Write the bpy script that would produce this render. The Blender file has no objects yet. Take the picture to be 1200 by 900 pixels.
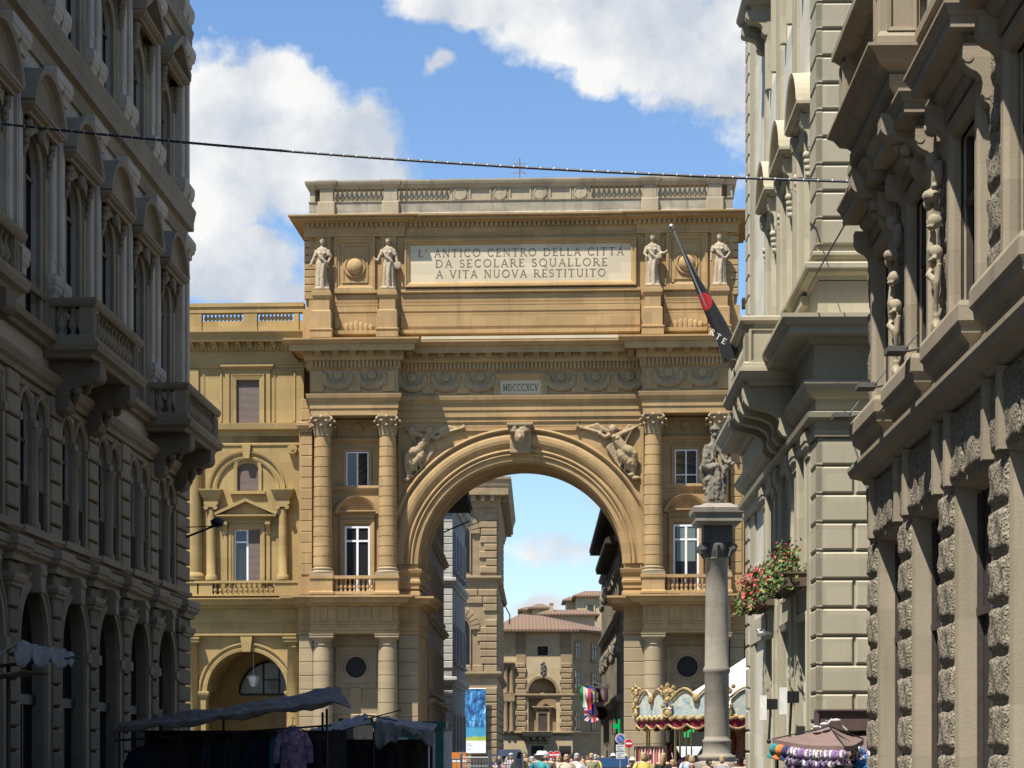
import bpy, bmesh, math, random
from mathutils import Vector, Matrix
from mathutils.geometry import tessellate_polygon
import numpy as np
random.seed(7)
PI = math.pi
F = 2650.0          # focal length in photo pixels (1200 wide)
HZ = 887.0          # horizon row
EYE = 1.7
COL = bpy.context.scene.collection

# ------------------------------------------------------------------ frames
class Frame:
    """A facade: local x along it, local -y out of it, z up."""
    def __init__(s, ox, oy, th):
        s.ox, s.oy, s.th = ox, oy, th
        s.c, s.s = math.cos(th), math.sin(th)
    def x(s, px, y=0.0):
        t = (px - 600.0) / F
        return (t * (s.oy + y * s.c) - s.ox + y * s.s) / (s.c - t * s.s)
    def depth(s, x, y=0.0):
        return s.oy + x * s.s + y * s.c
    def z(s, py, y=0.0, x=0.0):
        return EYE + (HZ - py) / F * s.depth(x, y)
    def world(s, x, y, z=0.0):
        return Vector((s.ox + x * s.c - y * s.s, s.oy + x * s.s + y * s.c, z))

def at(px, py, Y):
    return Vector(((px - 600.0) / F * Y, Y, EYE + (HZ - py) / F * Y))

# ------------------------------------------------------------------ objects
def tag(o, label=None, cat=None, group=None, kind=None):
    if label: o['label'] = label
    if cat: o['category'] = cat
    if group: o['group'] = group
    if kind: o['kind'] = kind
    return o

def thing(name, label, cat, loc=(0, 0, 0), rotz=0.0, group=None):
    o = bpy.data.objects.new(name, None)
    COL.objects.link(o)
    o.location = loc
    o.rotation_euler = (0, 0, rotz)
    return tag(o, label, cat, group)

def clone(o, parent=None, loc=None, rotz=None, scale=None):
    c = o.copy()
    COL.objects.link(c)
    c.parent = parent
    if loc is not None: c.location = loc
    if rotz is not None: c.rotation_euler = (0, 0, rotz)
    if scale is not None: c.scale = scale
    for ch in list(o.children):
        clone(ch, c)
    return c

def tint(o, m, slot=0):
    o.material_slots[slot].link = 'OBJECT'
    o.material_slots[slot].material = m

class MB:
    def __init__(s, mx=1):
        s.v, s.f, s.sm, s.mi = [], [], [], []
        s.mx = mx
        s.M = None
        s.m = 0
    def add(s, vs, fs, smooth=False, m=None):
        b = len(s.v)
        if s.M is not None:
            vs = [s.M @ Vector(p) for p in vs]
        s.v += [(p[0] * s.mx, p[1], p[2]) for p in vs]
        s.f += [tuple(i + b for i in f) for f in fs]
        s.sm += [smooth] * len(fs)
        s.mi += [s.m if m is None else m] * len(fs)
    def box(s, x0, x1, y0, y1, z0, z1):
        s.add([(x0, y0, z0), (x1, y0, z0), (x1, y1, z0), (x0, y1, z0), (x0, y0, z1), (x1, y0, z1), (x1, y1, z1), (x0, y1, z1)],
              [(0, 1, 2, 3), (4, 7, 6, 5), (0, 4, 5, 1), (1, 5, 6, 2), (2, 6, 7, 3), (3, 7, 4, 0)])
    def block(s, x0, x1, y0, y1, z0, z1, b=0.03):
        """box whose front (y0) edges are chamfered"""
        vs = [(x0, y1, z0), (x1, y1, z0), (x1, y1, z1), (x0, y1, z1),
              (x0, y0 + b, z0), (x1, y0 + b, z0), (x1, y0 + b, z1), (x0, y0 + b, z1),
              (x0 + b, y0, z0 + b), (x1 - b, y0, z0 + b), (x1 - b, y0, z1 - b), (x0 + b, y0, z1 - b)]
        fs = [(0, 1, 2, 3)]
        for k in range(4):
            j = (k + 1) % 4
            fs += [(k, j, 4 + j, 4 + k), (4 + k, 4 + j, 8 + j, 8 + k)]
        fs.append((8, 9, 10, 11))
        s.add(vs, fs)
    def obox(s, c, dx, dy, dz, M3=None):
        vs = [(a * dx, b * dy, e * dz) for e in (-1, 1) for a, b in ((-1, -1), (1, -1), (1, 1), (-1, 1))]
        if M3 is not None: vs = [M3 @ Vector(p) for p in vs]
        vs = [(p[0] + c[0], p[1] + c[1], p[2] + c[2]) for p in vs]
        s.add(vs, [(0, 1, 2, 3), (4, 7, 6, 5), (0, 4, 5, 1), (1, 5, 6, 2), (2, 6, 7, 3), (3, 7, 4, 0)])
    def poly_y(s, outer, holes, y0, y1, back=True, edge=True, front=True):
        """outline in (x,z), holes cut through, between y0 (front) and y1"""
        loops = [outer] + list(holes)
        flat = [p for l in loops for p in l]
        tris = tessellate_polygon([[Vector((p[0], p[1], 0)) for p in l] for l in loops])
        n = len(flat)
        vs = [(p[0], y0, p[1]) for p in flat] + [(p[0], y1, p[1]) for p in flat]
        fs = []
        for t in tris:
            if front: fs.append((t[0], t[1], t[2]))
            if back: fs.append((t[2] + n, t[1] + n, t[0] + n))
        b = 0
        for li, l in enumerate(loops):
            k = len(l)
            if li > 0 or edge:
                for i in range(k):
                    j = (i + 1) % k
                    fs.append((b + i, b + j, b + j + n, b + i + n))
            b += k
        s.add(vs, fs)
    def poly_x(s, poly, x0, x1):
        """outline in (y,z) extruded along x"""
        n = len(poly)
        tris = tessellate_polygon([[Vector((p[0], p[1], 0)) for p in poly]])
        vs = [(x0, p[0], p[1]) for p in poly] + [(x1, p[0], p[1]) for p in poly]
        fs = [tuple(t) for t in tris] + [tuple(i + n for i in t) for t in tris]
        fs += [(i, (i + 1) % n, (i + 1) % n + n, i + n) for i in range(n)]
        s.add(vs, fs)
    def sweep(s, path, prof, caps=True, closed=False):
        """plan path [(x,y)], profile [(out,z)]; out is to the right of travel"""
        n = len(path)
        offs = []
        for i in range(n):
            if closed:
                a, b, c = path[i - 1], path[i], path[(i + 1) % n]
            else:
                a, b, c = path[max(i - 1, 0)], path[i], path[min(i + 1, n - 1)]
            d1 = Vector((b[0] - a[0], b[1] - a[1])); d2 = Vector((c[0] - b[0], c[1] - b[1]))
            if d1.length < 1e-9: d1 = d2
            if d2.length < 1e-9: d2 = d1
            d1.normalize(); d2.normalize()
            n1 = Vector((d1.y, -d1.x)); n2 = Vector((d2.y, -d2.x))
            m = n1 + n2
            m = m / max(m.dot(n1), 0.15)
            offs.append(m)
        k = len(prof)
        vs = [(path[i][0] + offs[i].x * p, path[i][1] + offs[i].y * p, z) for i in range(n) for p, z in prof]
        fs = []
        for i in range(n if closed else n - 1):
            j = (i + 1) % n
            for q in range(k - 1):
                fs.append((i * k + q, j * k + q, j * k + q + 1, i * k + q + 1))
        if caps and not closed:
            tris = tessellate_polygon([[Vector((p, z, 0)) for p, z in prof]])
            fs += [tuple(t) for t in tris] + [tuple(i + (n - 1) * k for i in t) for t in tris]
        s.add(vs, fs)
    def frame(s, x0, x1, z0, z1, prof, closed=True, arch=None, seg=16):
        """moulding round an opening: prof [(out,y)]; arch = springing z (round head to z1) ; closed False leaves the foot open"""
        if arch is not None:
            r = (x1 - x0) / 2; cx = (x0 + x1) / 2
            path = [(x1, z0)] + [(cx + r * math.cos(PI * i / seg), arch + r * math.sin(PI * i / seg)) for i in range(seg + 1)] + [(x0, z0)]
        else:
            path = [(x1, z0), (x1, z1), (x0, z1), (x0, z0)]
        t = MB()
        t.sweep(path, prof, caps=True, closed=closed)
        s.add([(p[0], p[2], p[1]) for p in t.v], t.f)
    def lathe(s, prof, cx=0, cy=0, seg=20, smooth=True, a0=0.0, a1=2 * PI, sx=1, sy=1):
        full = abs(a1 - a0 - 2 * PI) < 1e-6
        n = seg if full else seg + 1
        k = len(prof)
        vs = []
        for i in range(n):
            a = a0 + (a1 - a0) * i / seg
            ca, sa = math.cos(a), math.sin(a)
            vs += [(cx + r * ca * sx, cy + r * sa * sy, z) for r, z in prof]
        fs = []
        for i in range(seg):
            j = (i + 1) % n
            for q in range(k - 1):
                fs.append((i * k + q, j * k + q, j * k + q + 1, i * k + q + 1))
        s.add(vs, fs, smooth)
        if full:
            for q in (0, k - 1):
                if prof[q][0] > 1e-4:
                    s.add([(cx + prof[q][0] * math.cos(a0 + 2 * PI * i / seg) * sx, cy + prof[q][0] * math.sin(a0 + 2 * PI * i / seg) * sy, prof[q][1]) for i in range(seg)], [tuple(range(seg))])
    def archring(s, cx, zc, prof, a0=0.0, a1=PI, seg=48, smooth=False, caps=True):
        k = len(prof)
        vs = []
        for i in range(seg + 1):
            a = a0 + (a1 - a0) * i / seg
            vs += [(cx + r * math.cos(a), y, zc + r * math.sin(a)) for r, y in prof]
        fs = [(i * k + q, (i + 1) * k + q, (i + 1) * k + q + 1, i * k + q + 1) for i in range(seg) for q in range(k - 1)]
        s.add(vs, fs, smooth)
        if caps:
            tris = tessellate_polygon([[Vector((p, z, 0)) for p, z in prof]])
            for o in (0, seg):
                b = vs[o * k:(o + 1) * k]
                s.add(b, [tuple(t) for t in tris])
    def tube(s, pts, rad, seg=8, smooth=True, flat=1.0):
        pts = [Vector(p) for p in pts]
        n = len(pts)
        if not hasattr(rad, '__len__'): rad = [rad] * n
        vs = []
        up = None
        for i in range(n):
            d = (pts[min(i + 1, n - 1)] - pts[max(i - 1, 0)])
            if d.length < 1e-9: d = Vector((0, 0, 1))
            d.normalize()
            if up is None:
                up = Vector((0, 1, 0)) if abs(d.y) < 0.8 else Vector((1, 0, 0))
            u = d.cross(up)
            if u.length < 1e-6: u = d.orthogonal()
            u.normalize(); w = u.cross(d).normalized(); up = w
            for k in range(seg):
                a = 2 * PI * k / seg
                vs.append(pts[i] + u * (math.cos(a) * rad[i]) + w * (math.sin(a) * rad[i] * flat))
        fs = [(i * seg + k, i * seg + (k + 1) % seg, (i + 1) * seg + (k + 1) % seg, (i + 1) * seg + k) for i in range(n - 1) for k in range(seg)]
        s.add(vs, fs, smooth)
        s.add([vs[k] for k in range(seg)], [tuple(range(seg))], smooth)
        s.add([vs[(n - 1) * seg + k] for k in range(seg)], [tuple(range(seg))], smooth)
    def ball(s, c, r, seg=10, rings=7, M3=None):
        if not hasattr(r, '__len__'): r = (r, r, r)
        vs = [(0, 0, -1)]
        for i in range(1, rings):
            t = -PI / 2 + PI * i / rings
            for k in range(seg):
                a = 2 * PI * k / seg
                vs.append((math.cos(t) * math.cos(a), math.cos(t) * math.sin(a), math.sin(t)))
        vs.append((0, 0, 1))
        fs = [(0, 1 + (k + 1) % seg, 1 + k) for k in range(seg)]
        for i in range(rings - 2):
            for k in range(seg):
                a = 1 + i * seg + k; b = 1 + i * seg + (k + 1) % seg
                fs.append((a, b, b + seg, a + seg))
        l = len(vs) - 1; o = 1 + (rings - 2) * seg
        fs += [(l, o + k, o + (k + 1) % seg) for k in range(seg)]
        out = []
        for p in vs:
            q = Vector((p[0] * r[0], p[1] * r[1], p[2] * r[2]))
            if M3 is not None: q = M3 @ q
            out.append((q[0] + c[0], q[1] + c[1], q[2] + c[2]))
        s.add(out, fs, True)
    def loft(s, rings, seg=24, smooth=True):
        """rings: (cx,cy,z,rx,ry,fold_amp,fold_n,phase)"""
        vs = []
        for (cx, cy, z, rx, ry, fa, fn, ph) in rings:
            for k in range(seg):
                a = 2 * PI * k / seg
                w = 1 + fa * math.cos(fn * a + ph) + fa * 0.5 * math.cos((fn + 3) * a + ph * 2.1)
                vs.append((cx + rx * w * math.cos(a), cy + ry * w * math.sin(a), z))
        n = len(rings)
        fs = [(i * seg + k, i * seg + (k + 1) % seg, (i + 1) * seg + (k + 1) % seg, (i + 1) * seg + k) for i in range(n - 1) for k in range(seg)]
        fs += [tuple(range(seg)), tuple((n - 1) * seg + k for k in range(seg))]
        s.add(vs, fs, smooth)
    def grid(s, fn, nu, nv, smooth=True):
        vs = [fn(i / nu, j / nv) for j in range(nv + 1) for i in range(nu + 1)]
        w = nu + 1
        fs = [(j * w + i, j * w + i + 1, (j + 1) * w + i + 1, (j + 1) * w + i) for j in range(nv) for i in range(nu)]
        s.add(vs, fs, smooth)
    def mesh(s, name, mats):
        me = bpy.data.meshes.new(name)
        me.from_pydata(s.v, [], s.f)
        me.polygons.foreach_set('use_smooth', s.sm)
        me.polygons.foreach_set('material_index', s.mi)
        if not isinstance(mats, (list, tuple)): mats = [mats]
        for m in mats: me.materials.append(m)
        bm = bmesh.new(); bm.from_mesh(me)
        bmesh.ops.recalc_face_normals(bm, faces=bm.faces)
        bm.to_mesh(me); bm.free()
        me.update()
        return me
    def build(s, name, mats, parent=None, loc=None, rotz=None):
        o = bpy.data.objects.new(name, s.mesh(name, mats))
        COL.objects.link(o)
        if parent is not None: o.parent = parent
        if loc is not None: o.location = loc
        if rotz is not None: o.rotation_euler = (0, 0, rotz)
        return o
    def sculpt(s, name, mats, parent=None, loc=None, voxel=0.04, smooth=2, rotz=None, rough=0.0):
        """fuse all pieces into one continuous skin"""
        o = s.build(name, mats, parent, loc, rotz)
        m = o.modifiers.new('r', 'REMESH'); m.mode = 'VOXEL'; m.voxel_size = voxel; m.use_smooth_shade = True
        if smooth:
            k = o.modifiers.new('s', 'SMOOTH'); k.iterations = smooth; k.factor = 0.5
        dg = bpy.context.evaluated_depsgraph_get()
        me = bpy.data.meshes.new_from_object(o.evaluated_get(dg))
        me.name = name
        if not me.materials:
            for q in (mats if isinstance(mats, (list, tuple)) else [mats]): me.materials.append(q)
        old = o.data
        o.modifiers.clear()
        o.data = me
        if rough:
            from mathutils import noise as mn
            for vt in me.vertices:
                vt.co += vt.normal * rough * (mn.noise(vt.co * 9) + .7 * mn.noise(vt.co * 21))
        bpy.data.meshes.remove(old)
        return o

# ------------------------------------------------------------------ materials
def nodes_of(name):
    m = bpy.data.materials.new(name); m.use_nodes = True
    nt = m.node_tree
    b = nt.nodes['Principled BSDF']
    return m, nt, b

def N(nt, t, **kw):
    n = nt.nodes.new(t)
    for k, v in kw.items():
        if k.startswith('i_'):
            n.inputs[k[2:].replace('_', ' ')].default_value = v
        else:
            setattr(n, k, v)
    return n

def noise(nt, vec, scale, detail=4, rough=0.6):
    n = N(nt, 'ShaderNodeTexNoise'); n.inputs['Scale'].default_value = scale
    n.inputs['Detail'].default_value = detail; n.inputs['Roughness'].default_value = rough
    nt.links.new(vec, n.inputs['Vector'])
    return n.outputs['Fac']

def mrange(nt, v, a, b, c=0.0, d=1.0):
    n = N(nt, 'ShaderNodeMapRange'); n.clamp = True
    for i, q in zip((1, 2, 3, 4), (a, b, c, d)): n.inputs[i].default_value = q
    nt.links.new(v, n.inputs[0])
    return n.outputs[0]

def mixc(nt, fac, a, b, mode='MIX'):
    n = N(nt, 'ShaderNodeMix', data_type='RGBA', blend_type=mode)
    for sock, v in ((n.inputs[0], fac), (n.inputs[6], a), (n.inputs[7], b)):
        if hasattr(v, 'is_linked') or hasattr(v, 'links'): nt.links.new(v, sock)
        elif isinstance(v, (int, float)): sock.default_value = v
        else: sock.default_value = (*v, 1)
    return n.outputs[2]

def math_n(nt, op, a, b=None):
    n = N(nt, 'ShaderNodeMath', operation=op)
    for i, v in enumerate((a, b)):
        if v is None: continue
        if hasattr(v, 'links'): nt.links.new(v, n.inputs[i])
        else: n.inputs[i].default_value = v
    return n.outputs[0]

def vmul(nt, vec, xyz):
    n = N(nt, 'ShaderNodeVectorMath', operation='MULTIPLY')
    nt.links.new(vec, n.inputs[0]); n.inputs[1].default_value = xyz
    return n.outputs[0]

def block_tone(nt, pos):
    sp = N(nt, 'ShaderNodeSeparateXYZ'); nt.links.new(pos, sp.inputs[0])
    cb = N(nt, 'ShaderNodeCombineXYZ'); nt.links.new(math_n(nt, 'ADD', sp.outputs[0], sp.outputs[1]), cb.inputs[0]); nt.links.new(sp.outputs[2], cb.inputs[1])
    br = N(nt, 'ShaderNodeTexBrick'); nt.links.new(cb.outputs[0], br.inputs['Vector'])
    for k, v in (('Scale', 1.0), ('Mortar Size', 0.0), ('Brick Width', 1.25), ('Row Height', .57)): br.inputs[k].default_value = v
    br.inputs['Color1'].default_value = (0, 0, 0, 1); br.inputs['Color2'].default_value = (1, 1, 1, 1)
    return br.outputs['Color']

def stone(name, c, c2=None, grime=None, gf=0.5, var=0.6, fine=9.0, bump=0.25, rough=0.85, streak=0.35, bscale=28.0, bdist=0.02, patch=0.45, blocks=.3):
    """weathered stone / stucco: blotches, fine grain, rain streaks"""
    m, nt, b = nodes_of(name)
    tc = N(nt, 'ShaderNodeTexCoord').outputs['Object']
    geo = N(nt, 'ShaderNodeNewGeometry')
    pos = geo.outputs['Position']
    c2 = c2 or tuple(x * 0.78 for x in c)
    grime = grime or tuple(x * 0.45 for x in c)
    f1 = mrange(nt, noise(nt, pos, patch, 5, 0.65), 0.35, 0.68)
    col = mixc(nt, math_n(nt, 'MULTIPLY', f1, var), c, c2)
    f2 = mrange(nt, noise(nt, pos, fine, 5, 0.7), 0.3, 0.75, 0.0, 0.3)
    col = mixc(nt, f2, col, tuple(x * 1.18 for x in c))
    st = mrange(nt, noise(nt, vmul(nt, pos, (1.6, 1.6, 0.16)), 1.4, 5, 0.7), 0.52, 0.78, 0.0, streak)
    col = mixc(nt, st, col, grime)
    if blocks:                                   # each course and block a slightly different tone
        col = mixc(nt, math_n(nt, 'MULTIPLY', block_tone(nt, pos), blocks), col, tuple(x * .5 for x in c2))
    sp = mrange(nt, noise(nt, pos, 3.1, 6, 0.75), 0.6, 0.82, 0.0, gf * 0.6)
    col = mixc(nt, sp, col, grime)
    nt.links.new(col, b.inputs['Base Color'])
    b.inputs['Roughness'].default_value = rough
    b.inputs['Specular IOR Level'].default_value = 0.25
    bp = N(nt, 'ShaderNodeBump'); bp.inputs['Strength'].default_value = bump; bp.inputs['Distance'].default_value = bdist
    nt.links.new(noise(nt, pos, bscale, 5, 0.7), bp.inputs['Height'])
    nt.links.new(bp.outputs[0], b.inputs['Normal'])
    return m

def plain(name, c, rough=0.6, metal=0.0, var=0.12, scale=6.0, spec=0.4, bump=0.0):
    m, nt, b = nodes_of(name)
    pos = N(nt, 'ShaderNodeTexCoord').outputs['Object']
    f = mrange(nt, noise(nt, pos, scale, 4, 0.6), 0.3, 0.7)
    col = mixc(nt, f, tuple(x * (1 - var) for x in c), tuple(min(1, x * (1 + var)) for x in c))
    nt.links.new(col, b.inputs['Base Color'])
    b.inputs['Roughness'].default_value = rough; b.inputs['Metallic'].default_value = metal
    b.inputs['Specular IOR Level'].default_value = spec
    if bump:
        bp = N(nt, 'ShaderNodeBump'); bp.inputs['Strength'].default_value = bump; bp.inputs['Distance'].default_value = 0.02
        nt.links.new(noise(nt, pos, scale * 4, 4, 0.6), bp.inputs['Height']); nt.links.new(bp.outputs[0], b.inputs['Normal'])
    return m

def glass(name, c=(0.02, 0.022, 0.025), rough=0.06):
    m, nt, b = nodes_of(name)
    b.inputs['Base Color'].default_value = (*c, 1); b.inputs['Roughness'].default_value = rough
    b.inputs['Specular IOR Level'].default_value = 0.7
    pos = N(nt, 'ShaderNodeNewGeometry').outputs['Position']
    bp = N(nt, 'ShaderNodeBump'); bp.inputs['Strength'].default_value = 0.06; bp.inputs['Distance'].default_value = 0.05
    nt.links.new(noise(nt, pos, 1.3, 2, 0.5), bp.inputs['Height']); nt.links.new(bp.outputs[0], b.inputs['Normal'])
    return m

M = {}
M['ochre'] = stone('ochre_stone', (0.425, 0.28, 0.128), (0.335, 0.215, 0.096), (0.125, 0.095, 0.06), gf=0.5, streak=0.5, var=0.8)
M['ochre_wing'] = stone('ochre_stucco', (0.385, 0.27, 0.112), (0.315, 0.217, 0.089), (0.145, 0.107, 0.06), gf=0.35, streak=0.4, var=0.75)
M['ochre_low'] = stone('pale_brown_stone', (0.37, 0.285, 0.17), (0.31, 0.235, 0.14), (0.16, 0.13, 0.09), gf=0.35, streak=0.3)
M['carve'] = stone('carved_brown_stone', (0.36, 0.265, 0.145), (0.28, 0.205, 0.12), (0.11, 0.085, 0.06), gf=0.5)
M['weathered'] = stone('weathered_parapet_stone', (0.42, 0.345, 0.225), (0.32, 0.265, 0.18), (0.10, 0.095, 0.08), gf=1.0, streak=0.6, var=0.8, patch=0.9)
M['lichen'] = stone('lichen_stained_stone', (0.38, 0.335, 0.25), (0.20, 0.18, 0.135), (0.07, 0.065, 0.055), gf=1.3, streak=0.7, var=1.0, patch=1.3)
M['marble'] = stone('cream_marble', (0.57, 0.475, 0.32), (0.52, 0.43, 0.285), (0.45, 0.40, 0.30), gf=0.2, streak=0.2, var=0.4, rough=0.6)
M['statue'] = stone('pale_statue_stone', (0.42, 0.335, 0.225), (0.34, 0.27, 0.18), (0.10, 0.08, 0.06), gf=0.6, streak=0.45)
M['letter'] = plain('dark_letter_paint', (0.15, 0.12, 0.09), 0.7)
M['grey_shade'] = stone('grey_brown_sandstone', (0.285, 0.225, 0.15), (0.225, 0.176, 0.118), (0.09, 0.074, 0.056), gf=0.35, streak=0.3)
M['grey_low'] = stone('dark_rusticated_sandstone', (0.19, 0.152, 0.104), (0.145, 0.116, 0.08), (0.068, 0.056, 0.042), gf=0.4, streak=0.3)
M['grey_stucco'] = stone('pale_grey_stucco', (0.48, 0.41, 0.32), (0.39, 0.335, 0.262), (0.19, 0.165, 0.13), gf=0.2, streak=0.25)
M['green'] = stone('grey_green_stone', (0.45, 0.405, 0.292), (0.395, 0.352, 0.255), (0.23, 0.2, 0.145), gf=0.3, streak=0.3, var=0.7, bump=0.12)
M['green_pale'] = stone('cream_stucco', (0.66, 0.63, 0.52), (0.62, 0.59, 0.48), (0.4, 0.38, 0.3), gf=0.1, streak=0.12, var=0.4, bump=0.1)
M['brown'] = stone('brown_smooth_sandstone', (0.335, 0.282, 0.20), (0.275, 0.228, 0.162), (0.11, 0.092, 0.07), gf=0.5, streak=0.4)
M['buff'] = stone('rough_buff_stone', (0.34, 0.245, 0.14), (0.26, 0.19, 0.108), (0.12, 0.09, 0.058), gf=0.9, streak=0.5, bump=.6)
M['buff_wall'] = stone('tan_house_stucco', (0.31, 0.225, 0.13), (0.26, 0.185, 0.105), (0.14, 0.105, 0.065), gf=0.3, streak=0.3)
M['cream_wall'] = stone('cream_house_stucco', (0.50, 0.39, 0.235), (0.44, 0.34, 0.2), (0.26, 0.2, 0.12), gf=0.2, streak=0.2)
M['white_stone'] = stone('pale_grey_stone', (0.48, 0.46, 0.41), (0.42, 0.40, 0.36), (0.2, 0.19, 0.17), gf=0.3, streak=0.3)
M['granite'] = stone('grey_granite', (0.33, 0.29, 0.225), (0.235, 0.205, 0.16), (0.10, 0.09, 0.07), gf=1.2, fine=14, streak=0.6, bump=.6, var=1.0, patch=1.6)
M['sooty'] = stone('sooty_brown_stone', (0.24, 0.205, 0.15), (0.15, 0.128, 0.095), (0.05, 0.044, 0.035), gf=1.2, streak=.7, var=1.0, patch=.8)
M['dark_stone'] = stone('dark_weathered_stone', (0.12, 0.115, 0.105), (0.09, 0.087, 0.08), (0.04, 0.04, 0.038), gf=0.5, streak=0.4)
M['old_statue'] = stone('weathered_grey_statue_stone', (0.235, 0.205, 0.155), (0.155, 0.138, 0.108), (0.045, 0.042, 0.036), gf=1.2, streak=0.6, var=0.9, patch=2.0)
M['glass'] = glass('dark_window_glass')
M['glass_dim'] = glass('unlit_window_glass', (0.008, 0.008, 0.009), 0.25)
M['glass_dim'].node_tree.nodes['Principled BSDF'].inputs['Specular IOR Level'].default_value = .2
M['glass_sky'] = glass('pale_window_glass', (0.16, 0.19, 0.19), 0.12)
M['white_frame'] = plain('white_window_paint', (0.78, 0.78, 0.76), 0.45, var=0.04)
M['wood_dark'] = plain('dark_brown_wood', (0.055, 0.042, 0.034), 0.7, var=0.25)
M['iron'] = plain('dark_iron', (0.03, 0.03, 0.032), 0.5, 0.6)
M['steel'] = plain('galvanised_steel', (0.45, 0.46, 0.47), 0.4, 0.7)
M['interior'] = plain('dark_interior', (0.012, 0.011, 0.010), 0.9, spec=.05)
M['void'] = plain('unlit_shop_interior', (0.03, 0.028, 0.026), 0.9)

def shutter_mat(name, c):
    m, nt, b = nodes_of(name)
    pos = N(nt, 'ShaderNodeTexCoord').outputs['Object']
    w = N(nt, 'ShaderNodeTexWave', wave_type='BANDS', bands_direction='Z'); w.inputs['Scale'].default_value = 5.0
    nt.links.new(pos, w.inputs['Vector'])
    col = mixc(nt, mrange(nt, w.outputs['Fac'], 0.2, 0.6), tuple(x * 0.6 for x in c), c)
    col = mixc(nt, mrange(nt, noise(nt, pos, 3, 4), 0.3, 0.7, 0, 0.3), col, tuple(x * 1.4 for x in c))
    nt.links.new(col, b.inputs['Base Color']); b.inputs['Roughness'].default_value = 0.75
    bp = N(nt, 'ShaderNodeBump'); bp.inputs['Strength'].default_value = 0.5; bp.inputs['Distance'].default_value = 0.03
    nt.links.new(w.outputs['Fac'], bp.inputs['Height']); nt.links.new(bp.outputs[0], b.inputs['Normal'])
    return m
M['shutter'] = shutter_mat('brown_louvred_shutter', (0.145, 0.105, 0.085))

def rough_mat(name):
    """vermiculated rock-faced stone: deep pits"""
    m, nt, b = nodes_of(name)
    pos = N(nt, 'ShaderNodeNewGeometry').outputs['Position']
    v = N(nt, 'ShaderNodeTexVoronoi', feature='F1'); v.inputs['Scale'].default_value = 24.0
    wn = N(nt, 'ShaderNodeTexNoise'); wn.inputs['Scale'].default_value = 9.0; wn.inputs['Detail'].default_value = 3
    nt.links.new(pos, wn.inputs['Vector'])
    ad = N(nt, 'ShaderNodeVectorMath', operation='MULTIPLY_ADD')
    nt.links.new(wn.outputs['Color'], ad.inputs[0]); ad.inputs[1].default_value = (0.12, 0.12, 0.12); nt.links.new(pos, ad.inputs[2])
    nt.links.new(ad.outputs[0], v.inputs['Vector'])
    h = math_n(nt, 'ADD', noise(nt, pos, 30, 3, 0.55), math_n(nt, 'MULTIPLY', v.outputs['Distance'], .35))
    pit = mrange(nt, h, 0.45, 0.78)
    c1 = mixc(nt, mrange(nt, noise(nt, pos, 0.7, 4), 0.35, 0.65), (0.42, 0.365, 0.275), (0.33, 0.285, 0.215))
    c1 = mixc(nt, math_n(nt, 'MULTIPLY', block_tone(nt, pos), .35), c1, (.24, .2, .145))
    col = mixc(nt, pit, (0.17, 0.14, 0.104), c1)
    nt.links.new(col, b.inputs['Base Color']); b.inputs['Roughness'].default_value = 0.9
    b.inputs['Specular IOR Level'].default_value = 0.2
    bp = N(nt, 'ShaderNodeBump'); bp.inputs['Strength'].default_value = 1.0; bp.inputs['Distance'].default_value = 0.035
    nt.links.new(pit, bp.inputs['Height']); nt.links.new(bp.outputs[0], b.inputs['Normal'])
    return m
M['rough'] = rough_mat('vermiculated_stone')

def tile_mat(name):
    m, nt, b = nodes_of(name)
    pos = N(nt, 'ShaderNodeTexCoord').outputs['Object']
    w = N(nt, 'ShaderNodeTexWave', wave_type='BANDS', bands_direction='X'); w.inputs['Scale'].default_value = .75; w.inputs['Distortion'].default_value = 0.6
    nt.links.new(pos, w.inputs['Vector'])
    col = mixc(nt, mrange(nt, noise(nt, pos, 2.2, 6, 0.75), 0.3, 0.7), (0.19, 0.10, 0.06), (0.17, 0.12, 0.078))
    col = mixc(nt, mrange(nt, w.outputs['Fac'], 0.0, 0.4, 0.55, 0.0), col, (0.13, 0.075, 0.05))
    nt.links.new(col, b.inputs['Base Color']); b.inputs['Roughness'].default_value = 0.9
    bp = N(nt, 'ShaderNodeBump'); bp.inputs['Strength'].default_value = 0.7; bp.inputs['Distance'].default_value = 0.08
    nt.links.new(w.outputs['Fac'], bp.inputs['Height']); nt.links.new(bp.outputs[0], b.inputs['Normal'])
    return m
M['tile'] = tile_mat('terracotta_roof_tile')

# ------------------------------------------------------------------ shared shapes
def baluster_prof(h, r):
    return [(r * 0.75, 0), (r * 0.75, h * 0.07), (r * 0.45, h * 0.1), (r * 0.5, h * 0.16), (r * 0.95, h * 0.32), (r, h * 0.4), (r * 0.72, h * 0.55), (r * 0.4, h * 0.75),
            (r * 0.38, h * 0.84), (r * 0.6, h * 0.88), (r * 0.5, h * 0.92), (r * 0.72, h * 0.94), (r * 0.72, h)]

def balusters(mb, x0, x1, y, z0, z1, n, r, seg=10):
    for i in range(n):
        x = x0 + (x1 - x0) * (i + 0.5) / n
        mb.lathe([(a, z0 + b) for a, b in baluster_prof(z1 - z0, r)], x, y, seg)

def cornice_prof(z0, z1, p, back=0.05):
    h = z1 - z0
    return [(-back, z0), (0.10 * p, z0), (0.14 * p, z0 + .10 * h), (0.24 * p, z0 + .22 * h), (0.26 * p, z0 + .36 * h), (0.80 * p, z0 + .40 * h),
            (0.80 * p, z0 + .66 * h), (0.84 * p, z0 + .68 * h), (0.90 * p, z0 + .80 * h), (0.98 * p, z0 + .90 * h), (p, z0 + .92 * h), (p, z1), (-back, z1)]

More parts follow.
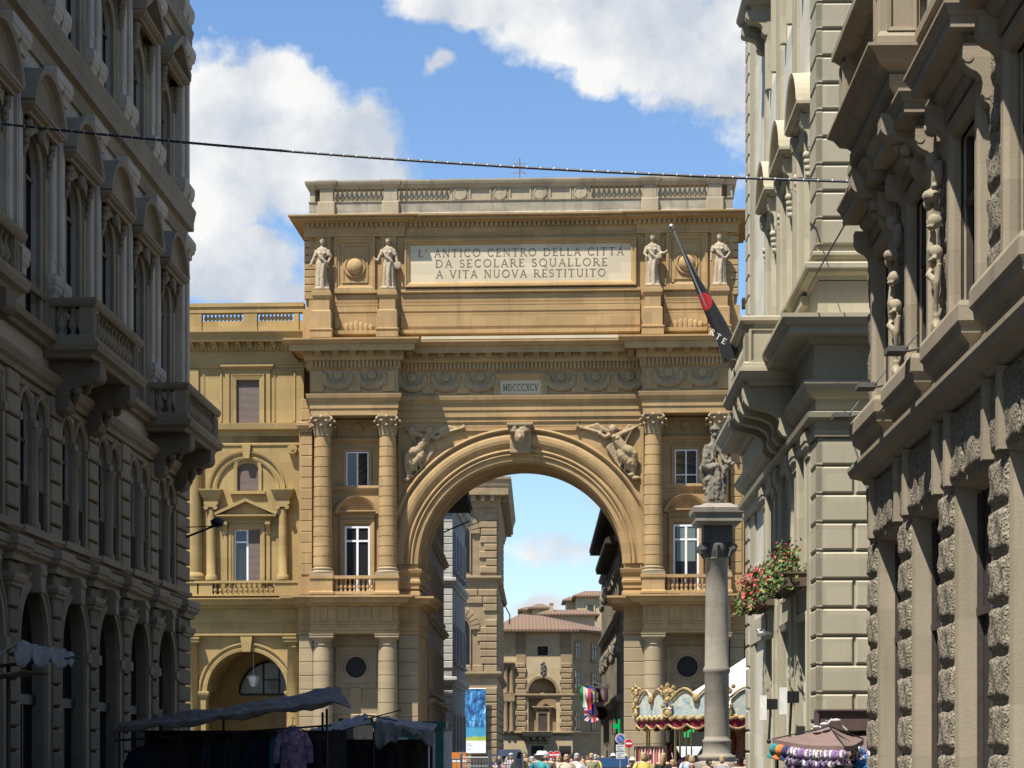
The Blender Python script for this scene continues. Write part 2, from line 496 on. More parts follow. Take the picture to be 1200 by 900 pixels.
def belt_prof(z0, z1, p, back=0.03):
    h = z1 - z0
    return [(-back, z0), (0.3 * p, z0), (0.35 * p, z0 + .25 * h), (0.8 * p, z0 + .4 * h), (0.85 * p, z0 + .55 * h), (p, z0 + .62 * h), (p, z0 + .9 * h), (0.9 * p, z1), (-back, z1)]

def wrap(x0, x1, yf, yb):
    return [(x0, yb), (x0, yf), (x1, yf), (x1, yb)]

def along(path_pts, step):
    """evenly spaced (x,y,dx,dy) on a straight run"""
    (x0, y0), (x1, y1) = path_pts
    L = math.hypot(x1 - x0, y1 - y0)
    n = max(1, int(L / step))
    return [(x0 + (x1 - x0) * (i + .5) / n, y0 + (y1 - y0) * (i + .5) / n) for i in range(n)]

def arch_pts(cx, zs, r, seg=20, rz=None):
    rz = rz or r
    return [(cx + r * math.cos(PI * i / seg), zs + rz * math.sin(PI * i / seg)) for i in range(seg + 1)]

def arched(x0, x1, z0, zs, seg=20, rz=None):
    r = (x1 - x0) / 2
    return [(x0, z0), (x1, z0)] + arch_pts((x0 + x1) / 2, zs, r, seg, rz)

def rect(x0, x1, z0, z1):
    return [(x0, z0), (x1, z0), (x1, z1), (x0, z1)]

def console(mb, x0, x1, yf, yb, z0, z1, n=10):
    """S-shaped bracket seen from the side: deep at the top, curling back at the foot"""
    d = yb - yf; h = z1 - z0
    pts = [(yb, z1), (yf, z1), (yf, z1 - .16 * h), (yf + .02 * d, z1 - .26 * h), (yf + .10 * d, z1 - .36 * h), (yf + .26 * d, z1 - .42 * h), (yf + .44 * d, z1 - .46 * h),
           (yf + .58 * d, z1 - .54 * h), (yf + .64 * d, z1 - .66 * h), (yf + .62 * d, z1 - .82 * h), (yf + .70 * d, z1 - .94 * h), (yf + .84 * d, z0), (yb, z0)]
    mb.poly_x(pts, x0, x1)
    w = x1 - x0
    mb.tube([(x0 - .04 * w, yf + .16 * d, z1 - .22 * h), (x1 + .04 * w, yf + .16 * d, z1 - .22 * h)], .17 * min(d, h), 12)
    mb.tube([(x0 - .04 * w, yf + .76 * d, z1 - .84 * h), (x1 + .04 * w, yf + .76 * d, z1 - .84 * h)], .12 * min(d, h), 10)

def window_unit(name, w, h, frame_m, pane_m, fr=0.07, mull=1, trans=(), arch=False, depth=0.1):
    """a window at the origin: x centred, z from 0; the frame is the part, the pane its sub-part"""
    mb = MB()
    zs = h - w / 2 if arch else h
    if arch:
        mb.frame(-w / 2 + fr, w / 2 - fr, 0, h, [(0, 0), (fr, 0), (fr, depth), (0, depth), (0, 0)], closed=False, arch=zs, seg=12)
        mb.box(-w / 2 + fr, w / 2 - fr, 0.004, depth - .004, 0, fr)
    else:
        mb.frame(-w / 2 + fr, w / 2 - fr, fr, h - fr, [(0, 0), (fr, 0), (fr, depth), (0, depth), (0, 0)])
    for i in range(mull):
        x = -w / 2 + w * (i + 1) / (mull + 1)
        mb.box(x - fr * .6, x + fr * .6, 0.006, depth - .006, fr if not arch else fr, (h - fr) if not arch else h - fr * 1.2)
    for t in trans:
        mb.box(-w / 2 + fr, w / 2 - fr, 0.01, depth - .01, h * t - fr * .5, h * t + fr * .5)
    f = mb.build(name, frame_m)
    pb = MB()
    y = depth * .6
    if arch:
        pb.poly_y(arched(-w / 2 + fr * .5, w / 2 - fr * .5, 0, zs, 12, w / 2 - fr * .5), [], y, y + .01)
    else:
        pb.box(-w / 2 + fr * .5, w / 2 - fr * .5, y, y + .01, fr * .5, h - fr * .5)
    pb.build('pane', pane_m, f)
    return f

def first_or_clone(store, key, make, parent, loc, rotz=None):
    """the first call moves the source object itself, later ones copy it"""
    if key not in store:
        o = make(); store[key] = o
        o.parent = parent; o.location = loc
        if rotz is not None: o.rotation_euler = (0, 0, rotz)
        return o
    return clone(store[key], parent, loc, rotz)
STORE = {}

# ---- stroke lettering (thick and thin strokes with serifs)
def glyph(ch):
    """returns (width, [(points, thick)])"""
    T, t = .15, .085
    def arc(cx, cz, rx, rz, a0, a1, n=12):
        return [(cx + rx * math.cos(math.radians(a0 + (a1 - a0) * i / n)), cz + rz * math.sin(math.radians(a0 + (a1 - a0) * i / n))) for i in range(n + 1)]
    def V(x, th=T, z0=0, z1=1, ser=True):
        r = [([(x, z0), (x, z1)], th)]
        if ser: r += [([(x - .14, z0 + .03), (x + .14, z0 + .03)], .06), ([(x - .14, z1 - .03), (x + .14, z1 - .03)], .06)]
        return r
    S1 = lambda x, z: [([(x - .12, z), (x + .12, z)], .06)]
    g = {
        'A': (.86, [([(.12, 0), (.43, 1)], t), ([(.43, 1), (.76, 0)], T), ([(.24, .34), (.63, .34)], t)] + S1(.12, .03) + S1(.76, .03)),
        'N': (.92, [([(.16, 0), (.16, 1)], t), ([(.16, 1), (.76, 0)], T), ([(.76, 0), (.76, 1)], t)] + S1(.16, .03) + S1(.12, .97) + S1(.76, .97)),
        'T': (.82, V(.41) + [([(.04, .955), (.78, .955)], t), ([(.06, .98), (.06, .80)], .06), ([(.76, .98), (.76, .80)], .06)]),
        'I': (.36, V(.18)), 'L': (.70, V(.18) + [([(.18, .045), (.64, .045)], t), ([(.62, .02), (.62, .24)], .06)]),
        'C': (.88, [(arc(.48, .5, .36, .46, 48, 312, 16), .12), ([(.74, .98), (.74, .74)], .06), ([(.74, .02), (.74, .24)], .06)]),
        'O': (1.0, [(arc(.5, .5, .40, .46, 0, 360, 20), .12)]),
        'Q': (1.0, [(arc(.5, .5, .40, .46, 0, 360, 20), .12), ([(.52, .12), (.98, -.18)], .11)]),
        'G': (.95, [(arc(.48, .5, .36, .46, 48, 340, 16), .12)] + V(.8, .1, 0, .45, False)),
        'E': (.70, V(.18) + [([(.18, .955), (.62, .955)], t), ([(.18, .5), (.52, .5)], t), ([(.18, .045), (.64, .045)], t), ([(.61, .98), (.61, .80)], .06), ([(.63, .02), (.63, .22)], .06)]),
        'R': (.84, V(.18) + [([(.18, .955), (.38, .955)] + arc(.38, .73, .24, .225, 90, -90, 8) + [(.18, .505)], t), ([(.38, .5), (.78, .0)], T)] + S1(.8, .03)),
        'P': (.74, V(.18) + [([(.18, .955), (.38, .955)] + arc(.38, .73, .26, .225, 90, -90, 8) + [(.18, .505)], t)]),
        'D': (.95, V(.18) + [([(.18, .955), (.40, .955)] + arc(.40, .5, .42, .455, 90, -90, 12) + [(.18, .045)], .1)]),
        'S': (.66, [(arc(.33, .735, .22, .225, 40, 250, 8) + arc(.33, .265, .24, .235, 85, -140, 9), .12), ([(.52, .96), (.52, .76)], .06), ([(.11, .04), (.11, .26)], .06)]),
        'U': (.92, [([(.18, 1), (.18, .36)] + arc(.46, .34, .28, .30, 180, 360, 10) + [(.74, 1)], .11)] + S1(.18, .97) + S1(.74, .97)),
        'V': (.86, [([(.10, 1), (.43, 0)], T), ([(.43, 0), (.76, 1)], t)] + S1(.10, .97) + S1(.76, .97)),
        'M': (1.06, [([(.14, 0), (.2, 1)], t), ([(.2, 1), (.53, .05)], T), ([(.53, .05), (.86, 1)], t), ([(.86, 1), (.92, 0)], T)] + S1(.14, .03) + S1(.92, .03)),
        'X': (.86, [([(.12, 1), (.74, 0)], T), ([(.12, 0), (.74, 1)], t)] + S1(.12, .03) + S1(.74, .03) + S1(.12, .97) + S1(.74, .97)),
        "'": (.28, [([(.16, 1), (.10, .72)], .10)]), '^': (.0, [([(-.42, 1.22), (-.52, 1.08)], .08)]), ' ': (.46, []),
    }
    return g[ch]

def lettering(mb, text, x0, x1, z0, h, y, thick=0.012, track=0.16):
    tot = sum(glyph(c)[0] + (track if c != '^' else 0) for c in text) - track
    k = (x1 - x0) / (tot * h)
    x = x0; cnt = 0
    for c in text:
        w, strokes = glyph(c)
        for pts, th in strokes:
            P = [(x + p[0] * h * k, z0 + p[1] * h) for p in pts]
            hw = th * h / 2
            n = len(P); L, R = [], []
            closed = n > 3 and math.hypot(P[0][0] - P[-1][0], P[0][1] - P[-1][1]) < 1e-6
            for i in range(n):
                a = P[i - 1] if i > 0 else (P[n - 2] if closed else P[0]); b = P[i]; d = P[i + 1] if i < n - 1 else (P[1] if closed else P[n - 1])
                dx, dz = d[0] - a[0], d[1] - a[1]; l = math.hypot(dx, dz) or 1
                nx, nz = -dz / l * hw, dx / l * hw
                L.append((b[0] + nx, b[1] + nz)); R.append((b[0] - nx, b[1] - nz))
            yy = y - thick - 0.0008 * (cnt % 7); cnt += 1
            vs = [(p[0], yy, p[1]) for p in L] + [(p[0], yy, p[1]) for p in R] + [(p[0], y, p[1]) for p in L] + [(p[0], y, p[1]) for p in R]
            fs = []
            for i in range(n - 1):
                fs += [(i, i + 1, n + i + 1, n + i), (i, i + 1, 2 * n + i + 1, 2 * n + i), (n + i, n + i + 1, 3 * n + i + 1, 3 * n + i)]
            fs += [(0, n, 3 * n, 2 * n), (n - 1, 2 * n - 1, 4 * n - 1, 3 * n - 1)]
            mb.add(vs, fs)
        x += (w + (track if c != '^' else 0)) * h * k

# ---- a draped standing figure (local: faces -y, feet at z=0)
def draped(mb, H, armL, armR, seed=0, extras=None, sway=0.0, fem=True):
    rnd = random.Random(seed)
    u = H / 7.6
    ph = rnd.random() * 6
    r = []
    for z, rx, ry, fa in ((0, 1.0, .75, .17), (.25, .98, .72, .18), (1.2, .86, .62, .18), (2.3, .78, .58, .15), (3.3, .80, .58, .11), (3.9, .82, .58, .06), (4.6, .60, .46, .04), (5.1, .64, .50, .04),
                          (5.6, .78, .50, .03), (6.1, .86, .44, .02), (6.35, .62, .34, 0), (6.5, .27, .25, 0), (6.8, .24, .24, 0)):
        sw = sway * math.sin(z / 6.8 * PI)
        r.append((sw * u, 0, z * u, rx * u, ry * u, fa, 9, ph + z * .5))
    mb.loft(r, 40)
    # overfold of the mantle across the hips
    mb.tube([(-.7 * u, -.45 * u, 5.7 * u), (-.1 * u, -.62 * u, 4.7 * u), (.6 * u, -.5 * u, 4.1 * u), (.85 * u, -.1 * u, 3.4 * u)], [.16 * u, .24 * u, .26 * u, .2 * u], 8)
    mb.tube([(.3 * u, -.55 * u, 3.9 * u), (.1 * u, -.72 * u, 2.2 * u), (.15 * u, -.8 * u, .2 * u)], [.2 * u, .26 * u, .3 * u], 8)
    mb.tube([(-.45 * u, -.45 * u, 3.6 * u), (-.5 * u, -.62 * u, 1.8 * u), (-.48 * u, -.7 * u, .1 * u)], [.14 * u, .16 * u, .2 * u], 8)
    if fem:
        for sx in (-1, 1): mb.ball((sx * .34 * u, -.42 * u, 5.45 * u), .27 * u)
    hz = 7.15 * u
    mb.ball((0, -.04 * u, hz), (.34 * u, .42 * u, .5 * u), 14, 10)
    mb.ball((0, -.46 * u, hz - .02 * u), (.07 * u, .12 * u, .14 * u))
    mb.ball((0, .1 * u, hz + .14 * u), (.42 * u, .46 * u, .44 * u), 12, 8)
    mb.ball((0, .42 * u, hz - .02 * u), .2 * u)
    mb.tube([(-.4 * u, -.1 * u, hz + .26 * u), (0, -.42 * u, hz + .36 * u), (.4 * u, -.1 * u, hz + .26 * u)], .1 * u, 8)
    for sx, arm in ((-1, armL), (1, armR)):
        pts = [(sx * .82 * u, 0, 6.0 * u)] + [(p[0] * u, p[1] * u, p[2] * u) for p in arm]
        rr = [.3 * u, .25 * u, .19 * u, .13 * u][:len(pts)]
        while len(rr) < len(pts): rr.append(.12 * u)
        mb.tube(pts, rr, 10)
        e = pts[-1]
        mb.ball(e, (.16 * u, .14 * u, .2 * u))
        mb.tube([pts[0], (sx * 1.0 * u, -.05 * u, 5.1 * u)], [.33 * u, .36 * u], 10)
    for sx in (-.4, .35): mb.ball((sx * u, -.75 * u, .1 * u), (.2 * u, .38 * u, .14 * u))
    if extras: extras(mb, u)
SUN_E, SKY_STR, EXPO = 5.0, 0.08, 0.80
SKY_SAT, SKY_VAL, SKY_DUST, CLOUD, SKY_TINT = 1.06, 1.18, 0.3, 6.9, (0.95, 1.0, 1.06)
# =================================================================== triumphal arch
A = Frame(9.5 / F * 120, 120.0, math.radians(-3.0))
def AX(px, y=0.0): return A.x(px, y)
def AZ(py, y=0.0, x=-7.0): return A.z(py, y, x)
arch = thing('triumphal_arch', 'tall ochre stone triumphal arch with inscribed attic closing the square', 'arch', (A.ox, A.oy, 0), A.th)
def both(fn):
    for sx in (-1, 1): fn(sx)      # sx=-1 is the measured left half (x negative); +1 its mirror
def side(sx):                      # builder whose negative x lands on the wanted half
    return MB(mx=1 if sx < 0 else -1)

RA, ZS, YS, YL = 5.5, AZ(660.5, .7, 0), 0.75, 0.3          # arch radius, springing, spandrel plane
XO = -11.85                                      # outer edge of the body
XC1, XC2 = -10.53, -7.05                         # column axes
YB, YD = 1.15, 6.2                                # back of the column recess, rear face
Z_low_cap, Z_bal0, Z_bal1 = AZ(743), AZ(697), AZ(675)
Z_cap0, Z_cap1 = AZ(511.5), AZ(487.5)
Z_arc1, Z_fr1, Z_cor1 = AZ(463), AZ(434), AZ(396.5, -1.3)
Z_att0, Z_att1 = AZ(395, .2), AZ(268, .2)
OC, CV = M['ochre'], M['carve']

def courses(mb, x0, x1, y, z0, z1, h, d=.05, g=.03):
    n = max(1, round((z1 - z0) / h)); hh = (z1 - z0) / n
    for i in range(n):
        mb.block(x0, x1, y, y + d + .02, z0 + i * hh + g / 2, z0 + (i + 1) * hh - g / 2, .022)

# --- piers
def pier(sx):
    mb = side(sx)
    mb.box(XO, -RA, YB, YD, 0, ZS)
    mb.box(XO, -11.15, YL + .06, YB, 0, Z_cap1)
    mb.box(-6.55, -RA, YS + .06, YB, 0, ZS)
    mb.box(XO, -6.55, YB, YD, ZS, Z_arc1)
    p = mb.build('pier', OC, arch)
    lo = side(sx)
    courses(lo, XO, -11.1, YL, .9, Z_low_cap, .72)
    courses(lo, -6.57, -RA, YS, .9, Z_low_cap, .72)
    # plain base course
    lo.box(XO - .12, -11.0, YL - .1, YL + .3, 0, .9); lo.box(-6.6, -RA + .02, YS - .1, YS + .3, 0, .9)
    # wall of the lower recess with its framed round window
    zc = AZ(782, YB, -9); xc = AX(417.5, YB)
    lo.poly_y(rect(-11.15, -6.5, 0, Z_low_cap + .1), [[(xc + .56 * math.cos(2 * PI * i / 28), zc + .56 * math.sin(2 * PI * i / 28)) for i in range(28)],
              rect(xc - .95, xc + .95, .02, AZ(842, YB, -9))], YB - .14, YB + .01)
    lo.frame(xc - 1.0, xc + 1.0, zc - 1.0, zc + 1.0, [(-.12, YB - .14), (-.1, YB - .2), (.05, YB - .22), (.12, YB - .2), (.14, YB - .14)])
    lo.archring(xc, zc, [(.56, YB - .14), (.58, YB - .19), (.68, YB - .18), (.70, YB - .14)], 0, 2 * PI, 32, True, False)
    lo.poly_x([(YB - .14, zc - 1.95), (YB - .3, zc - 1.2), (YB - .3, zc - 1.12), (YB - .14, zc - 1.12)], xc - .3, xc + .3)
    lo.frame(xc - .95, xc + .95, 0, AZ(842, YB, -9), [(0, YB - .14), (0, YB - .2), (.2, YB - .22), (.25, YB - .14)], closed=False)
    lo.build('lower_facing', M['ochre_low'], p)
    o = MB(mx=lo.mx)
    o.poly_y([(xc + .57 * math.cos(2 * PI * i / 28), zc + .57 * math.sin(2 * PI * i / 28)) for i in range(28)], [], YB - .03, YB + .02)
    w = o.build('round_window', M['void'], arch)
    d = MB(mx=lo.mx); d.box(xc - .94, xc + .94, YB - .05, YB - .02, .03, AZ(842, YB, -9) - .01)
    d.box(xc - .03, xc + .03, YB - .08, YB - .05, .03, AZ(842, YB, -9) - .01)
    d.build('door', M['void'], arch)
    # grooved strip beside the outer column and plain strip beside the archivolt
    up = side(sx)
    courses(up, XO + .1, -11.14, YL, Z_bal1 + .1, Z_cap0 + .2, .57)
    up.sweep([(XO + .1, YB), (XO + .1, YL), (-11.12, YL)], belt_prof(Z_cap0 + .3, Z_cap0 + .85, .22))
    courses(up, XO + .1, -11.14, YL, Z_cap0 + .95, Z_arc1 - .1, .57)
    up.box(XO - .05, -11.05, YL - .05, YL + .1, Z_bal0 + .05, Z_bal1)
    up.build('pilaster_strip', OC, arch)
both(pier)

# --- spandrel wall with the vault
mb = MB()
o = [(-6.55, ZS), (-RA, ZS)] + [(RA * math.cos(PI - PI * i / 64), ZS + RA * math.sin(PI - PI * i / 64)) for i in range(1, 64)] + [(RA, ZS), (6.55, ZS), (6.55, Z_arc1 - .02), (-6.55, Z_arc1 - .02)]
mb.poly_y(o, [], YS, YD - .003)
vw = mb.build('spandrel_wall', OC, arch)
mb = MB()                                # plain transverse ribs under the vault
for y in (1.2, 3.2, 5.2):
    mb.archring(0, ZS, [(RA + .02, y - .35), (RA - .09, y - .33), (RA - .09, y + .33), (RA + .02, y + .35)], 0, PI, 64)
mb.build('vault_rib', OC, vw)
mb = MB()
P = lambda dy: YS + dy
mb.archring(0, ZS, [(RA + .003, P(.2)), (RA + .003, P(-.02)), (RA + .26, P(-.02)), (RA + .27, P(-.09)), (RA + .33, P(-.13)), (RA + .40, P(-.09)), (RA + .41, P(-.04)), (RA + .46, P(-.05)), (RA + .47, P(-.13)), (RA + .55, P(-.18)), (RA + .63, P(-.13)), (RA + .64, P(-.06)),
     (RA + .76, P(-.05)), (RA + .80, P(-.14)), (RA + .95, P(-.21)), (RA + 1.12, P(-.24)), (RA + 1.3, P(-.22)), (RA + 1.42, P(-.15)), (RA + 1.45, P(-.05)), (RA + 1.55, P(-.06)), (RA + 1.57, P(-.2)), (RA + 1.66, P(-.27)), (RA + 1.76, P(-.22)), (RA + 1.78, P(.1))], 0, PI, 96, False)
mb.build('archivolt', OC, arch)
def impost(sx):
    mb = side(sx)
    z0, z1 = AZ(690, .7), AZ(667, .7)
    mb.sweep([(-6.56, YS), (-RA, YS), (-RA, YD)], [(-.03, z0), (.05, z0), (.05, z0 + .25), (.12, z0 + .3), (.12, z0 + .42), (.06, z0 + .5), (.06, z0 + .72), (.16, z0 + .84), (.2, z1 - .06), (.2, z1), (-.03, z1)])
    mb.sweep([(-6.56, YS), (-RA, YS), (-RA, YD)], [(-.03, Z_bal0), (.12, Z_bal0), (.1, Z_bal0 + .2), (-.03, Z_bal0 + .25)])
    mb.build('impost', OC, arch)
both(impost)
# keystone: a scrolled bracket with a mask
mb = MB()
kz0, kz1 = AZ(533, .2, 0), AZ(497, .2, 0)
console(mb, -.46, .46, YS - .85, YS + .15, kz0, kz1)
mb.box(-.7, .7, YS - 1.0, YS, kz1 - .14, kz1 + .03)
mb.box(-.56, .56, YS - .5, YS, kz0 + .1, kz1)
for sx in (-1, 1):
    for (zz, rr) in ((kz1 - .35, .24), (kz0 + .3, .2)): mb.ball((sx * .4, YS - .75 if zz > kz0 + .6 else YS - .35, zz), rr * .8)
mb.ball((0, YS - .95, (kz0 + kz1) / 2 + .1), (.3, .22, .4)); mb.ball((0, YS - 1.15, (kz0 + kz1) / 2 + .05), (.08, .1, .14))
for k in range(9): mb.ball((.3 * math.cos(k * .7), YS - .92, (kz0 + kz1) / 2 + .42 + .12 * math.sin(k * 1.9)), .12)
mb.sculpt('keystone', CV, arch, voxel=.045, smooth=1, rough=.02)

# --- columns
def corinthian(h, r, mat, parent, loc):
    mb = MB()
    mb.lathe([(r, 0), (r * 1.1, .03), (r * 1.1, .08), (r * .98, .1), (r * .98, h * .5), (r * 1.12, h * .75), (r * 1.32, h * .88)], 0, 0, 20)
    for row, (zb, hh, out, n, off) in enumerate(((.1, h * .42, .16, 8, 0), (.1, h * .66, .22, 8, PI / 8))):
        for k in range(n):
            a = 2 * PI * k / n + off
            ca, sa = math.cos(a), math.sin(a)
            pts = []
            for (t, o, w) in ((0, .02, .16), (.4, .05, .17), (.75, .10, .15), (.95, out, .11), (1.0, out + .08, .07), (.93, out + .12, .04)):
                pts.append((t, o, w))
            vs = []
            for (t, o, w) in pts:
                rr = r + o * 1.0
                z = zb + hh * t
                for sgn, lift in ((-1, -.03), (0, .03), (1, -.03)):
                    tx, ty = -sa, ca
                    vs.append(((rr + lift) * ca + tx * sgn * w, (rr + lift) * sa + ty * sgn * w, z))
            fs = []
            for i in range(len(pts) - 1):
                for q in (0, 1): fs.append((i * 3 + q, i * 3 + q + 1, i * 3 + q + 4, i * 3 + q + 3))
            mb.add(vs, fs, True)
            tip = pts[4]
            mb.ball(((r + tip[1]) * ca, (r + tip[1]) * sa, zb + hh * .93), (.09, .09, .08), 8, 5)
    for k in range(4):
        a = PI / 4 + k * PI / 2
        ca, sa = math.cos(a), math.sin(a)
        c = Vector(((r * 1.42) * ca, (r * 1.42) * sa, h * .78))
        R3 = Matrix(((ca, -sa, 0), (sa, ca, 0), (0, 0, 1)))
        pts = [c + R3 @ Vector((math.cos(q) * rr, 0, math.sin(q) * rr)) for q, rr in ((i * .7, .2 - i * .017) for i in range(11))]
        mb.tube(pts, [.06] * 11, 6)
        mb.tube([Vector((r * .95 * ca, r * .95 * sa, h * .5)), c + Vector((0, 0, .18))], [.05, .06], 6)
    # abacus with hollow sides
    ab = []
    for k in range(4):
        a = PI / 4 + k * PI / 2
        for i in range(6):
            t = i / 6
            a2 = a + t * PI / 2
            rr = r * 1.72 * (1 - .30 * math.sin(t * PI))
            ab.append((rr * math.cos(a2), rr * math.sin(a2)))
    n = len(ab)
    vs = [(x * .93, y * .93, h * .88) for x, y in ab] + [(x, y, h * .93) for x, y in ab] + [(x, y, h) for x, y in ab]
    fs = [(q * n + i, q * n + (i + 1) % n, (q + 1) * n + (i + 1) % n, (q + 1) * n + i) for q in range(2) for i in range(n)] + [tuple(range(n)), tuple(2 * n + i for i in range(n))]
    mb.add(vs, fs)
    for k in range(4):
        a = k * PI / 2
        mb.ball((r * 1.25 * math.cos(a), r * 1.25 * math.sin(a), h * .92), .11, 8, 6)
    return mb.build('capital', mat, parent, loc)

def drum(mb, ra, rb, a, b):
    mb.lathe([(ra, a), (rb, b)], 0, 0, 32)
    mb.lathe([(ra - .04, a - .012), (ra, a)], 0, 0, 32); mb.lathe([(rb, b), (rb - .04, b + .012)], 0, 0, 32)
def upper_column():
    r0, r1 = .485, .42
    zb = Z_bal1
    H = Z_cap0 - zb
    mb = MB()
    mb.lathe([(r0, .45), (r0, 1.0)] + [(r0 + (r1 - r0) * t * t, .45 + (H - .45) * t) for t in (.1, .3, .5, .7, .9, 1.0)], 0, 0, 28)
    n = 12
    for i in range(n + 1):                       # raised drums with grooves between
        a = .5 + (H - .55) * i / (n + 1) + .03; b = .5 + (H - .55) * (i + 1) / (n + 1) - .03
        ra = r0 + (r1 - r0) * (a / H) ** 2 + .022; rb = r0 + (r1 - r0) * (b / H) ** 2 + .022
        drum(mb, ra, rb, a, b)
    col = mb.build('column', OC)
    b = MB()
    b.box(-.62, .62, -.62, .62, .002, .14)
    b.lathe([(.6, .14), (.64, .19), (.6, .25), (.53, .28), (.52, .32), (.56, .36), (.56, .4), (.5, .44), (r0, .47)], 0, 0, 28)
    b.build('column_base', M['ochre_low'], col)
    corinthian(Z_cap1 - Z_cap0, r1, CV, col, (0, 0, H))
    return col
def lower_column():
    H = Z_low_cap - .9
    mb = MB()
    mb.lathe([(.53, 0), (.53, H * .3), (.5, H * .7), (.47, H - .6), (.47, H - .55)], 0, 0, 28)
    n = 9
    for i in range(n):
        a = .02 + (H - .75) * i / n + .025; b = .02 + (H - .75) * (i + 1) / n - .025
        ra, rb = .555 - .055 * (a / H) ** 1.4, .555 - .055 * (b / H) ** 1.4
        drum(mb, ra, rb, a, b)
    mb.lathe([(.62, -.9), (.62, -.5), (.66, -.4), (.64, -.2), (.58, -.1), (.58, 0), (.5, .03)], 0, 0, 28)
    col = mb.build('column', M['ochre_low'])
    c = MB()
    c.lathe([(.47, -.62), (.52, -.6), (.52, -.55), (.475, -.53), (.475, -.36), (.52, -.34), (.56, -.28), (.60, -.2)], 0, 0, 28)
    c.box(-.63, .63, -.63, .63, -.2, -.055); c.box(-.66, .66, -.66, .66, -.055, -.004)
    c.build('capital', M['ochre_low'], col, (0, 0, H))
    return col
for sx in (-1, 1):
    for xc in (XC1, XC2):
        first_or_clone(STORE, 'ucol', upper_column, arch, (-sx * xc, 0, Z_bal1))
        first_or_clone(STORE, 'lcol', lower_column, arch, (-sx * xc, 0, .9))

# --- lower entablature and balcony
LOWPATH = [(XO - .02, YD - 1), (XO - .02, YL), (-11.12, YL), (-11.12, -.45), (-6.5, -.45), (-6.5, YS - .01), (-RA + .01, YS - .01), (-RA + .01, YD + .1)]
def low_ent(sx):
    z0, z1, z2 = Z_low_cap, AZ(709, -.9), AZ(697.2, -1.2)
    mb = side(sx)
    mb.sweep(LOWPATH, [(-.95, z0), (.0, z0), (.07, z0 + .02), (.07, z0 + .13), (0, z0 + .16), (0, z0 + .5), (.05, z0 + .52), (.05, z0 + .6), (0, z0 + .62), (0, z1), (-.95, z1)])
    for x in (-10.53, -9.37, -8.2, -7.05):          # flat triglyph tablets
        mb.block(x - .3, x + .3, -.52, -.44, z0 + .64, z1 - .02, .02)
        for q in (-.1, .1): mb.block(x + q - .06, x + q + .06, -.545, -.51, z0 + .7, z1 - .06, .015)
        mb.block(x - .3, x + .3, -.52, -.44, z0 + .40, z0 + .495, .02)
    mb.build('lower_frieze', OC, arch)
    mb = side(sx)
    mb.sweep(LOWPATH, [(-.5, z1 - .004), (.12, z1 - .004), (.2, z1 + .1), (.62, z1 + .14), (.64, z1 + .3), (.74, z1 + .36), (.9, z2 - .1), (.9, z2), (.1, z2 + .06), (-.9, z2 + .06)])
    mb.build('lower_cornice', OC, arch)
    xa, xb = XC1 + .62, XC2 - .62
    for xc in (XC1, XC2):
        mb = side(sx)
        mb.sweep(wrap(xc - .6, xc + .6, -.62, YB), [(-.1, Z_bal0), (.08, Z_bal0), (.08, Z_bal0 + .12), (0, Z_bal0 + .18), (0, Z_bal1 - .2), (.06, Z_bal1 - .16), (.06, Z_bal1 - .001), (-.6, Z_bal1 - .001)])
        mb.build('pedestal', OC, arch)
    mb = side(sx)
    mb.box(xa, xb, -.5, -.15, Z_bal0 + .002, Z_bal0 + .16)
    mb.box(xa, xb, -.54, -.12, Z_bal1 - .17, Z_bal1 - .003)
    balusters(mb, xa + .05, xb - .05, -.32, Z_bal0 + .16, Z_bal1 - .17, 9, .105)
    mb.build('balustrade', OC, arch)
both(low_ent)

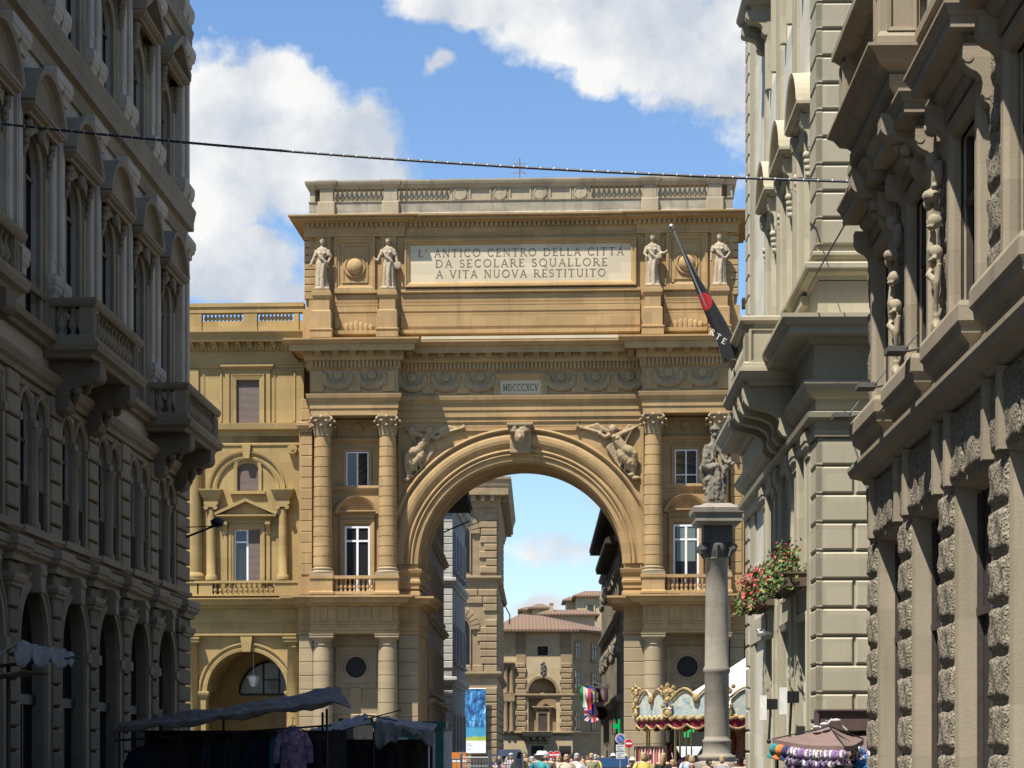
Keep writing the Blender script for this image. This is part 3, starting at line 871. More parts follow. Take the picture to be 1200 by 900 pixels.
# --- recess between the upper columns: windows, pediment, panel
def recess(sx):
    mb = side(sx)
    xw = AX(419, YB)
    mb.box(-11.15, -6.5, YB - .05, YB + .01, AZ(577, YB, -9) , AZ(570, YB, -9))
    mb.sweep([(-11.14, YB), (-6.56, YB)], belt_prof(AZ(577.5, YB, -9), AZ(569.5, YB, -9), .16))
    mb.sweep([(-11.14, YB), (-6.56, YB)], belt_prof(AZ(520, YB, -9), AZ(514, YB, -9), .2))
    mb.frame(xw - 1.0, xw + 1.0, AZ(512, YB, -9), AZ(494, YB, -9), [(0, YB), (.02, YB - .06), (.1, YB - .06), (.12, YB)])
    mb.archring(xw, AZ(503, YB, -9), [(.2, YB), (.22, YB - .07), (.3, YB - .07), (.32, YB)], 0, 2 * PI, 24, True, False)
    # jamb surround of the tall door window
    z0, z1 = Z_bal0, AZ(614, YB, -9)
    mb.frame(xw - .68, xw + .68, z0, z1, [(0, YB), (0, YB - .1), (.1, YB - .12), (.12, YB - .16), (.24, YB - .16), (.26, YB)], closed=False)
    mb.frame(xw - .62, xw + .62, AZ(571, YB, -9), AZ(529, YB, -9), [(0, YB), (0, YB - .04), (.14, YB - .08), (.16, YB)])
    # frieze, brackets and segmental pediment
    zp = AZ(602, YB, -9); zt = AZ(582, YB, -9)
    mb.box(xw - .95, xw + .95, YB - .12, YB + .01, z1 + .27, zp)
    mb.sweep(wrap(xw - 1.0, xw + 1.0, YB - .12, YB), belt_prof(zp - .01, zp + .14, .26))
    hgt = zt - zp; c = 1.2; R = (c * c + hgt * hgt) / (2 * hgt); a = math.asin(c / R)
    mb.archring(xw, zt - R, [(R - .3, YB), (R - .3, YB - .14), (R - .2, YB - .22), (R - .16, YB - .36), (R - .02, YB - .42), (R, YB - .42), (R, YB)], PI / 2 - a, PI / 2 + a, 24)
    mb.poly_y([(xw - c + .1, zp + .05)] + [(xw + (R - .2) * math.sin(-a + 2 * a * i / 16), zt - R + (R - .2) * math.cos(-a + 2 * a * i / 16)) for i in range(17)] + [(xw + c - .1, zp + .05)], [], YB - .1, YB + .002)
    for q in (-1, 1): mb.box(xw + q * 1.55 - .18, xw + q * 1.55 + .18, YB - .04, YB + .003, Z_bal0, AZ(580, YB, -9))
    courses(mb, -11.1, xw - 1.85, YB - .05, Z_bal1, AZ(580, YB, -9), .57, .04)
    courses(mb, xw + 1.85, -6.6, YB - .05, Z_bal1, AZ(580, YB, -9), .57, .04)
    mb.build('window_surround', OC, arch)
    xm = -sx * xw
    hw = AZ(617, YB, -9) - Z_bal0
    w = first_or_clone(STORE, 'adoor%d' % sx, lambda: window_unit('window', 1.36, hw, M['white_frame'], M['glass'], .1, 1, (.79,)), arch, (xm, YB - .07, Z_bal0 + .003))
    if sx > 0:
        c = MB(); c.box(-.5, .5, .035, .052, hw * .48, hw * .97); c.build('curtain', M['glass_sky'], w)
    hu = AZ(530, YB, -9) - AZ(570.5, YB, -9)
    pm = M['glass_sky'] if sx < 0 else M['glass']
    w = window_unit('window', 1.2, hu, M['white_frame'], M['glass'] if sx < 0 else glass('bluish_window_glass', (.03, .05, .08), .03), .06, 1, () if sx < 0 else (.28,))
    w.parent = arch; w.location = (xm, YB - .06, AZ(570.3, YB, -9))
    if sx < 0:
        s = MB(); s.box(-.55, -.02, .03, .05, .06, hu - .06); s.build('pane', M['glass_sky'], w)
both(recess)

# --- main entablature
UP = [(-11.12, YD - 1), (-11.12, -.43), (-6.5, -.43), (-6.5, .6)]
UPF = UP + [(-x, y) for x, y in reversed(UP)]
h = Z_arc1 - Z_cap1
mb = MB()
mb.sweep(UPF, [(-1.0, Z_cap1), (0, Z_cap1), (0, Z_cap1 + .3 * h), (.05, Z_cap1 + .32 * h), (.05, Z_cap1 + .62 * h), (.1, Z_cap1 + .64 * h), (.14, Z_cap1 + .74 * h), (.2, Z_cap1 + .8 * h), (.24, Z_arc1 - .04), (.24, Z_arc1), (-1.0, Z_arc1)])
za, zb = AZ(500, .6, -3), Z_cap1
mb.sweep([(-6.5, .6), (6.5, .6)], [(-.4, za), (-.14, za), (-.14, za + .22), (-.07, za + .26), (-.07, zb + .001), (-.4, zb + .001)])
mb.build('architrave', OC, arch)
mb = MB()
mb.sweep(UPF, [(-.6, Z_arc1), (.04, Z_arc1), (.04, Z_fr1), (-.6, Z_fr1)])
mb.build('frieze', CV, arch)
zd0, zd1, zm0 = AZ(433.5), AZ(424.5), AZ(420)
mb = MB()
mb.sweep(UPF, [(-.6, Z_fr1 - .002), (.08, Z_fr1 - .002), (.12, zd0 + .02), (.16, zd0 + .05), (.16, zd1), (.30, zd1 + .01), (.34, zm0 - .03), (.34, zm0), (.36, AZ(412.5)), (.95, AZ(412.5)), (.98, AZ(411.8, -1)), (.98, AZ(404, -1)), (1.06, AZ(403, -1.2)), (1.2, AZ(399.5, -1.3)), (1.27, AZ(398.5, -1.3)), (1.27, Z_cor1), (.6, Z_cor1 + .12), (-.6, Z_cor1 + .12)])
mb.build('cornice', OC, arch)
mb = MB()
fronts = [((-11.12, -.43), (-6.5, -.43)), ((-6.3, .6), (6.3, .6)), ((6.5, -.43), (11.12, -.43))]
for seg_ in fronts:
    mb = MB()
    for x, y in along(seg_, .205): mb.box(x - .062, x + .062, y - .26, y - .15, zd0 + .05, zd1 - .004)
    mb.build('dentil_band', OC, arch)
for xx in (-11.12, 11.12):
    mb = MB()
    for k in range(9):
        yy = -.3 + k * .205; q = .16 * (1 if xx > 0 else -1)
        mb.box(min(xx + q, xx + q * 1.6), max(xx + q, xx + q * 1.6), yy - .06, yy + .06, zd0 + .05, zd1 - .004)
    mb.build('dentil_band', OC, arch)
for seg_ in fronts:
    mb = MB()
    for x, y in along(seg_, .84): console(mb, x - .17, x + .17, y - .92, y - .34, zm0 + .02, AZ(412.3) - .004)
    mb.build('modillion_band', CV, arch)
mb = MB(); mb.box(-5.2, 5.2, -.66, -.1, Z_cor1 + .04, Z_cor1 + .2); mb.build('sunlit_gutter_strip', M['marble'], arch)  # pale strip: the sunlit line on the centre cornice's top, put in as colour
# carved garlands in the frieze
def garland():
    mb = MB(); rnd = random.Random(3)
    w = .8; hh = .95
    for i in range(15):
        t = i / 14; a = PI * t
        mb.ball((-w * math.cos(a) * .86, -.06, .12 - .5 * math.sin(a) * .9), (.16 + .08 * math.sin(a), .14, .15 + .08 * math.sin(a)), 8, 6)
        mb.ball((-w * math.cos(a) * .86 + rnd.uniform(-.1, .1), -.16, .1 - .5 * math.sin(a) * .9 + rnd.uniform(-.1, .1)), rnd.uniform(.06, .1), 6, 5)
    for sx in (-1, 1):
        mb.tube([(sx * .7, -.05, .16), (sx * .82, -.06, -.2), (sx * .74, -.05, -.5)], [.09, .07, .05], 6)
        mb.ball((sx * .7, -.08, .25), .15, 8, 6)
    mb.ball((0, -.05, .26), (.24, .12, .24), 12, 8); mb.ball((0, -.15, .26), (.1, .08, .1), 8, 6)
    for k in range(8):
        a = 2 * PI * k / 8; mb.ball((.2 * math.cos(a), -.1, .26 + .2 * math.sin(a)), .07, 6, 5)
    return mb.sculpt('garland', CV, voxel=.035, smooth=1)
zg = (Z_arc1 + Z_fr1) / 2 + .08
gx = [(AX(396.5, -.4), -.46), (AX(436, -.4), -.46), (AX(483, .6), .57), (AX(522.5, .6), .57), (AX(563, .6), .57)]
for x, y in gx:
    for s in (-1, 1): first_or_clone(STORE, 'garl', garland, arch, (s * x, y, zg))
for x, y in ((-10.75, -.47), (-8.77, -.47), (-6.95, -.47), (AX(502.5, .6), .55), (AX(543, .6), .55)):
    for s in (-1, 1): mb = MB(); mb.block(s * x - .33, s * x + .33, y - .07, y + .03, Z_arc1 + .12, Z_fr1 - .1, .02); mb.build('frieze_block', OC, arch)
# date panel
mb = MB()
px0, px1 = AX(586, .5), AX(634, .5); pz0, pz1 = AZ(462.5, .5, -1), AZ(445.5, .5, -1)
mb.frame(px0, px1, pz0, pz1, [(0, .58), (0, .5), (.28, .44), (.34, .44), (.36, .6)])
dp = mb.build('date_panel', OC, arch)
mb = MB(); mb.box(px0, px1, .535, .6, pz0, pz1); mb.build('tablet', M['marble'], dp)
mb = MB(); lettering(mb, 'MDCCCXCV', px0 + .14, px1 - .14, pz0 + .2, pz1 - pz0 - .4, .534, .006, .1); mb.build('lettering', M['letter'], dp)

# --- winged figures in the spandrels
def victory(sx):
    mb = side(sx)
    def p(px, py, y=-.05): return (AX(px, .7), YS + .75 * y, AZ(py, .7, -4))
    rnd = random.Random(5)
    mb.tube([p(501, 511, -.1), p(497, 519, -.2), p(490, 528, -.22)], [.22, .27, .29], 12)            # torso
    mb.ball(p(503, 505.5, -.25), (.2, .22, .25)); mb.ball(p(503, 503.5, -.18), (.25, .22, .2)); mb.ball(p(500, 504.5, -.16), .15)
    for q in (514, 516): mb.ball(p(501.5 - (q - 514) * 2, q, -.42), .14)
    # arm and trumpet over the crown of the arch
    mb.tube([p(505, 511, -.1), p(512, 514, -.25), p(519, 509, -.25)], [.16, .12, .09], 8)
    mb.tube([p(517, 509, -.25), p(531, 505, -.2), p(542, 502, -.16), p(545, 501, -.15)], [.05, .06, .1, .2], 8)
    mb.tube([p(495, 511, -.1), p(487, 508, -.25), p(480, 505, -.22)], [.16, .12, .09], 8)
    mb.tube([p(474, 501, -.2), p(480, 505, -.25), p(486, 516, -.25), p(489, 524, -.2)], [.05, .07, .05, .05], 6)
    # legs under drapery, knees forward, and a trailing foot
    mb.tube([p(491, 528, -.2), p(482, 531, -.42), p(478, 534, -.45), p(477, 547, -.3), p(479, 558, -.2)], [.3, .26, .2, .15, .1], 12)
    mb.tube([p(494, 530, -.15), p(492, 537, -.35), p(488, 541, -.38), p(481, 552, -.25), p(477, 561, -.15)], [.27, .25, .19, .13, .08], 12)
    mb.ball(p(476, 562, -.2), (.26, .14, .12)); mb.ball(p(481, 558, -.2), (.22, .14, .12))
    for k in range(16):                                                                            # folds
        a = rnd.uniform(0, 1); x0 = 494 - 15 * a; y0 = 528 + 6 * a + rnd.uniform(-1, 3)
        mb.tube([p(x0, y0, -.4), p(x0 - rnd.uniform(-2, 2), y0 + 10, -.5), p(x0 - rnd.uniform(-1, 4), y0 + rnd.uniform(18, 27) * (1 - .3 * a), -.22)], [.06, .09, .05], 6)
    for k in range(8): mb.tube([p(505 - k, 518 + k * 1.5, -.05), p(509 - k * 2, 527 + k * 3, -.14), p(503 - k * 2.6, 537 + k * 3, -.05)], [.05, .1, .05], 6)
    for k in range(11):                                                                            # wings, feather by feather
        t = k / 10
        mb.tube([p(503, 511 - t, 0), p(515 + 6 * (1 - t), 500 + 5 * t, -.1), p(524 + 16 * (1 - t) - 4 * t, 503 + 10 * t, -.04)], [.13, .15, .05], 6)
        mb.tube([p(495, 511, 0), p(489 - 6 * (1 - t), 501 + 6 * t, -.1), p(481 - 6 * (1 - t) + 3 * t, 503 + 17 * t, -.03)], [.12, .13, .04], 6)
    mb.sculpt('winged_relief', CV, arch, voxel=.032, smooth=1, rough=.012)
    fr = side(sx)
    fr.box(-6.55, -6.36, YS - .12, YS + .02, Z_bal1, AZ(500, 0, -3)); fr.box(-6.36, -.9, YS - .1, YS + .02, AZ(503, 0, -3), AZ(500, 0, -3))
    fr.build('spandrel_border', OC, arch)
both(victory)

# --- attic
mb = MB()
YA = .2
mb.box(-11.48, 11.48, YA + .15, YD - .2, Z_cor1 - .2, Z_att1 + .02)
mb.box(-11.3, 11.3, YA, YA + .17, Z_att0 - .3, Z_att1 + .01)
att = mb.build('attic', OC, arch)
for s in (-1, 1):
    mb = MB(); n = 9; z0, z1 = AZ(350, .2), AZ(272, .2); hh = (z1 - z0) / n
    for i in range(n):
        x0, x1 = (-11.55, -10.85) if s < 0 else (10.85, 11.55)
        mb.block(x0, x1, YA - .03, YA + .3, z0 + i * hh + .02, z0 + (i + 1) * hh - .02, .03)
        for k in range(6):
            a, b = YA + .32 + k * .95, YA + 1.25 + k * .95
            q = MB(); q.block(a, b, 0, .1, z0 + i * hh + .02, z0 + (i + 1) * hh - .02, .03)
            mb.add([(s * (11.53 - v[1]), v[0], v[2]) for v in q.v], q.f)
    mb.box(*( (-11.62, -10.8) if s < 0 else (10.8, 11.62)), YA - .12, YD - .3, Z_att0 - .2, AZ(362, .2))
    mb.build('corner_strip', OC, att)
# stepped mouldings under the inscription
mb = MB()
for (pa, pb, d) in ((392, 386.5, .34), (369, 366.2, .1), (386.5, 369, .16), (357.5, 354.5, .1), (366, 357.5, .1), (354, 344, .05), (343, 338.5, .2)):
    z0, z1 = AZ(pa, YA, 0), AZ(pb, YA, 0)
    mb.sweep([(-6.35, YA), (6.35, YA)], [(-.02, z0), (d * .6, z0), (d, z0 + (z1 - z0) * .25), (d, z1), (-.02, z1 - .01)])
    mb.sweep([(-9.9, YA), (-7.6, YA)], [(-.02, z0), (d * .6, z0), (d, z0 + (z1 - z0) * .25), (d, z1), (-.02, z1 - .01)])
    mb.sweep([(7.6, YA), (9.9, YA)], [(-.02, z0), (d * .6, z0), (d, z0 + (z1 - z0) * .25), (d, z1), (-.02, z1 - .01)])
for s in (-1, 1):                                      # scalloped crest between the pedestals
    for k in range(7):
        mb.ball((s * 8.75 + (k - 3) * .26, YA - .17, AZ(383, YA, 0)), (.14, .05, .2 + .18 * (3 - abs(k - 3)) / 3), 8, 6)
mb.build('attic_moulding', OC, att)
# pedestals and pilasters for the statues
ST = [AX(377.5, -.3), AX(454.5, -.3)]
ZP = AZ(340, -.3)
def ped(x):
    mb = MB()
    za, zb, zc, zd = AZ(395.5, -.5), AZ(386, -.5), AZ(364, -.4), AZ(349, -.3)
    mb.sweep(wrap(x - .52, x + .52, -.75, YA), [(-.5, za), (.06, za), (.06, zb - .06), (.1, zb - .04), (.1, zb + .02), (0, zb + .06), (0, zc - .05), (-.06, zc + .02), (-.5, zc + .02)])
    mb.sweep(wrap(x - .42, x + .42, -.62, YA), [(-.4, zc), (.0, zc), (0, zd - .05), (.05, zd), (.1, zd + .1), (.1, ZP - .12), (.04, ZP - .1), (.04, ZP), (-.4, ZP)])
    mb.build('statue_pedestal', OC, att)
    mb = MB()
    mb.box(x - .4, x + .4, YA - .14, YA + .01, ZP, Z_att1 - .5)
    mb.sweep(wrap(x - .4, x + .4, YA - .14, YA), belt_prof(Z_att1 - .52, Z_att1 - .2, .1))
    mb.box(x - .42, x + .42, YA - .16, YA + .01, Z_att1 - .2, Z_att1)
    mb.build('pilaster', OC, att)
for x in ST: ped(x); ped(-x)
# round medallions in square panels
def medallion_obj():
    mb = MB()
    rr = [(.60, 0), (.60, -.08), (.52, -.13), (.5, -.09), (.44, -.07)]
    dome = [(.45, -.05), (.43, -.15), (.33, -.25), (.17, -.31), (.002, -.33)]
    z0, z1 = AZ(337, YA) - AZ(312.5, YA), AZ(281, YA) - AZ(312.5, YA)
    mb.frame(-.95, .95, z0, z1, [(-.14, .0), (-.12, -.05), (0, -.1), (.02, -.16), (.14, -.16), (.16, 0)])
    mb.frame(-.62, .62, z0 + .34, z1 - .3, [(-.03, 0), (-.02, -.05), (.07, -.05), (.08, 0)])
    for pr in (rr, dome):
        mb.archring(0, 0, pr, 0, 2 * PI, 36, True, False)
    return mb.build('medallion', OC)
for s in (-1, 1):
    first_or_clone(STORE, 'medal', medallion_obj, att, (s * AX(416, .2) * -1, YA - .003, AZ(312.5, YA)))
# inscription
mb = MB()
ix0, ix1, iz0, iz1 = AX(480.5, .2), -AX(480.5, .2), AZ(331, YA, -3), AZ(287, YA, -3)
mb.frame(ix0, ix1, iz0, iz1, [(-.01, YA - .04), (0, YA - .12), (.1, YA - .2), (.14, YA - .2), (.18, YA - .28), (.26, YA - .28), (.3, YA - .01)])
ip = mb.build('inscription_panel', OC, arch)
mb = MB(); mb.box(ix0, ix1, YA - .06, YA - .005, iz0, iz1)
mb.build('tablet', M['marble'], ip)
mb = MB()
yl = YA - .061
def lx(px): return AX(px, .2)
def lz(py): return AZ(py, YA, 0)
lettering(mb, "L' ANTICO CENTRO DELLA CITTA^", lx(490), lx(731), lz(300.5), .42, yl, .006)
mb.build('lettering', M['letter'], ip); mb = MB()
lettering(mb, "DA SECOLARE SQUALLORE", lx(510), lx(712), lz(312.8), .42, yl, .006)
mb.build('lettering', M['letter'], ip); mb = MB()
lettering(mb, "A VITA NUOVA RESTITUITO", lx(511), lx(710), lz(325.3), .42, yl, .006)
mb.build('lettering', M['letter'], ip)
# attic cornice
ATP = [(-11.5, YD - .1), (-11.5, YA - .18), (-6.2, YA - .18), (-6.2, YA)]
ATP = ATP + [(-x, y) for x, y in reversed(ATP)]
zc0, zc1 = Z_att1 - .02, AZ(251, -.6)
zq = AZ(261, 0)
mb = MB()
mb.sweep(ATP, [(-.3, zc0 - .42), (.04, zc0 - .42), (.06, zc0 - .3), (.03, zc0 - .28), (.05, zc0), (.1, zc0 + .05), (.1, zq - .02), (.2, zq), (.24, zq + .05), (.6, zq + .08), (.6, zq + .22), (.64, zq + .24), (.72, zc1 - .12), (.8, zc1 - .06), (.8, zc1), (-.3, zc1 + .04)])
ac = mb.build('attic_cornice', OC, arch)
mb = MB()
for seg_ in (((-11.45, YA - .18), (-6.2, YA - .18)), ((-6.2, YA), (6.2, YA)), ((6.2, YA - .18), (11.45, YA - .18))):
    mb = MB()
    for x, y in along(seg_, .25): mb.box(x - .075, x + .075, y - .22, y - .09, zc0 + .06, zq - .004)
    mb.build('dentil_band', OC, ac)
# parapet with balusters
yp = -.05
zp0, zp1, zp2, zp3 = zc1 + .02, AZ(236, yp), AZ(221, yp), AZ(211.5, yp)
mb = MB()
mb.sweep([(-11.25, YD - .3), (-11.25, yp), (11.25, yp), (11.25, YD - .3)], [(-.6, zp0), (.06, zp0), (.06, zp0 + .12), (.0, zp0 + .2), (0, zp1 - .06), (.05, zp1 - .02), (.05, zp1), (-.55, zp1)])
par = mb.build('parapet', M['lichen'], arch)
mb = MB()
px_ = [AX(383, yp), AX(458, yp)]
for s in (-1, 1):
    for x in px_:
        mb = MB()
        mb.block(s * x - .36, s * x + .36, yp - .12, yp + .4, zp1, zp2 + .02, .03)
        mb.block(s * x - .46, s * x + .46, yp - .2, yp + .4, zp0 + .03, zp1 - .003, .05)
        mb.build('parapet_pier', M['weathered'], par)
    mb = MB(); x0, x1 = sorted((s * 11.22, s * 10.95)); mb.box(x0, x1, yp + .05, YD - .4, zp1, zp2); mb.build('parapet_pier', M['weathered'], par)
x0 = AX(527, yp)
mb = MB()
mb.box(x0, -x0, yp + .02, yp + .45, zp1, zp2)
for i in range(4):
    c = x0 + .55 + i * (-2 * x0 - 1.1) / 3
    mb.archring(c, (zp1 + zp2) / 2, [(.36, yp + .03), (.36, yp - .04), (.30, yp - .06), (.29, yp - .03), (.02, yp - .035)], 0, 2 * PI, 20, False, False)
    mb.frame(c - .42, c + .42, zp1 + .06, zp2 - .04, [(-.02, yp + .03), (-.02, yp - .02), (.03, yp - .02), (.03, yp + .03)])
    if i < 3:
        w = (-2 * x0 - 1.1) / 3
        mb.frame(c + .56, c + w - .56, zp1 + .07, zp2 - .06, [(0, yp + .03), (0, yp - .05), (.08, yp - .05), (.09, yp + .03)])
mb.build('parapet_panel', M['weathered'], par)
for s in (-1, 1):
    for (a, b, n) in ((px_[0] + .38, px_[1] - .38, 10), (px_[1] + .38, x0, 10)):
        mb = MB(mx=-s)
        balusters(mb, a + .04, b - .04, yp + .22, zp1, zp2, n, .135)
        mb.build('balustrade', M['weathered'], par)
mb = MB()
mb.box(-10.1, 10.3, 1.4, YD - .6, zp0 - .2, zp3 + .2); mb.build('roof_block', M['weathered'], par)
mb = MB()
cp = [(-11.28, YD - .3), (-11.28, yp), (px_[0] - .36, yp), (px_[0] - .36, yp - .12), (px_[0] + .36, yp - .12), (px_[0] + .36, yp), (px_[1] - .36, yp), (px_[1] - .36, yp - .12), (px_[1] + .36, yp - .12), (px_[1] + .36, yp), (x0, yp), (x0, yp - .03)]
cp = cp + [(-x, y) for x, y in reversed(cp)]
mb.sweep(cp, [(-.55, zp2), (.04, zp2), (.08, zp2 + .1), (.16, zp2 + .2), (.2, zp3 - .1), (.2, zp3 - .02), (.1, zp3), (-.55, zp3 + .03)])
mb.build('coping', M['weathered'], par)

# --- statues on the attic (each stands on its own pedestal)
sh = 2.72
def place_statue(x, armL, armR, label, seed, extras=None, sway=0.0):
    mb = MB()
    draped(mb, sh, armL, armR, seed, extras, sway)
    mb.box(-.4, .4, -.36, .36, -.02, .12)
    o = mb.sculpt('statue', M['statue'], voxel=.033, smooth=0, rough=.008)
    w = A.world(x, -.22, ZP + .02)
    o.location = w; o.rotation_euler = (0, 0, A.th)
    tag(o, label, 'statue', 'allegorical statues on the attic of the arch')
def shield(mb, u):
    for k in range(3): mb.ball((1.45 * u, -.2 * u, 3.6 * u), (.62 * u, .12 * u, .62 * u), 16, 8)
def book(mb, u):
    mb.obox((.95 * u, -.6 * u, 4.5 * u), .35 * u, .12 * u, .42 * u)
def helm(mb, u):
    mb.tube([(0, -.2 * u, 7.6 * u), (0, .1 * u, 7.95 * u), (0, .5 * u, 7.6 * u)], [.1 * u, .16 * u, .1 * u], 8)
def child(mb, u):
    mb.tube([(.25 * u, -.6 * u, 5.4 * u), (.5 * u, -.75 * u, 4.9 * u)], [.22 * u, .3 * u], 8); mb.ball((.2 * u, -.75 * u, 5.8 * u), .24 * u)
place_statue(ST[0], [(-1.2, -.1, 4.9), (-1.75, -.3, 3.7)], [(1.25, .05, 5.1), (.95, -.3, 4.2)], 'helmeted draped statue stretching one arm down, nearest the lantern building', 1, helm, -.15)
place_statue(ST[1], [(-1.2, -.1, 5.1), (-1.55, -.6, 4.2), (-1.85, -.5, 4.5)], [(1.2, 0, 5.0), (1.4, -.15, 3.9)], 'draped stone statue resting a round shield at its side', 2, shield, .12)
place_statue(-ST[1], [(-1.2, -.1, 5.0), (-.8, -.55, 4.4)], [(1.15, -.2, 5.0), (1.7, -.7, 4.9), (2.1, -.6, 5.2)], 'draped stone statue holding one forearm out over the panel', 3, book, -.1)
place_statue(-ST[0], [(-1.1, 0, 5.0), (-1.2, -.2, 3.8)], [(1.5, .1, 5.0), (1.0, -.3, 4.2)], 'helmeted draped statue with a hand on its hip, beside the flag', 4, helm, .15)
# aerial on the roof
mb = MB()
ax = A.world(AX(609, 3), 3.0, 0); z0 = zp3; 
mb.tube([(0, 0, -3.2), (0, 0, 1.9)], .03, 6)
for k, (z, l) in enumerate(((1.6, .35), (1.35, .45), (1.1, .4))): mb.tube([(-l, 0, z), (l, 0, z)], .016, 5)
mb.tube([(-.3, -.1, 1.6), (.35, .1, 1.0)], .014, 5)
o = mb.build('antenna', plain('rusty_aerial', (.22, .12, .07), .8), None, (ax.x, ax.y, z0))
tag(o, 'thin television aerial above the parapet of the arch', 'antenna')

# =================================================================== wings beside the arch
def wing(sx, label):
    root = thing('arcaded_building', label, 'building', (A.ox, A.oy, 0), A.th)
    Y = 1.9                                  # wall plane
    OW = M['ochre_wing']
    X = lambda px, y=Y: A.x(px, y)
    Z = lambda py, y=Y: A.z(py, y, -14)
    xr = XO + .02; xl = X(150)
    xc = X(289.5)                            # bay axis
    def bm(): return side(sx)
    # ground arch, shop front
    zg0, zs = Z(745), Z(810)
    ro = 2.18
    mb = bm()
    holes = [arched(xc - ro, xc + ro, .02, zs, 28)]
    zw0, zw1 = Z(682), Z(620); hw = .72
    u0, u1 = Z(496), Z(445); l0, lz_ = Z(575), Z(548)
    holes += [rect(xc - hw, xc + hw, zw0, zw1), rect(X(277), X(304), u0, u1), arched(X(278), X(303), l0, Z(550), 10, .35)]
    mb.poly_y(rect(xl, xr, 0, Z(390)), holes, Y, Y + .45, back=False)
    wall = mb.build('wall', OW, root)
    b = bm()                                 # vaulted porch behind the arch, back wall with fanlight
    b.box(xl, xr, Y + 5.0, Y + 5.3, 0, zs + 3.2); b.box(xc - 3.4, xc - 3.1, Y + .5, Y + 5.0, 0, zs + 3.2)
    b.box(xc + 3.1, xc + 3.4, Y + .5, Y + 5.0, 0, zs + 3.2)
    b.archring(xc, zs, [(ro + .15, Y + .4), (ro + .15, Y + 4.99), (ro + .5, Y + 4.99), (ro + .5, Y + .4)], 0, PI, 32)
    b.box(xl, xr, Y + 5.4, Y + 12, 0, Z(392)); b.box(xl, xr, Y + .5, Y + 12, Z(410), Z(392))
    b.build('porch', OW, root)
    g = bm(); gr = 1.75; gx = xc + .55
    g.poly_y(arched(gx - gr, gx + gr, zs - .02, zs, 24), [], Y + 4.9, Y + 4.94)
    fl = bm(); fl.archring(gx, zs, [(gr - .02, Y + 4.84), (gr - .02, Y + 5.0), (gr + .1, Y + 5.0), (gr + .1, Y + 4.84)], 0, PI, 24)
    for q in (-.45, .45): fl.box(gx + q - .05, gx + q + .05, Y + 4.84, Y + 4.9, zs, zs + math.sqrt(gr * gr - q * q))
    fl.box(gx - gr, gx + gr, Y + 4.83, Y + 4.95, zs - .1, zs + .02); fl.box(gx - .4, gx + .4, Y + 4.85, Y + 4.9, zs + .75, zs + .82)
    fo = fl.build('fanlight', M['iron'], root); g.build('pane', glass('hazy_fanlight_glass', (.075, .08, .09), .25), fo)
    # arch mouldings, keystone, imposts
    mb = bm()
    mb.archring(xc, zs, [(ro, Y + .01), (ro, Y - .1), (ro + .16, Y - .12), (ro + .2, Y - .06), (ro + .32, Y - .06), (ro + .36, Y - .16), (ro + .46, Y - .16), (ro + .48, Y + .01)], 0, PI, 40)
    mb.poly_y([(xc - .22, zs + ro - .05), (xc + .22, zs + ro - .05), (xc + .32, zg0 - .06), (xc - .32, zg0 - .06)], [], Y - .3, Y)
    for s in (-1, 1):
        x0, x1 = sorted((xc + s * ro, xc + s * (ro + .5)))
        mb.sweep(wrap(x0, x1, Y - .12, Y + .4), belt_prof(zs - .34, zs, .12))
        mb.box(x0 + .06, x1 - .06, Y - .1, Y + .01, 0, zs - .35)
    mb.build('arch_moulding', OW, wall)
    # big half columns of the ground floor and of the main floor
    for (xx) in (X(222, Y - .3), xr - .45):
        mb = bm()
        zt = Z(747)
        mb.lathe([(.47, 0), (.47, zt * .4), (.41, zt - .6), (.46, zt - .57), (.46, zt - .5), (.41, zt - .48), (.41, zt - .34), (.5, zt - .26)], xx, Y - .12, 24)
        mb.box(xx - .55, xx + .55, Y - .67, Y + .02, zt - .26, zt - .1); mb.box(xx - .6, xx + .6, Y - .72, Y + .02, zt - .1, zt + .001)
        mb.build('half_column', OW, root)
    mb = bm()
    xx = X(226.5, Y - .3); z0, z1 = Z(680), Z(500)
    mb.lathe([(.46, z0 + .4), (.46, z0 + 2), (.41, z1 - .7)], xx, Y - .1, 24)
    mb.lathe([(.6, z0), (.6, z0 + .14), (.62, z0 + .2), (.56, z0 + .28), (.54, z0 + .34), (.46, z0 + .42)], xx, Y - .1, 24)
    mb.lathe([(.41, z1 - .7), (.47, z1 - .6), (.52, z1 - .3), (.62, z1)], xx, Y - .1, 24)
    mb.build('half_column', OW, root)
    # lower entablature
    mb = bm()
    pth = [(xl, Y - .2), (xr, Y - .2)]
    z1, z2 = Z(713), Z(702)
    mb.sweep(pth, [(-.25, zg0), (.1, zg0), (.1, zg0 + .1), (0, zg0 + .12), (0, zg0 + .5), (.04, zg0 + .52), (.04, zg0 + .62), (0, zg0 + .64), (0, z1), (.1, z1), (.2, z1 + .12), (.6, z1 + .16), (.62, z1 + .3), (.8, z2 - .06), (.8, z2), (-.25, z2 + .06)])
    mb.build('lower_cornice', OW, root)
    # balcony
    mb = bm()
    zb0, zb1 = Z(698.5, Y - .5), Z(680.5, Y - .5); yb = Y - .55
    mb.box(xl, xr, yb - .12, yb + .3, zb0, zb0 + .1); mb.box(xl, xr, yb - .1, yb + .28, zb1 - .13, zb1)
    xa, xb = X(249, yb), X(322, yb)
    for (p0, p1) in ((xl, X(231, yb)), (X(233, yb), xa), (xb, xr)): mb.box(p0, p1, yb - .04, yb + .22, zb0 + .1, zb1 - .13)
    balusters(mb, xa, xb, yb + .09, zb0 + .1, zb1 - .13, 12, .11)
    mb.build('balustrade', OW, root)
    # main-floor window: pediment, consoles, surround
    mb = bm()
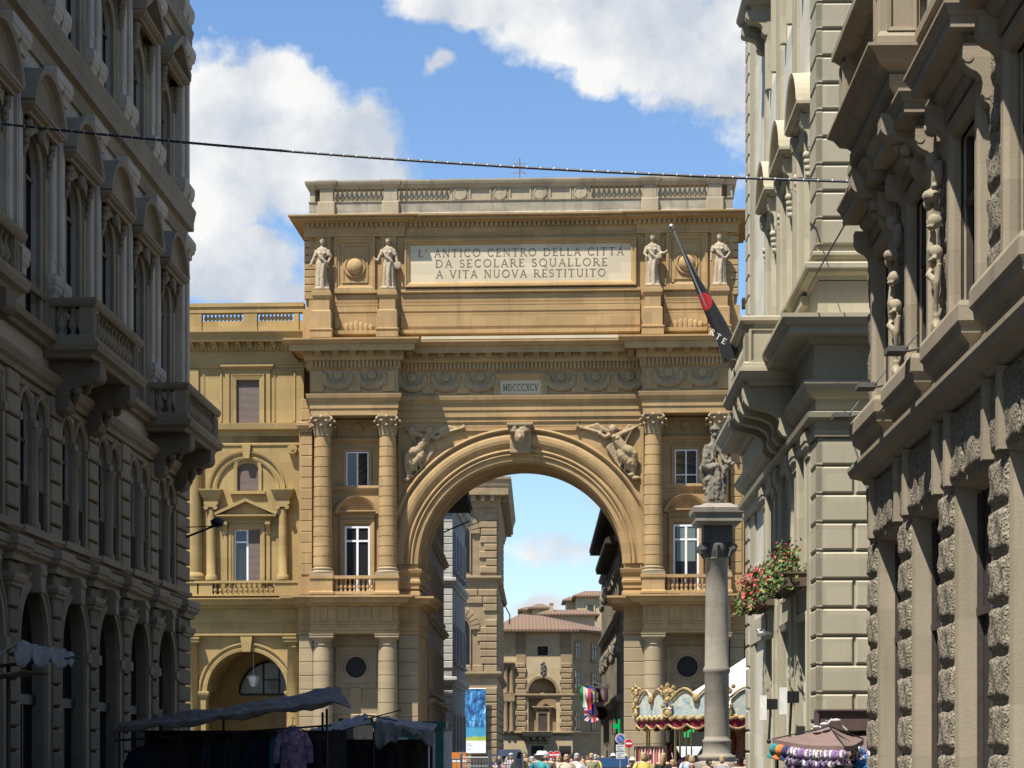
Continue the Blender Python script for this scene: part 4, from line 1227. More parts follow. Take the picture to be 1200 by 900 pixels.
    mb.frame(xc - hw, xc + hw, zw0, zw1, [(0, Y + .02), (0, Y - .06), (.12, Y - .1), (.14, Y - .14), (.26, Y - .14), (.28, Y + .02)], closed=False)
    zp = Z(607.5); za = Z(588.5)
    mb.box(xc - 1.35, xc + 1.35, Y - .1, Y + .01, zw1 + .28, zp)
    mb.sweep(wrap(xc - 1.3, xc + 1.3, Y - .12, Y), belt_prof(zp - .02, zp + .16, .36))
    for s in (-1, 1):
        dx, dz = 1.66, za - zp - .14
        mb.add([(xc + s * 1.68, y, z) for y, z in ((Y - .5, zp + .14), (Y - .5, zp + .3), (Y, zp + .3), (Y, zp + .14))] + [(xc, y, z) for y, z in ((Y - .5, za), (Y - .5, za + .18), (Y, za + .18), (Y, za))],
               [(0, 1, 5, 4), (1, 2, 6, 5), (0, 4, 7, 3), (0, 3, 2, 1)])
        console(mb, xc + s * 1.17 - .13, xc + s * 1.17 + .13, Y - .36, Y, zw1 - .35, zw1 + .42)
        mb.box(xc + s * 1.17 - .1, xc + s * 1.17 + .1, Y - .1, Y + .01, zw0, zw1 - .35)
    mb.poly_y([(xc - 1.5, zp + .12), (xc + 1.5, zp + .12), (xc, za + .04)], [], Y - .14, Y)
    mb.build('window_pediment', OW, wall)
    w = window_unit('window', 2 * hw, zw1 - zw0, M['white_frame'], M['glass'], .09, 1, (.76,))
    w.parent = root; w.location = (-sx * xc, Y + .16, zw0)
    s = MB(); s.box(-sx * -.08 if False else .06, hw - .02, -.06, .0, .05, zw1 - zw0 - .05); s.build('shutter', M['shutter'], w)
    # small ionic columns carrying the lunette arch
    for px in (247.5, 331.5):
        mb = bm(); xx = X(px, Y - .25); z0, z1 = Z(680), Z(592)
        mb.lathe([(.34, z0), (.34, z0 + .12), (.3, z0 + .25), (.25, z0 + .3), (.25, z0 + 1.5), (.215, z1 - .2)], xx, Y - .22, 20)
        mb.box(xx - .3, xx + .3, Y - .5, Y, z1 - .14, z1)
        for s in (-1, 1): mb.tube([(xx + s * .25, Y - .52, z1 - .16), (xx + s * .25, Y, z1 - .16)], .12, 10)
        mb.sweep(wrap(xx - .38, xx + .38, Y - .42, Y), [(-.3, z1 + .001), (0, z1 + .001), (.0, z1 + .3), (.06, z1 + .34), (.2, Z(577)), (.24, Z(575) - .02), (.24, Z(574)), (-.3, Z(574))])
        mb.build('small_column', OW, root)
    mb = bm()
    zl = Z(574); rl = 1.98
    mb.archring(xc, zl, [(rl - .35, Y), (rl - .35, Y - .1), (rl - .22, Y - .14), (rl - .18, Y - .08), (rl - .02, Y - .08), (rl + .02, Y - .18), (rl + .12, Y - .2), (rl + .14, Y)], 0, PI, 40)
    mb.poly_y([(xc - .16, zl + rl - .3), (xc + .16, zl + rl - .3), (xc + .24, Z(521)), (xc - .24, Z(521))], [], Y - .3, Y)
    mb.frame(X(278), X(303), l0, Z(542), [(0, Y), (0, Y - .06), (.14, Y - .1), (.18, Y - .1), (.2, Y)], closed=False, arch=Z(549) , seg=8)
    mb.box(X(270), X(311), Y - .18, Y + .01, Z(579), Z(575.5))
    mb.build('lunette_arch', OW, wall)
    w = MB(mx=bm().mx); w.poly_y(arched(X(278), X(303), l0, Z(550), 10, .35), [], Y + .12, Y + .16); w.build('shutter', M['shutter'], root)
    # string course above the lunette, rosette
    mb = bm()
    z0, z1 = Z(522), Z(496.5)
    mb.sweep([(xl, Y), (xr, Y)], [(-.02, z0), (.06, z0), (.06, z0 + .1), (.0, z0 + .14), (0, z0 + .5), (.05, z0 + .52), (.08, z0 + .75), (.3, z0 + .85), (.34, z1 - .03), (.34, z1), (-.02, z1)])
    mb.build('string_course', OW, root)
    mb = bm()
    mb.tube([(X(343.5), Y - .36, Z(527)), (X(343.5), Y, Z(527))], .26, 14); mb.tube([(X(343.5), Y - .4, Z(527)), (X(343.5), Y, Z(527))], .1, 10)
    mb.poly_x([(Y, Z(522)), (Y - .34, Z(522)), (Y - .2, Z(532)), (Y, Z(538))], X(343.5) - .14, X(343.5) + .14)
    mb.build('scroll_bracket', OW, root)
    # top-floor window and panels
    mb = bm()
    mb.frame(X(277), X(304), u0, u1, [(0, Y + .01), (0, Y - .06), (.2, Y - .1), (.24, Y - .12), (.28, Y - .12), (.3, Y + .01)], closed=False)
    mb.sweep(wrap(X(262), X(318), Y - .1, Y), belt_prof(u1 + .55, u1 + .8, .14)); mb.box(X(263), X(317), Y - .08, Y + .01, u1 + .3, u1 + .56)
    for p0 in (264, 312): mb.box(X(p0), X(p0 + 5), Y - .09, Y + .01, u0, u1 + .3)
    for (a, b_) in ((240, 258), (323, 344)):
        mb.frame(X(a), X(b_), u0 + .1, Z(438), [(0, Y + .01), (0, Y - .03), (.1, Y - .06), (.12, Y + .01)], closed=False)
    mb.box(X(214), X(233), Y - .12, Y + .01, u0, Z(432))
    mb.build('window_surround', OW, wall)
    s = bm(); s.box(X(277), X(304), Y + .1, Y + .15, u0, u1); s.build('shutter', M['shutter'], root)
    # top entablature with modillions and dentils
    mb = bm()
    zc0, zc1 = Z(431), Z(391)
    mb.sweep([(xl, Y), (xr + .3, Y)], [(-.02, zc0), (.06, zc0), (.1, zc0 + .1), (.04, zc0 + .12), (.04, Z(412)), (.16, Z(411)), (.2, Z(402.5)), (.72, Z(402)), (.72, Z(398)), (.86, Z(393)), (.9, Z(392)), (.9, zc1), (-.4, zc1 + .05)])
    for x, y in along(((xl, Y), (xr, Y)), .62): console(mb, x - .12, x + .12, Y - .62, Y - .14, Z(408.5), Z(402.2))
    for x, y in along(((xl, Y), (xr, Y)), .205): mb.box(x - .06, x + .06, Y - .27, Y - .12, Z(411), Z(408))
    mb.build('cornice', OW, root)
    mb = bm()
    q0, q1, q2, q3 = zc1 + .03, Z(375.5), Z(366), Z(355)
    yq = Y + .1
    mb.box(xl, xr, yq, yq + .4, q0, q1); mb.box(xl, xr, yq - .1, yq + .45, q2, q3 - .2); mb.box(xl, xr, yq - .16, yq + .5, q3 - .2, q3)
    for (a, b_) in ((150, 160), (217, 236), (285, 301), (344, 350)): mb.box(X(a), X(b_), yq - .07, yq + .38, q0 + .02, q2)
    for (a, b_) in ((160, 217), (236, 285), (301, 344)): balusters(mb, X(a) + .1, X(b_) - .1, yq + .2, q1, q2, int((b_ - a) / 4.7), .12, 8)
    tr = MB(mx=mb.mx); tr.add([(xl, yq + .6, q1 - .1), (xr, yq + .6, q1 - .1), (xr, yq + 5, q2 + .25), (xl, yq + 5, q2 + .25)], [(0, 1, 2, 3)]); tr.build('roof', M['tile'], root)
    for px in (246, 275, 307, 341):
        mb.tube([(X(px), yq - .16, q0 + .12), (X(px), yq + .1, q0 + .12)], .07, 8)
    mb.build('roof_balustrade', OW, root)
    return root
wing(-1, 'ochre arcaded building beside the arch with a lantern in its porch')
wing(1, 'ochre arcaded building beside the arch, mostly hidden behind the granite column')
# wall lantern and globe in the porch
p = A.world(A.x(297, 3.5), 3.5, 0); zz = A.z(800, 3.5, -14)
mb = MB()
mb.lathe([(.03, .5), (.05, .42), (.3, .38), (.34, .3), (.16, -.18), (.03, -.25)], 0, 0, 6, False)
mb.tube([(0, 0, .5), (0, 0, 2.2)], .015, 5)
o = mb.build('hanging_lantern', plain('lantern_glass', (.62, .62, .6), .3), None, (p.x, p.y, zz)); tag(o, 'pale hanging lantern inside the arcade of the ochre building', 'lantern')
# =================================================================== grey palazzo on the left (in shade)
_d = math.atan2(1.0, 100.0 / F)
L = Frame(-29760 / F + 100.0 / F * 62.0, 62.0, _d)
lp = thing('palazzo', 'grey sandstone palazzo in deep shade, with stone balconies and paired arched windows', 'building', (L.ox, L.oy, 0), L.th)
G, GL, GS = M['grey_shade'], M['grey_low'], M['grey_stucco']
BAY = 3.45
BX = [-3.4 - BAY * i for i in range(8)]          # bay axes, from the far corner towards the street's near end
XE, XF = -57.0, -0.35                            # near end, far corner
# walls (0.5 m thick) with every opening cut through
mb = MB()
hol = []
for x in BX:
    hol.append(arched(x - 1.1, x + 1.1, .02, 3.95, 20))
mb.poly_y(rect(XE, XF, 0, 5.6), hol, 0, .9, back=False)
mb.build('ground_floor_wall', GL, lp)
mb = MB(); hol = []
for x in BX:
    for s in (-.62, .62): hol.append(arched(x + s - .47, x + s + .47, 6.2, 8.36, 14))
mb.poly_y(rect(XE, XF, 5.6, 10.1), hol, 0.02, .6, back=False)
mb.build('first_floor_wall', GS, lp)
mb = MB(); hol = []
for x in BX:
    hol.append(arched(x - .62, x + .62, 10.2, 13.35, 14))
    hol.append(arched(x - .62, x + .62, 16.75, 18.4, 14))
    hol.append(rect(x - .6, x + .6, 22.3, 24.6))
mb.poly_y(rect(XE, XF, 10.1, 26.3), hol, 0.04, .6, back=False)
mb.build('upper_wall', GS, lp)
mb = MB()
mb.box(XE, XF - .01, .9, 14, 0, 26.2); mb.box(XE, XF - .02, .04, 15, 26.2, 26.6)
mb.box(XF - .02, XF, .05, 14, 0, 26.2)
mb.build('building_core', M['interior'], lp)
# rusticated piers: ground and first floor
def pier_blocks(mb, x0, x1, z0, z1, h, d):
    n = max(1, round((z1 - z0) / h)); hh = (z1 - z0) / n
    for i in range(n): mb.block(x0, x1, -d, .03, z0 + i * hh + .025, z0 + (i + 1) * hh - .025, .03)
for i in range(9):
    xm = BX[0] + BAY / 2 - BAY * i
    mb = MB()
    x0, x1 = (BX[0] + 1.42, XF + .04) if i == 0 else (xm - .36, xm + .36)
    pier_blocks(mb, x0, x1, 0, 5.45, .46, .14)
    mb.build('rusticated_pier', GL, lp)
    mb = MB()
    x0, x1 = (BX[0] + 1.27, XF + .04) if i == 0 else (xm - .44, xm + .44)
    pier_blocks(mb, x0, x1, 6.0, 9.1, .44, .12)
    mb.build('rusticated_pier', G, lp)
mb = MB()
for (z0, z1, h) in ((0, 5.45, .46), (6.0, 9.1, .44), (10.2, 26, .5)):
    n = round((z1 - z0) / h); hh = (z1 - z0) / n
    for i in range(n): mb.box(XF - .02, XF + .12 if z0 < 9 else XF + .06, -.1 if z0 < 9 else .05, 13.9, z0 + i * hh + .03, z0 + (i + 1) * hh - .03)
mb.build('corner_block', GL, lp)
# ground arch mouldings, shops
def ground_arch(x, k):
    mb = MB()
    mb.archring(0, 3.95, [(1.1, .01), (1.1, -.09), (1.2, -.11), (1.24, -.05), (1.34, -.05), (1.36, -.1), (1.42, -.1), (1.43, .01)], 0, PI, 28)
    for s in (-1, 1):
        a, b = sorted((s * 1.1, s * 1.43)); mb.box(a, b, -.08, .01, 0, 3.95); mb.box(a - .02, b + .02, -.14, .01, 3.75, 3.96)
    mb.poly_y([(-.16, 4.95), (.16, 4.95), (.24, 5.5), (-.24, 5.5)], [], -.26, .02)
    mb.tube([(-.2, -.2, 5.35), (.2, -.2, 5.35)], .1, 8)
    a = mb.build('arch_surround', G)
    return a
def shop(x, k):
    mb = MB()
    mb.poly_y(arched(-1.08, 1.08, .02, 3.94, 14), [], .25, .3)
    f = mb.build('shopfront', M['interior'])
    b = MB(); b.box(-1.05, 1.05, .16, .245, 2.75, 2.95); b.box(-.04, .04, .16, .245, .05, 2.75)
    b.build('transom', M['iron'], f)
    return f
for k, x in enumerate(BX):
    first_or_clone(STORE, 'garch', lambda: ground_arch(0, 0), lp, (x, 0, 0))
    first_or_clone(STORE, 'gshop', lambda: shop(0, 0), lp, (x, 0, 0))
# belt course with little corbels over the piers
mb = MB()
ends = [(XE, 0), (XF, 0), (XF, 13)]
mb.sweep(ends, belt_prof(5.5, 5.88, .2))
for i in range(9):
    xm = BX[0] + BAY / 2 - BAY * i
    x0, x1 = (xm - .42, xm + .42) if i else (XF - 1.3, XF + .1)
    mb.sweep(wrap(x0, x1, -.16, 0), belt_prof(5.44, 5.9, .2))
    mb.sweep(wrap(x0 + .05, x1 - .05, -.16, 0), belt_prof(4.95, 5.2, .1))
mb.sweep(ends, belt_prof(5.98, 6.18, .16))
mb.build('belt_course', G, lp)
# paired first-floor windows
def bifora():
    mb = MB()
    for s in (-.62, .62):
        mb.archring(s, 8.36, [(.47, .03), (.47, -.04), (.52, -.09), (.58, -.09), (.61, .03)], 0, PI, 18)
        for q in (-1, 1):
            a, b = sorted((s + q * .47, s + q * .60)); mb.box(a, b, -.07, .03, 6.2, 8.36); mb.box(a - .02, b + .02, -.12, .03, 8.22, 8.37)
    mb.lathe([(.14, 6.2), (.14, 6.3), (.1, 6.36), (.1, 7.95), (.13, 8.0), (.17, 8.2)], 0, -.06, 12)
    mb.box(-1.18, 1.18, -.2, .03, 6.05, 6.2)
    mb.frame(-1.16, 1.16, 6.22, 8.95, [(0, .02), (0, -.05), (.08, -.08), (.1, .02)], closed=False)
    f = mb.build('window', G)
    p = MB()
    for s in (-.62, .62): p.poly_y(arched(s - .46, s + .46, 6.2, 8.36, 12), [], .10, .12)
    p.build('pane', M['interior'], f)
    g = MB()
    for s in (-.62, .62):
        g.box(s - .03, s + .03, .06, .095, 6.2, 8.8); g.box(s - .46, s + .46, .065, .094, 7.9, 7.97)
        for q in range(9): g.tube([(s - .4 + q * .1, .0, 6.2), (s - .4 + q * .1, .0, 7.05)], .012, 4)
        g.box(s - .47, s + .47, -.02, .02, 7.03, 7.07)
    g.build('window_bar', M['wood_dark'], f)
    return f
for x in BX: first_or_clone(STORE, 'bif', bifora, lp, (x, 0, 0))
mb = MB()
mb.sweep(ends, [(-.03, 9.12), (.1, 9.12), (.12, 9.22), (.2, 9.28), (.26, 9.4), (.26, 9.46), (-.03, 9.5)])
mb.build('string_course', G, lp)
mb = MB()
mb.sweep(ends, [(-.03, 9.98), (.12, 9.98), (.16, 10.06), (.3, 10.1), (.34, 10.22), (-.03, 10.26)])
mb.sweep(ends, [(-.02, 10.9), (.1, 10.9), (.14, 11.0), (-.02, 11.02)])
for i in range(9):
    xm = BX[0] + BAY / 2 - BAY * i
    mb.box(xm - .9, xm + .9, -.1, .05, 10.24, 10.91) if i else mb.box(XF - 1.0, XF + .1, -.1, .05, 10.24, 10.91)
mb.build('balcony_course', G, lp)
# piano nobile windows: colonnettes, garlanded brackets and segmental hoods
def noble_window():
    mb = MB()
    mb.frame(-.62, .62, 10.2, 13.97, [(0, .05), (0, -.04), (.1, -.08), (.14, .05)], closed=False, arch=13.35, seg=14)
    for s in (-1, 1):
        mb.box(s * .94 - .12, s * .94 + .12, -.09, .05, 11.0, 14.3)
        for k in range(6):                                             # carved drops
            mb.ball((s * .94 + .04 * math.sin(k * 2.1), -.2 + .015 * k, 14.0 - k * .11), (.09 - k * .01, .10 - k * .01, .08), 7, 5)
    mb.poly_y([(-.7, 13.8), (-.3, 13.98), (0, 14.0), (.3, 13.98), (.7, 13.8), (.8, 14.12), (-.8, 14.12)], [], -.18, .05)
    mb.ball((0, -.2, 13.98), (.12, .12, .16), 8, 6)
    zb = 14.12
    mb.sweep(wrap(-1.12, 1.12, -.22, .04), belt_prof(zb, zb + .24, .2))
    c, h = 1.36, .92; R = (c * c + h * h) / (2 * h); a = math.asin(c / R); zc = zb + .24 + h - R
    mb.archring(0, zc, [(R - .26, .04), (R - .26, -.22), (R - .16, -.3), (R - .12, -.42), (R, -.44), (R + .02, .04)], PI / 2 - a, PI / 2 + a, 20)
    mb.poly_y([(-c + .12, zb + .22)] + [(R * .93 * math.sin(-a + 2 * a * i / 12), zc + (R - .2) * math.cos(-a + 2 * a * i / 12)) for i in range(13)] + [(c - .12, zb + .22)], [], -.24, .04)
    f = mb.build('window', G)
    p = MB(); p.poly_y(arched(-.61, .61, 10.2, 13.35, 12), [], .15, .17); p.build('pane', M['interior'], f)
    g = MB(); g.box(-.04, .04, .10, .145, 10.2, 13.9); g.box(-.6, .6, .105, .144, 13.2, 13.28)
    g.box(-.60, -.34, .07, .10, 10.3, 13.2); g.build('shutter', M['shutter'], f)
    return f
for x in BX: first_or_clone(STORE, 'nob', noble_window, lp, (x, 0, 0))
def pil_pair(z0, z1):
    mb = MB()
    for s in (-.36, .36):
        mb.box(s - .22, s + .22, -.14, .05, z0 + .5, z1 - .5)
        mb.box(s - .14, s + .14, -.155, -.135, z0 + .8, z1 - .9)
        mb.sweep(wrap(s - .24, s + .24, -.16, .05), belt_prof(z0, z0 + .5, .1)); mb.sweep(wrap(s - .22, s + .22, -.15, .05), belt_prof(z1 - .5, z1, .14))
    return mb.build('pilaster', GS)
for i in range(9):
    xm = BX[0] + BAY / 2 - BAY * i
    if i == 0: xm = XF - .7
    for (z0, z1) in ((11.0, 15.7), (16.65, 20.9), (21.5, 25.2)):
        first_or_clone(STORE, 'pil%.1f' % z0, lambda: pil_pair(z0, z1), lp, (xm, 0, 0))
for (z0, z1, p, nm) in ((15.68, 16.62, .25, 'cornice'), (20.88, 21.5, .2, 'cornice'), (25.2, 26.6, 1.3, 'main_cornice')):
    mb = MB()
    mb.sweep(ends, cornice_prof(z0, z1, p))
    if p > 1:
        for x, y in along(((XE, 0), (XF, 0)), .8): console(mb, x - .16, x + .16, -1.0, -.2, z0 + .1, z0 + .55)
    mb.build(nm, G, lp)
def third_window():
    mb = MB()
    mb.frame(-.62, .62, 16.7, 19.02, [(0, .05), (0, -.04), (.1, -.08), (.14, .05)], closed=False, arch=18.4, seg=14)
    for s in (-1, 1):
        mb.box(s * .92 - .12, s * .92 + .12, -.08, .05, 16.7, 19.3)
        for k in range(5): mb.ball((s * .92, -.18 + .015 * k, 19.25 - k * .13), (.11 - k * .015, .11, .1), 7, 5)
    zb = 19.35
    mb.sweep(wrap(-1.0, 1.0, -.24, .04), belt_prof(zb, zb + .2, .22))
    for s in (-1, 1):
        v = [(s * 1.24, y, z) for y, z in ((-.48, zb + .2), (-.5, zb + .38), (.04, zb + .38), (.04, zb + .2))] + [(0, y, z) for y, z in ((-.48, zb + .85), (-.5, zb + 1.06), (.04, zb + 1.06), (.04, zb + .85))]
        mb.add(v, [(0, 1, 5, 4), (1, 2, 6, 5), (0, 4, 7, 3), (0, 3, 2, 1)])
    mb.poly_y([(-1.05, zb + .18), (1.05, zb + .18), (0, zb + .88)], [], -.2, .04)
    f = mb.build('window', G)
    p = MB(); p.poly_y(arched(-.61, .61, 16.75, 18.4, 12), [], .15, .17); p.build('pane', M['interior'], f)
    g = MB(); g.box(-.04, .04, .10, .145, 16.75, 19.0); g.box(-.6, .6, .105, .144, 18.3, 18.38); g.build('window_bar', M['wood_dark'], f)
    return f
for x in BX: first_or_clone(STORE, 'third', third_window, lp, (x, 0, 0))
def top_window():
    mb = MB(); mb.frame(-.6, .6, 22.3, 24.6, [(0, .05), (0, -.06), (.18, -.1), (.2, .05)]); mb.sweep(wrap(-.85, .85, -.1, .04), belt_prof(24.85, 25.1, .2))
    f = mb.build('window', G); p = MB(); p.box(-.6, .6, .3, .34, 22.3, 24.6); p.build('pane', M['interior'], f); return f
for x in BX: first_or_clone(STORE, 'topw', top_window, lp, (x, 0, 0))
# balconies on scrolled brackets, every third bay
def balcony(W=2.35, PJ=1.15):
    mb = MB()
    mb.sweep(wrap(-W, W, -PJ + .1, .0), [(-PJ, 9.82), (-.1, 9.82), (-.05, 9.9), (.06, 9.95), (.1, 10.06), (.1, 10.12), (-PJ, 10.13)])
    b = mb.build('balcony', G)
    for s in (-1, 1):
        c = MB()
        console(c, s * 1.5 - .3, s * 1.5 + .3, -PJ + .12, .0, 8.75, 9.81)
        for k in range(8): c.ball((s * 1.5 + (k % 3 - 1) * .2, -.8 + k * .09, 9.5 - k * .09), (.12, .12, .12), 6, 5)
        c.build('bracket', M['grey_low'], b)
    r = MB()
    yf = -PJ + .16
    for s in (-1, 1):
        for (x0, x1) in ((W - .5, W),):
            a, bb = sorted((s * x0, s * x1)); r.box(a, bb, yf - .02, yf + .26, 10.14, 10.84); r.frame(a + .14, bb - .14, 10.26, 10.72, [(0, yf - .015), (0, yf - .05), (.05, yf - .05), (.06, yf - .015)])
        a, bb = sorted((s * (W - .02), s * (W - .24))); r.box(a, bb, -.22, .04, 10.14, 10.84)
    r.sweep(wrap(-W, W, yf - .02, 0), [(-.28, 10.131), (.04, 10.131), (.04, 10.22), (0, 10.26), (-.28, 10.262)])
    r.sweep(wrap(-W, W, yf - .02, 0), [(-.3, 10.83), (.02, 10.83), (.06, 10.88), (.08, 10.94), (.08, 11.0), (-.3, 11.003)])
    balusters(r, -W + .5, W - .5, yf + .12, 10.26, 10.83, 11, .105)
    for s in (-1, 1):
        for k in range(3): r.lathe([(a, 10.26 + z) for a, z in baluster_prof(.57, .105)], s * (W - .13), yf + .42 + k * .24, 10)
    r.build('balustrade', G, b)
    return b
for i in (0, 3, 6): first_or_clone(STORE, 'balc', balcony, lp, (BX[i] - .05, 0, 0))
# iron lamp bracket near the far corner
mb = MB()
mb.tube([(0, 0, 0), (0, -.9, .35)], .03, 6); mb.tube([(0, 0, .3), (0, -.8, .33)], .015, 5)
mb.lathe([(.05, .3), (.16, .34), (.2, .48), (.06, .56)], 0, -.95, 8)
q = at(218, 615, 61.2); w = L.world(-.9, -.02)
o = mb.build('wall_lamp', M['iron'], None, (w.x, w.y, 7.6), L.th); tag(o, 'small dark lamp on an iron arm at the far corner of the grey palazzo', 'lamp')
# =================================================================== grey-green palazzo on the right
GF = Frame(5.36 + 45.0 / F * 45.6, 45.6, math.atan2(-1.0, -45.0 / F))
gp = thing('palazzo', 'pale grey-green palazzo with banded corner blocks and flower boxes', 'building', (GF.ox, GF.oy, 0), GF.th)
GR, GP = M['green'], M['green_pale']
X0, X1 = -16.6, 0.0              # far corner .. near corner (local x); street side is -y
gb = [-2.5, -6.05, -9.6]  # window axes
def gx(Y): return 45.6 - Y
# bodies
mb = MB()
hol = []
for x in gb:
    hol += [rect(x - .62, x + .62, 11.3, 14.7), rect(x - .62, x + .62, 18.2, 20.9), rect(x - .75, x + .75, 5.4, 8.3)]
    hol.append(rect(x - .85, x + .85, .02, 4.6))
mb.poly_y(rect(X0, X1 - .02, 0, 25), hol, .1, .7, back=False)
mb.build('street_wall', GP, gp)
mb = MB(); mb.box(X0 + .02, X1 - .02, .7, 14, 0, 24.9)
mb.box(X1 - .06, X1 - .02, .11, 14, 0, 24.95); mb.box(X0, X0 + .04, .11, 14, 0, 24.95)
mb.box(X0, X1 - .02, .1, 14, 24.95, 25.4)
mb.build('building_core', M['interior'], gp)
# banded corner blocks: on the near front (facing +x local) and on the street side
mb, mbn, mbf = MB(), MB(), MB()
def front_block(y0, y1, z0, z1, b=.035, d=.06):
    q = MB(); q.block(y0, y1, 0, .12, z0, z1, b)
    mb.add([(X1 + d - v[1], v[0], v[2]) for v in q.v], q.f)
mb.box(X1 - .04, X1 - .004, .02, 14, .01, 24.9)
z = .12; k = 0; hh = .573
while z < 8.1:
    z1 = min(z + hh, 8.15)
    if k % 2: 
        front_block(.0, 6.5, z + .022, z1 - .022)
    else:
        front_block(.0, .74, z + .022, z1 - .022); front_block(.79, 2.1, z + .022, z1 - .022); front_block(2.15, 6.5, z + .022, z1 - .022)
    for q, xa, xb in ((mbn, X1 - 1.25, X1 + .06), (mbf, X0 - .02, X0 + 1.0)):
        q.block(xa, xb, -.0, .12, z + .022, z1 - .022, .035)
    z = z1; k += 1
z = 12.0; hh = .545
while z < 24.3:
    z1 = z + hh
    front_block(.0, 6.5, z + .022, z1 - .022)
    for q, xa, xb in ((mbn, X1 - 1.15, X1 + .06), (mbf, X0 - .02, X0 + 1.0)): q.block(xa, xb, -.0, .12, z + .022, z1 - .022, .035)
    z = z1
mb.build('corner_block', GR, gp)
mbn.build('corner_block', GR, gp); mbf.build('corner_block', GR, gp)
# upper storey strips between windows, dado
mb = MB()
xs = sorted(gb)
for x in xs:
    for s in (-1, 1):
        mb.box(x + s * 1.5 - .17, x + s * 1.5 + .17, .02, .11, 11.3, 24.4)
mb.sweep([(X0, .1), (X1, .1), (X1, 7)], [(-.02, 10.5), (.08, 10.5), (.08, 11.28), (-.02, 11.28)])
mb.sweep([(X0, .1), (X1, .1), (X1, 7)], belt_prof(11.3, 11.62, .34))
mb.sweep([(X0, .1), (X1, .1), (X1, 7)], belt_prof(11.66, 11.86, .2))
mb.box(X0 + 1.0, X0 + 2.4, .04, .11, 0, 24.3)
mb.build('pilaster_strip', GR, gp)
# lower strips
mb = MB()
for x in xs:
    for s in (-1, 1):
        mb.box(x + s * 1.2 - .25, x + s * 1.2 + .25, -.02, .11, .02, 8.1)
        mb.sweep(wrap(x + s * 1.2 - .25, x + s * 1.2 + .25, -.02, .11), belt_prof(7.9, 8.4, .12)); 
mb.box(X0 + 1.2, X1 - 1.3, .02, .11, 4.7, 5.3)
mb.build('lower_strip', GR, gp)
# main entablature round the corner
path = [(X0, 13), (X0, .0), (X1 + .06, .0), (X1 + .06, 7)]
mb = MB()
mb.sweep(path, [(-.1, 8.15), (.04, 8.15), (.06, 8.28), (.02, 8.3), (.02, 8.46), (.18, 8.52), (.2, 8.62), (.02, 8.66), (.02, 8.9), (.12, 8.95), (.16, 9.0), (.22, 9.06), (.28, 9.18), (.28, 9.24), (.06, 9.3), (.06, 9.98), (.14, 10.0), (.2, 10.1), (.62, 10.12), (.62, 10.26), (.68, 10.3), (.76, 10.42), (.76, 10.5), (-.1, 10.53)])
mb.build('main_cornice', GR, gp)
# windows
def g_window(z0, z1, kind):
    mb = MB()
    w = .62
    mb.frame(-w, w, z0, z1, [(0, .12), (0, .0), (.1, -.05), (.16, -.05), (.18, .12)], closed=kind == 'low')
    if kind == 'hood':
        for s in (-1, 1):
            console(mb, s * .92 - .11, s * .92 + .11, -.16, .1, z1 - .4, z1 + .4)
            for k in range(4): mb.ball((s * .92, -.02 + .02 * k, z1 - .45 - k * .13), (.1 - .015 * k, .09, .09), 6, 5)
        zb = z1 + .42
        mb.box(-1.05, 1.05, -.02, .11, z1 + .15, zb)
        mb.sweep(wrap(-1.0, 1.0, -.04, .1), belt_prof(zb, zb + .22, .22))
        c, h = 1.2, .85; R = (c * c + h * h) / (2 * h); a = math.asin(c / R); zc = zb + .22 + h - R
        mb.archring(0, zc, [(R - .2, .1), (R - .2, -.08), (R - .12, -.16), (R - .09, -.25), (R, -.27), (R + .01, .1)], PI / 2 - a, PI / 2 + a, 20)
        mb.poly_y([(-c + .1, zb + .2)] + [(R * .95 * math.sin(-a + 2 * a * i / 12), zc + (R - .16) * math.cos(-a + 2 * a * i / 12)) for i in range(13)] + [(c - .1, zb + .2)], [], -.06, .1)
        mb.box(-1.0, 1.0, -.14, .11, z0 - .2, z0)
    f = mb.build('window', GR)
    p = MB(); p.box(-w, w, .4, .44, z0, z1); p.build('pane', M['glass'], f)
    b = MB(); b.box(-.05, .05, .33, .395, z0, z1); b.box(-w, w, .335, .394, z0 + (z1 - z0) * .72, z0 + (z1 - z0) * .72 + .07)
    for s in (-1, 1): b.box(s * (w - .04) - .04, s * (w - .04) + .04, .336, .393, z0, z1)
    b.build('window_bar', M['white_frame'] if kind != 'low' else M['wood_dark'], f)
    return f
for x in gb:
    first_or_clone(STORE, 'gw1', lambda: g_window(11.3, 14.7, 'hood'), gp, (x, 0, 0))
    first_or_clone(STORE, 'gw2', lambda: g_window(18.2, 20.9, 'plain'), gp, (x, 0, 0))
    f = first_or_clone(STORE, 'gw0', lambda: g_window(5.4, 8.3, 'low'), gp, (x, 0, 0))
def g_door():
    mb = MB(); mb.frame(-.85, .85, .02, 4.6, [(0, .12), (0, -.02), (.14, -.05), (.2, .12)], closed=False)
    f = mb.build('doorway', GR); p = MB(); p.box(-.85, .85, .45, .5, .02, 4.6); p.build('pane', M['void'], f)
    b = MB(); b.box(-.85, .85, .36, .44, 3.3, 3.42); b.box(-.04, .04, .36, .44, .02, 3.3); b.build('transom', M['iron'], f)
    return f
for x in gb[:3]: first_or_clone(STORE, 'gdoor', g_door, gp, (x, 0, 0))
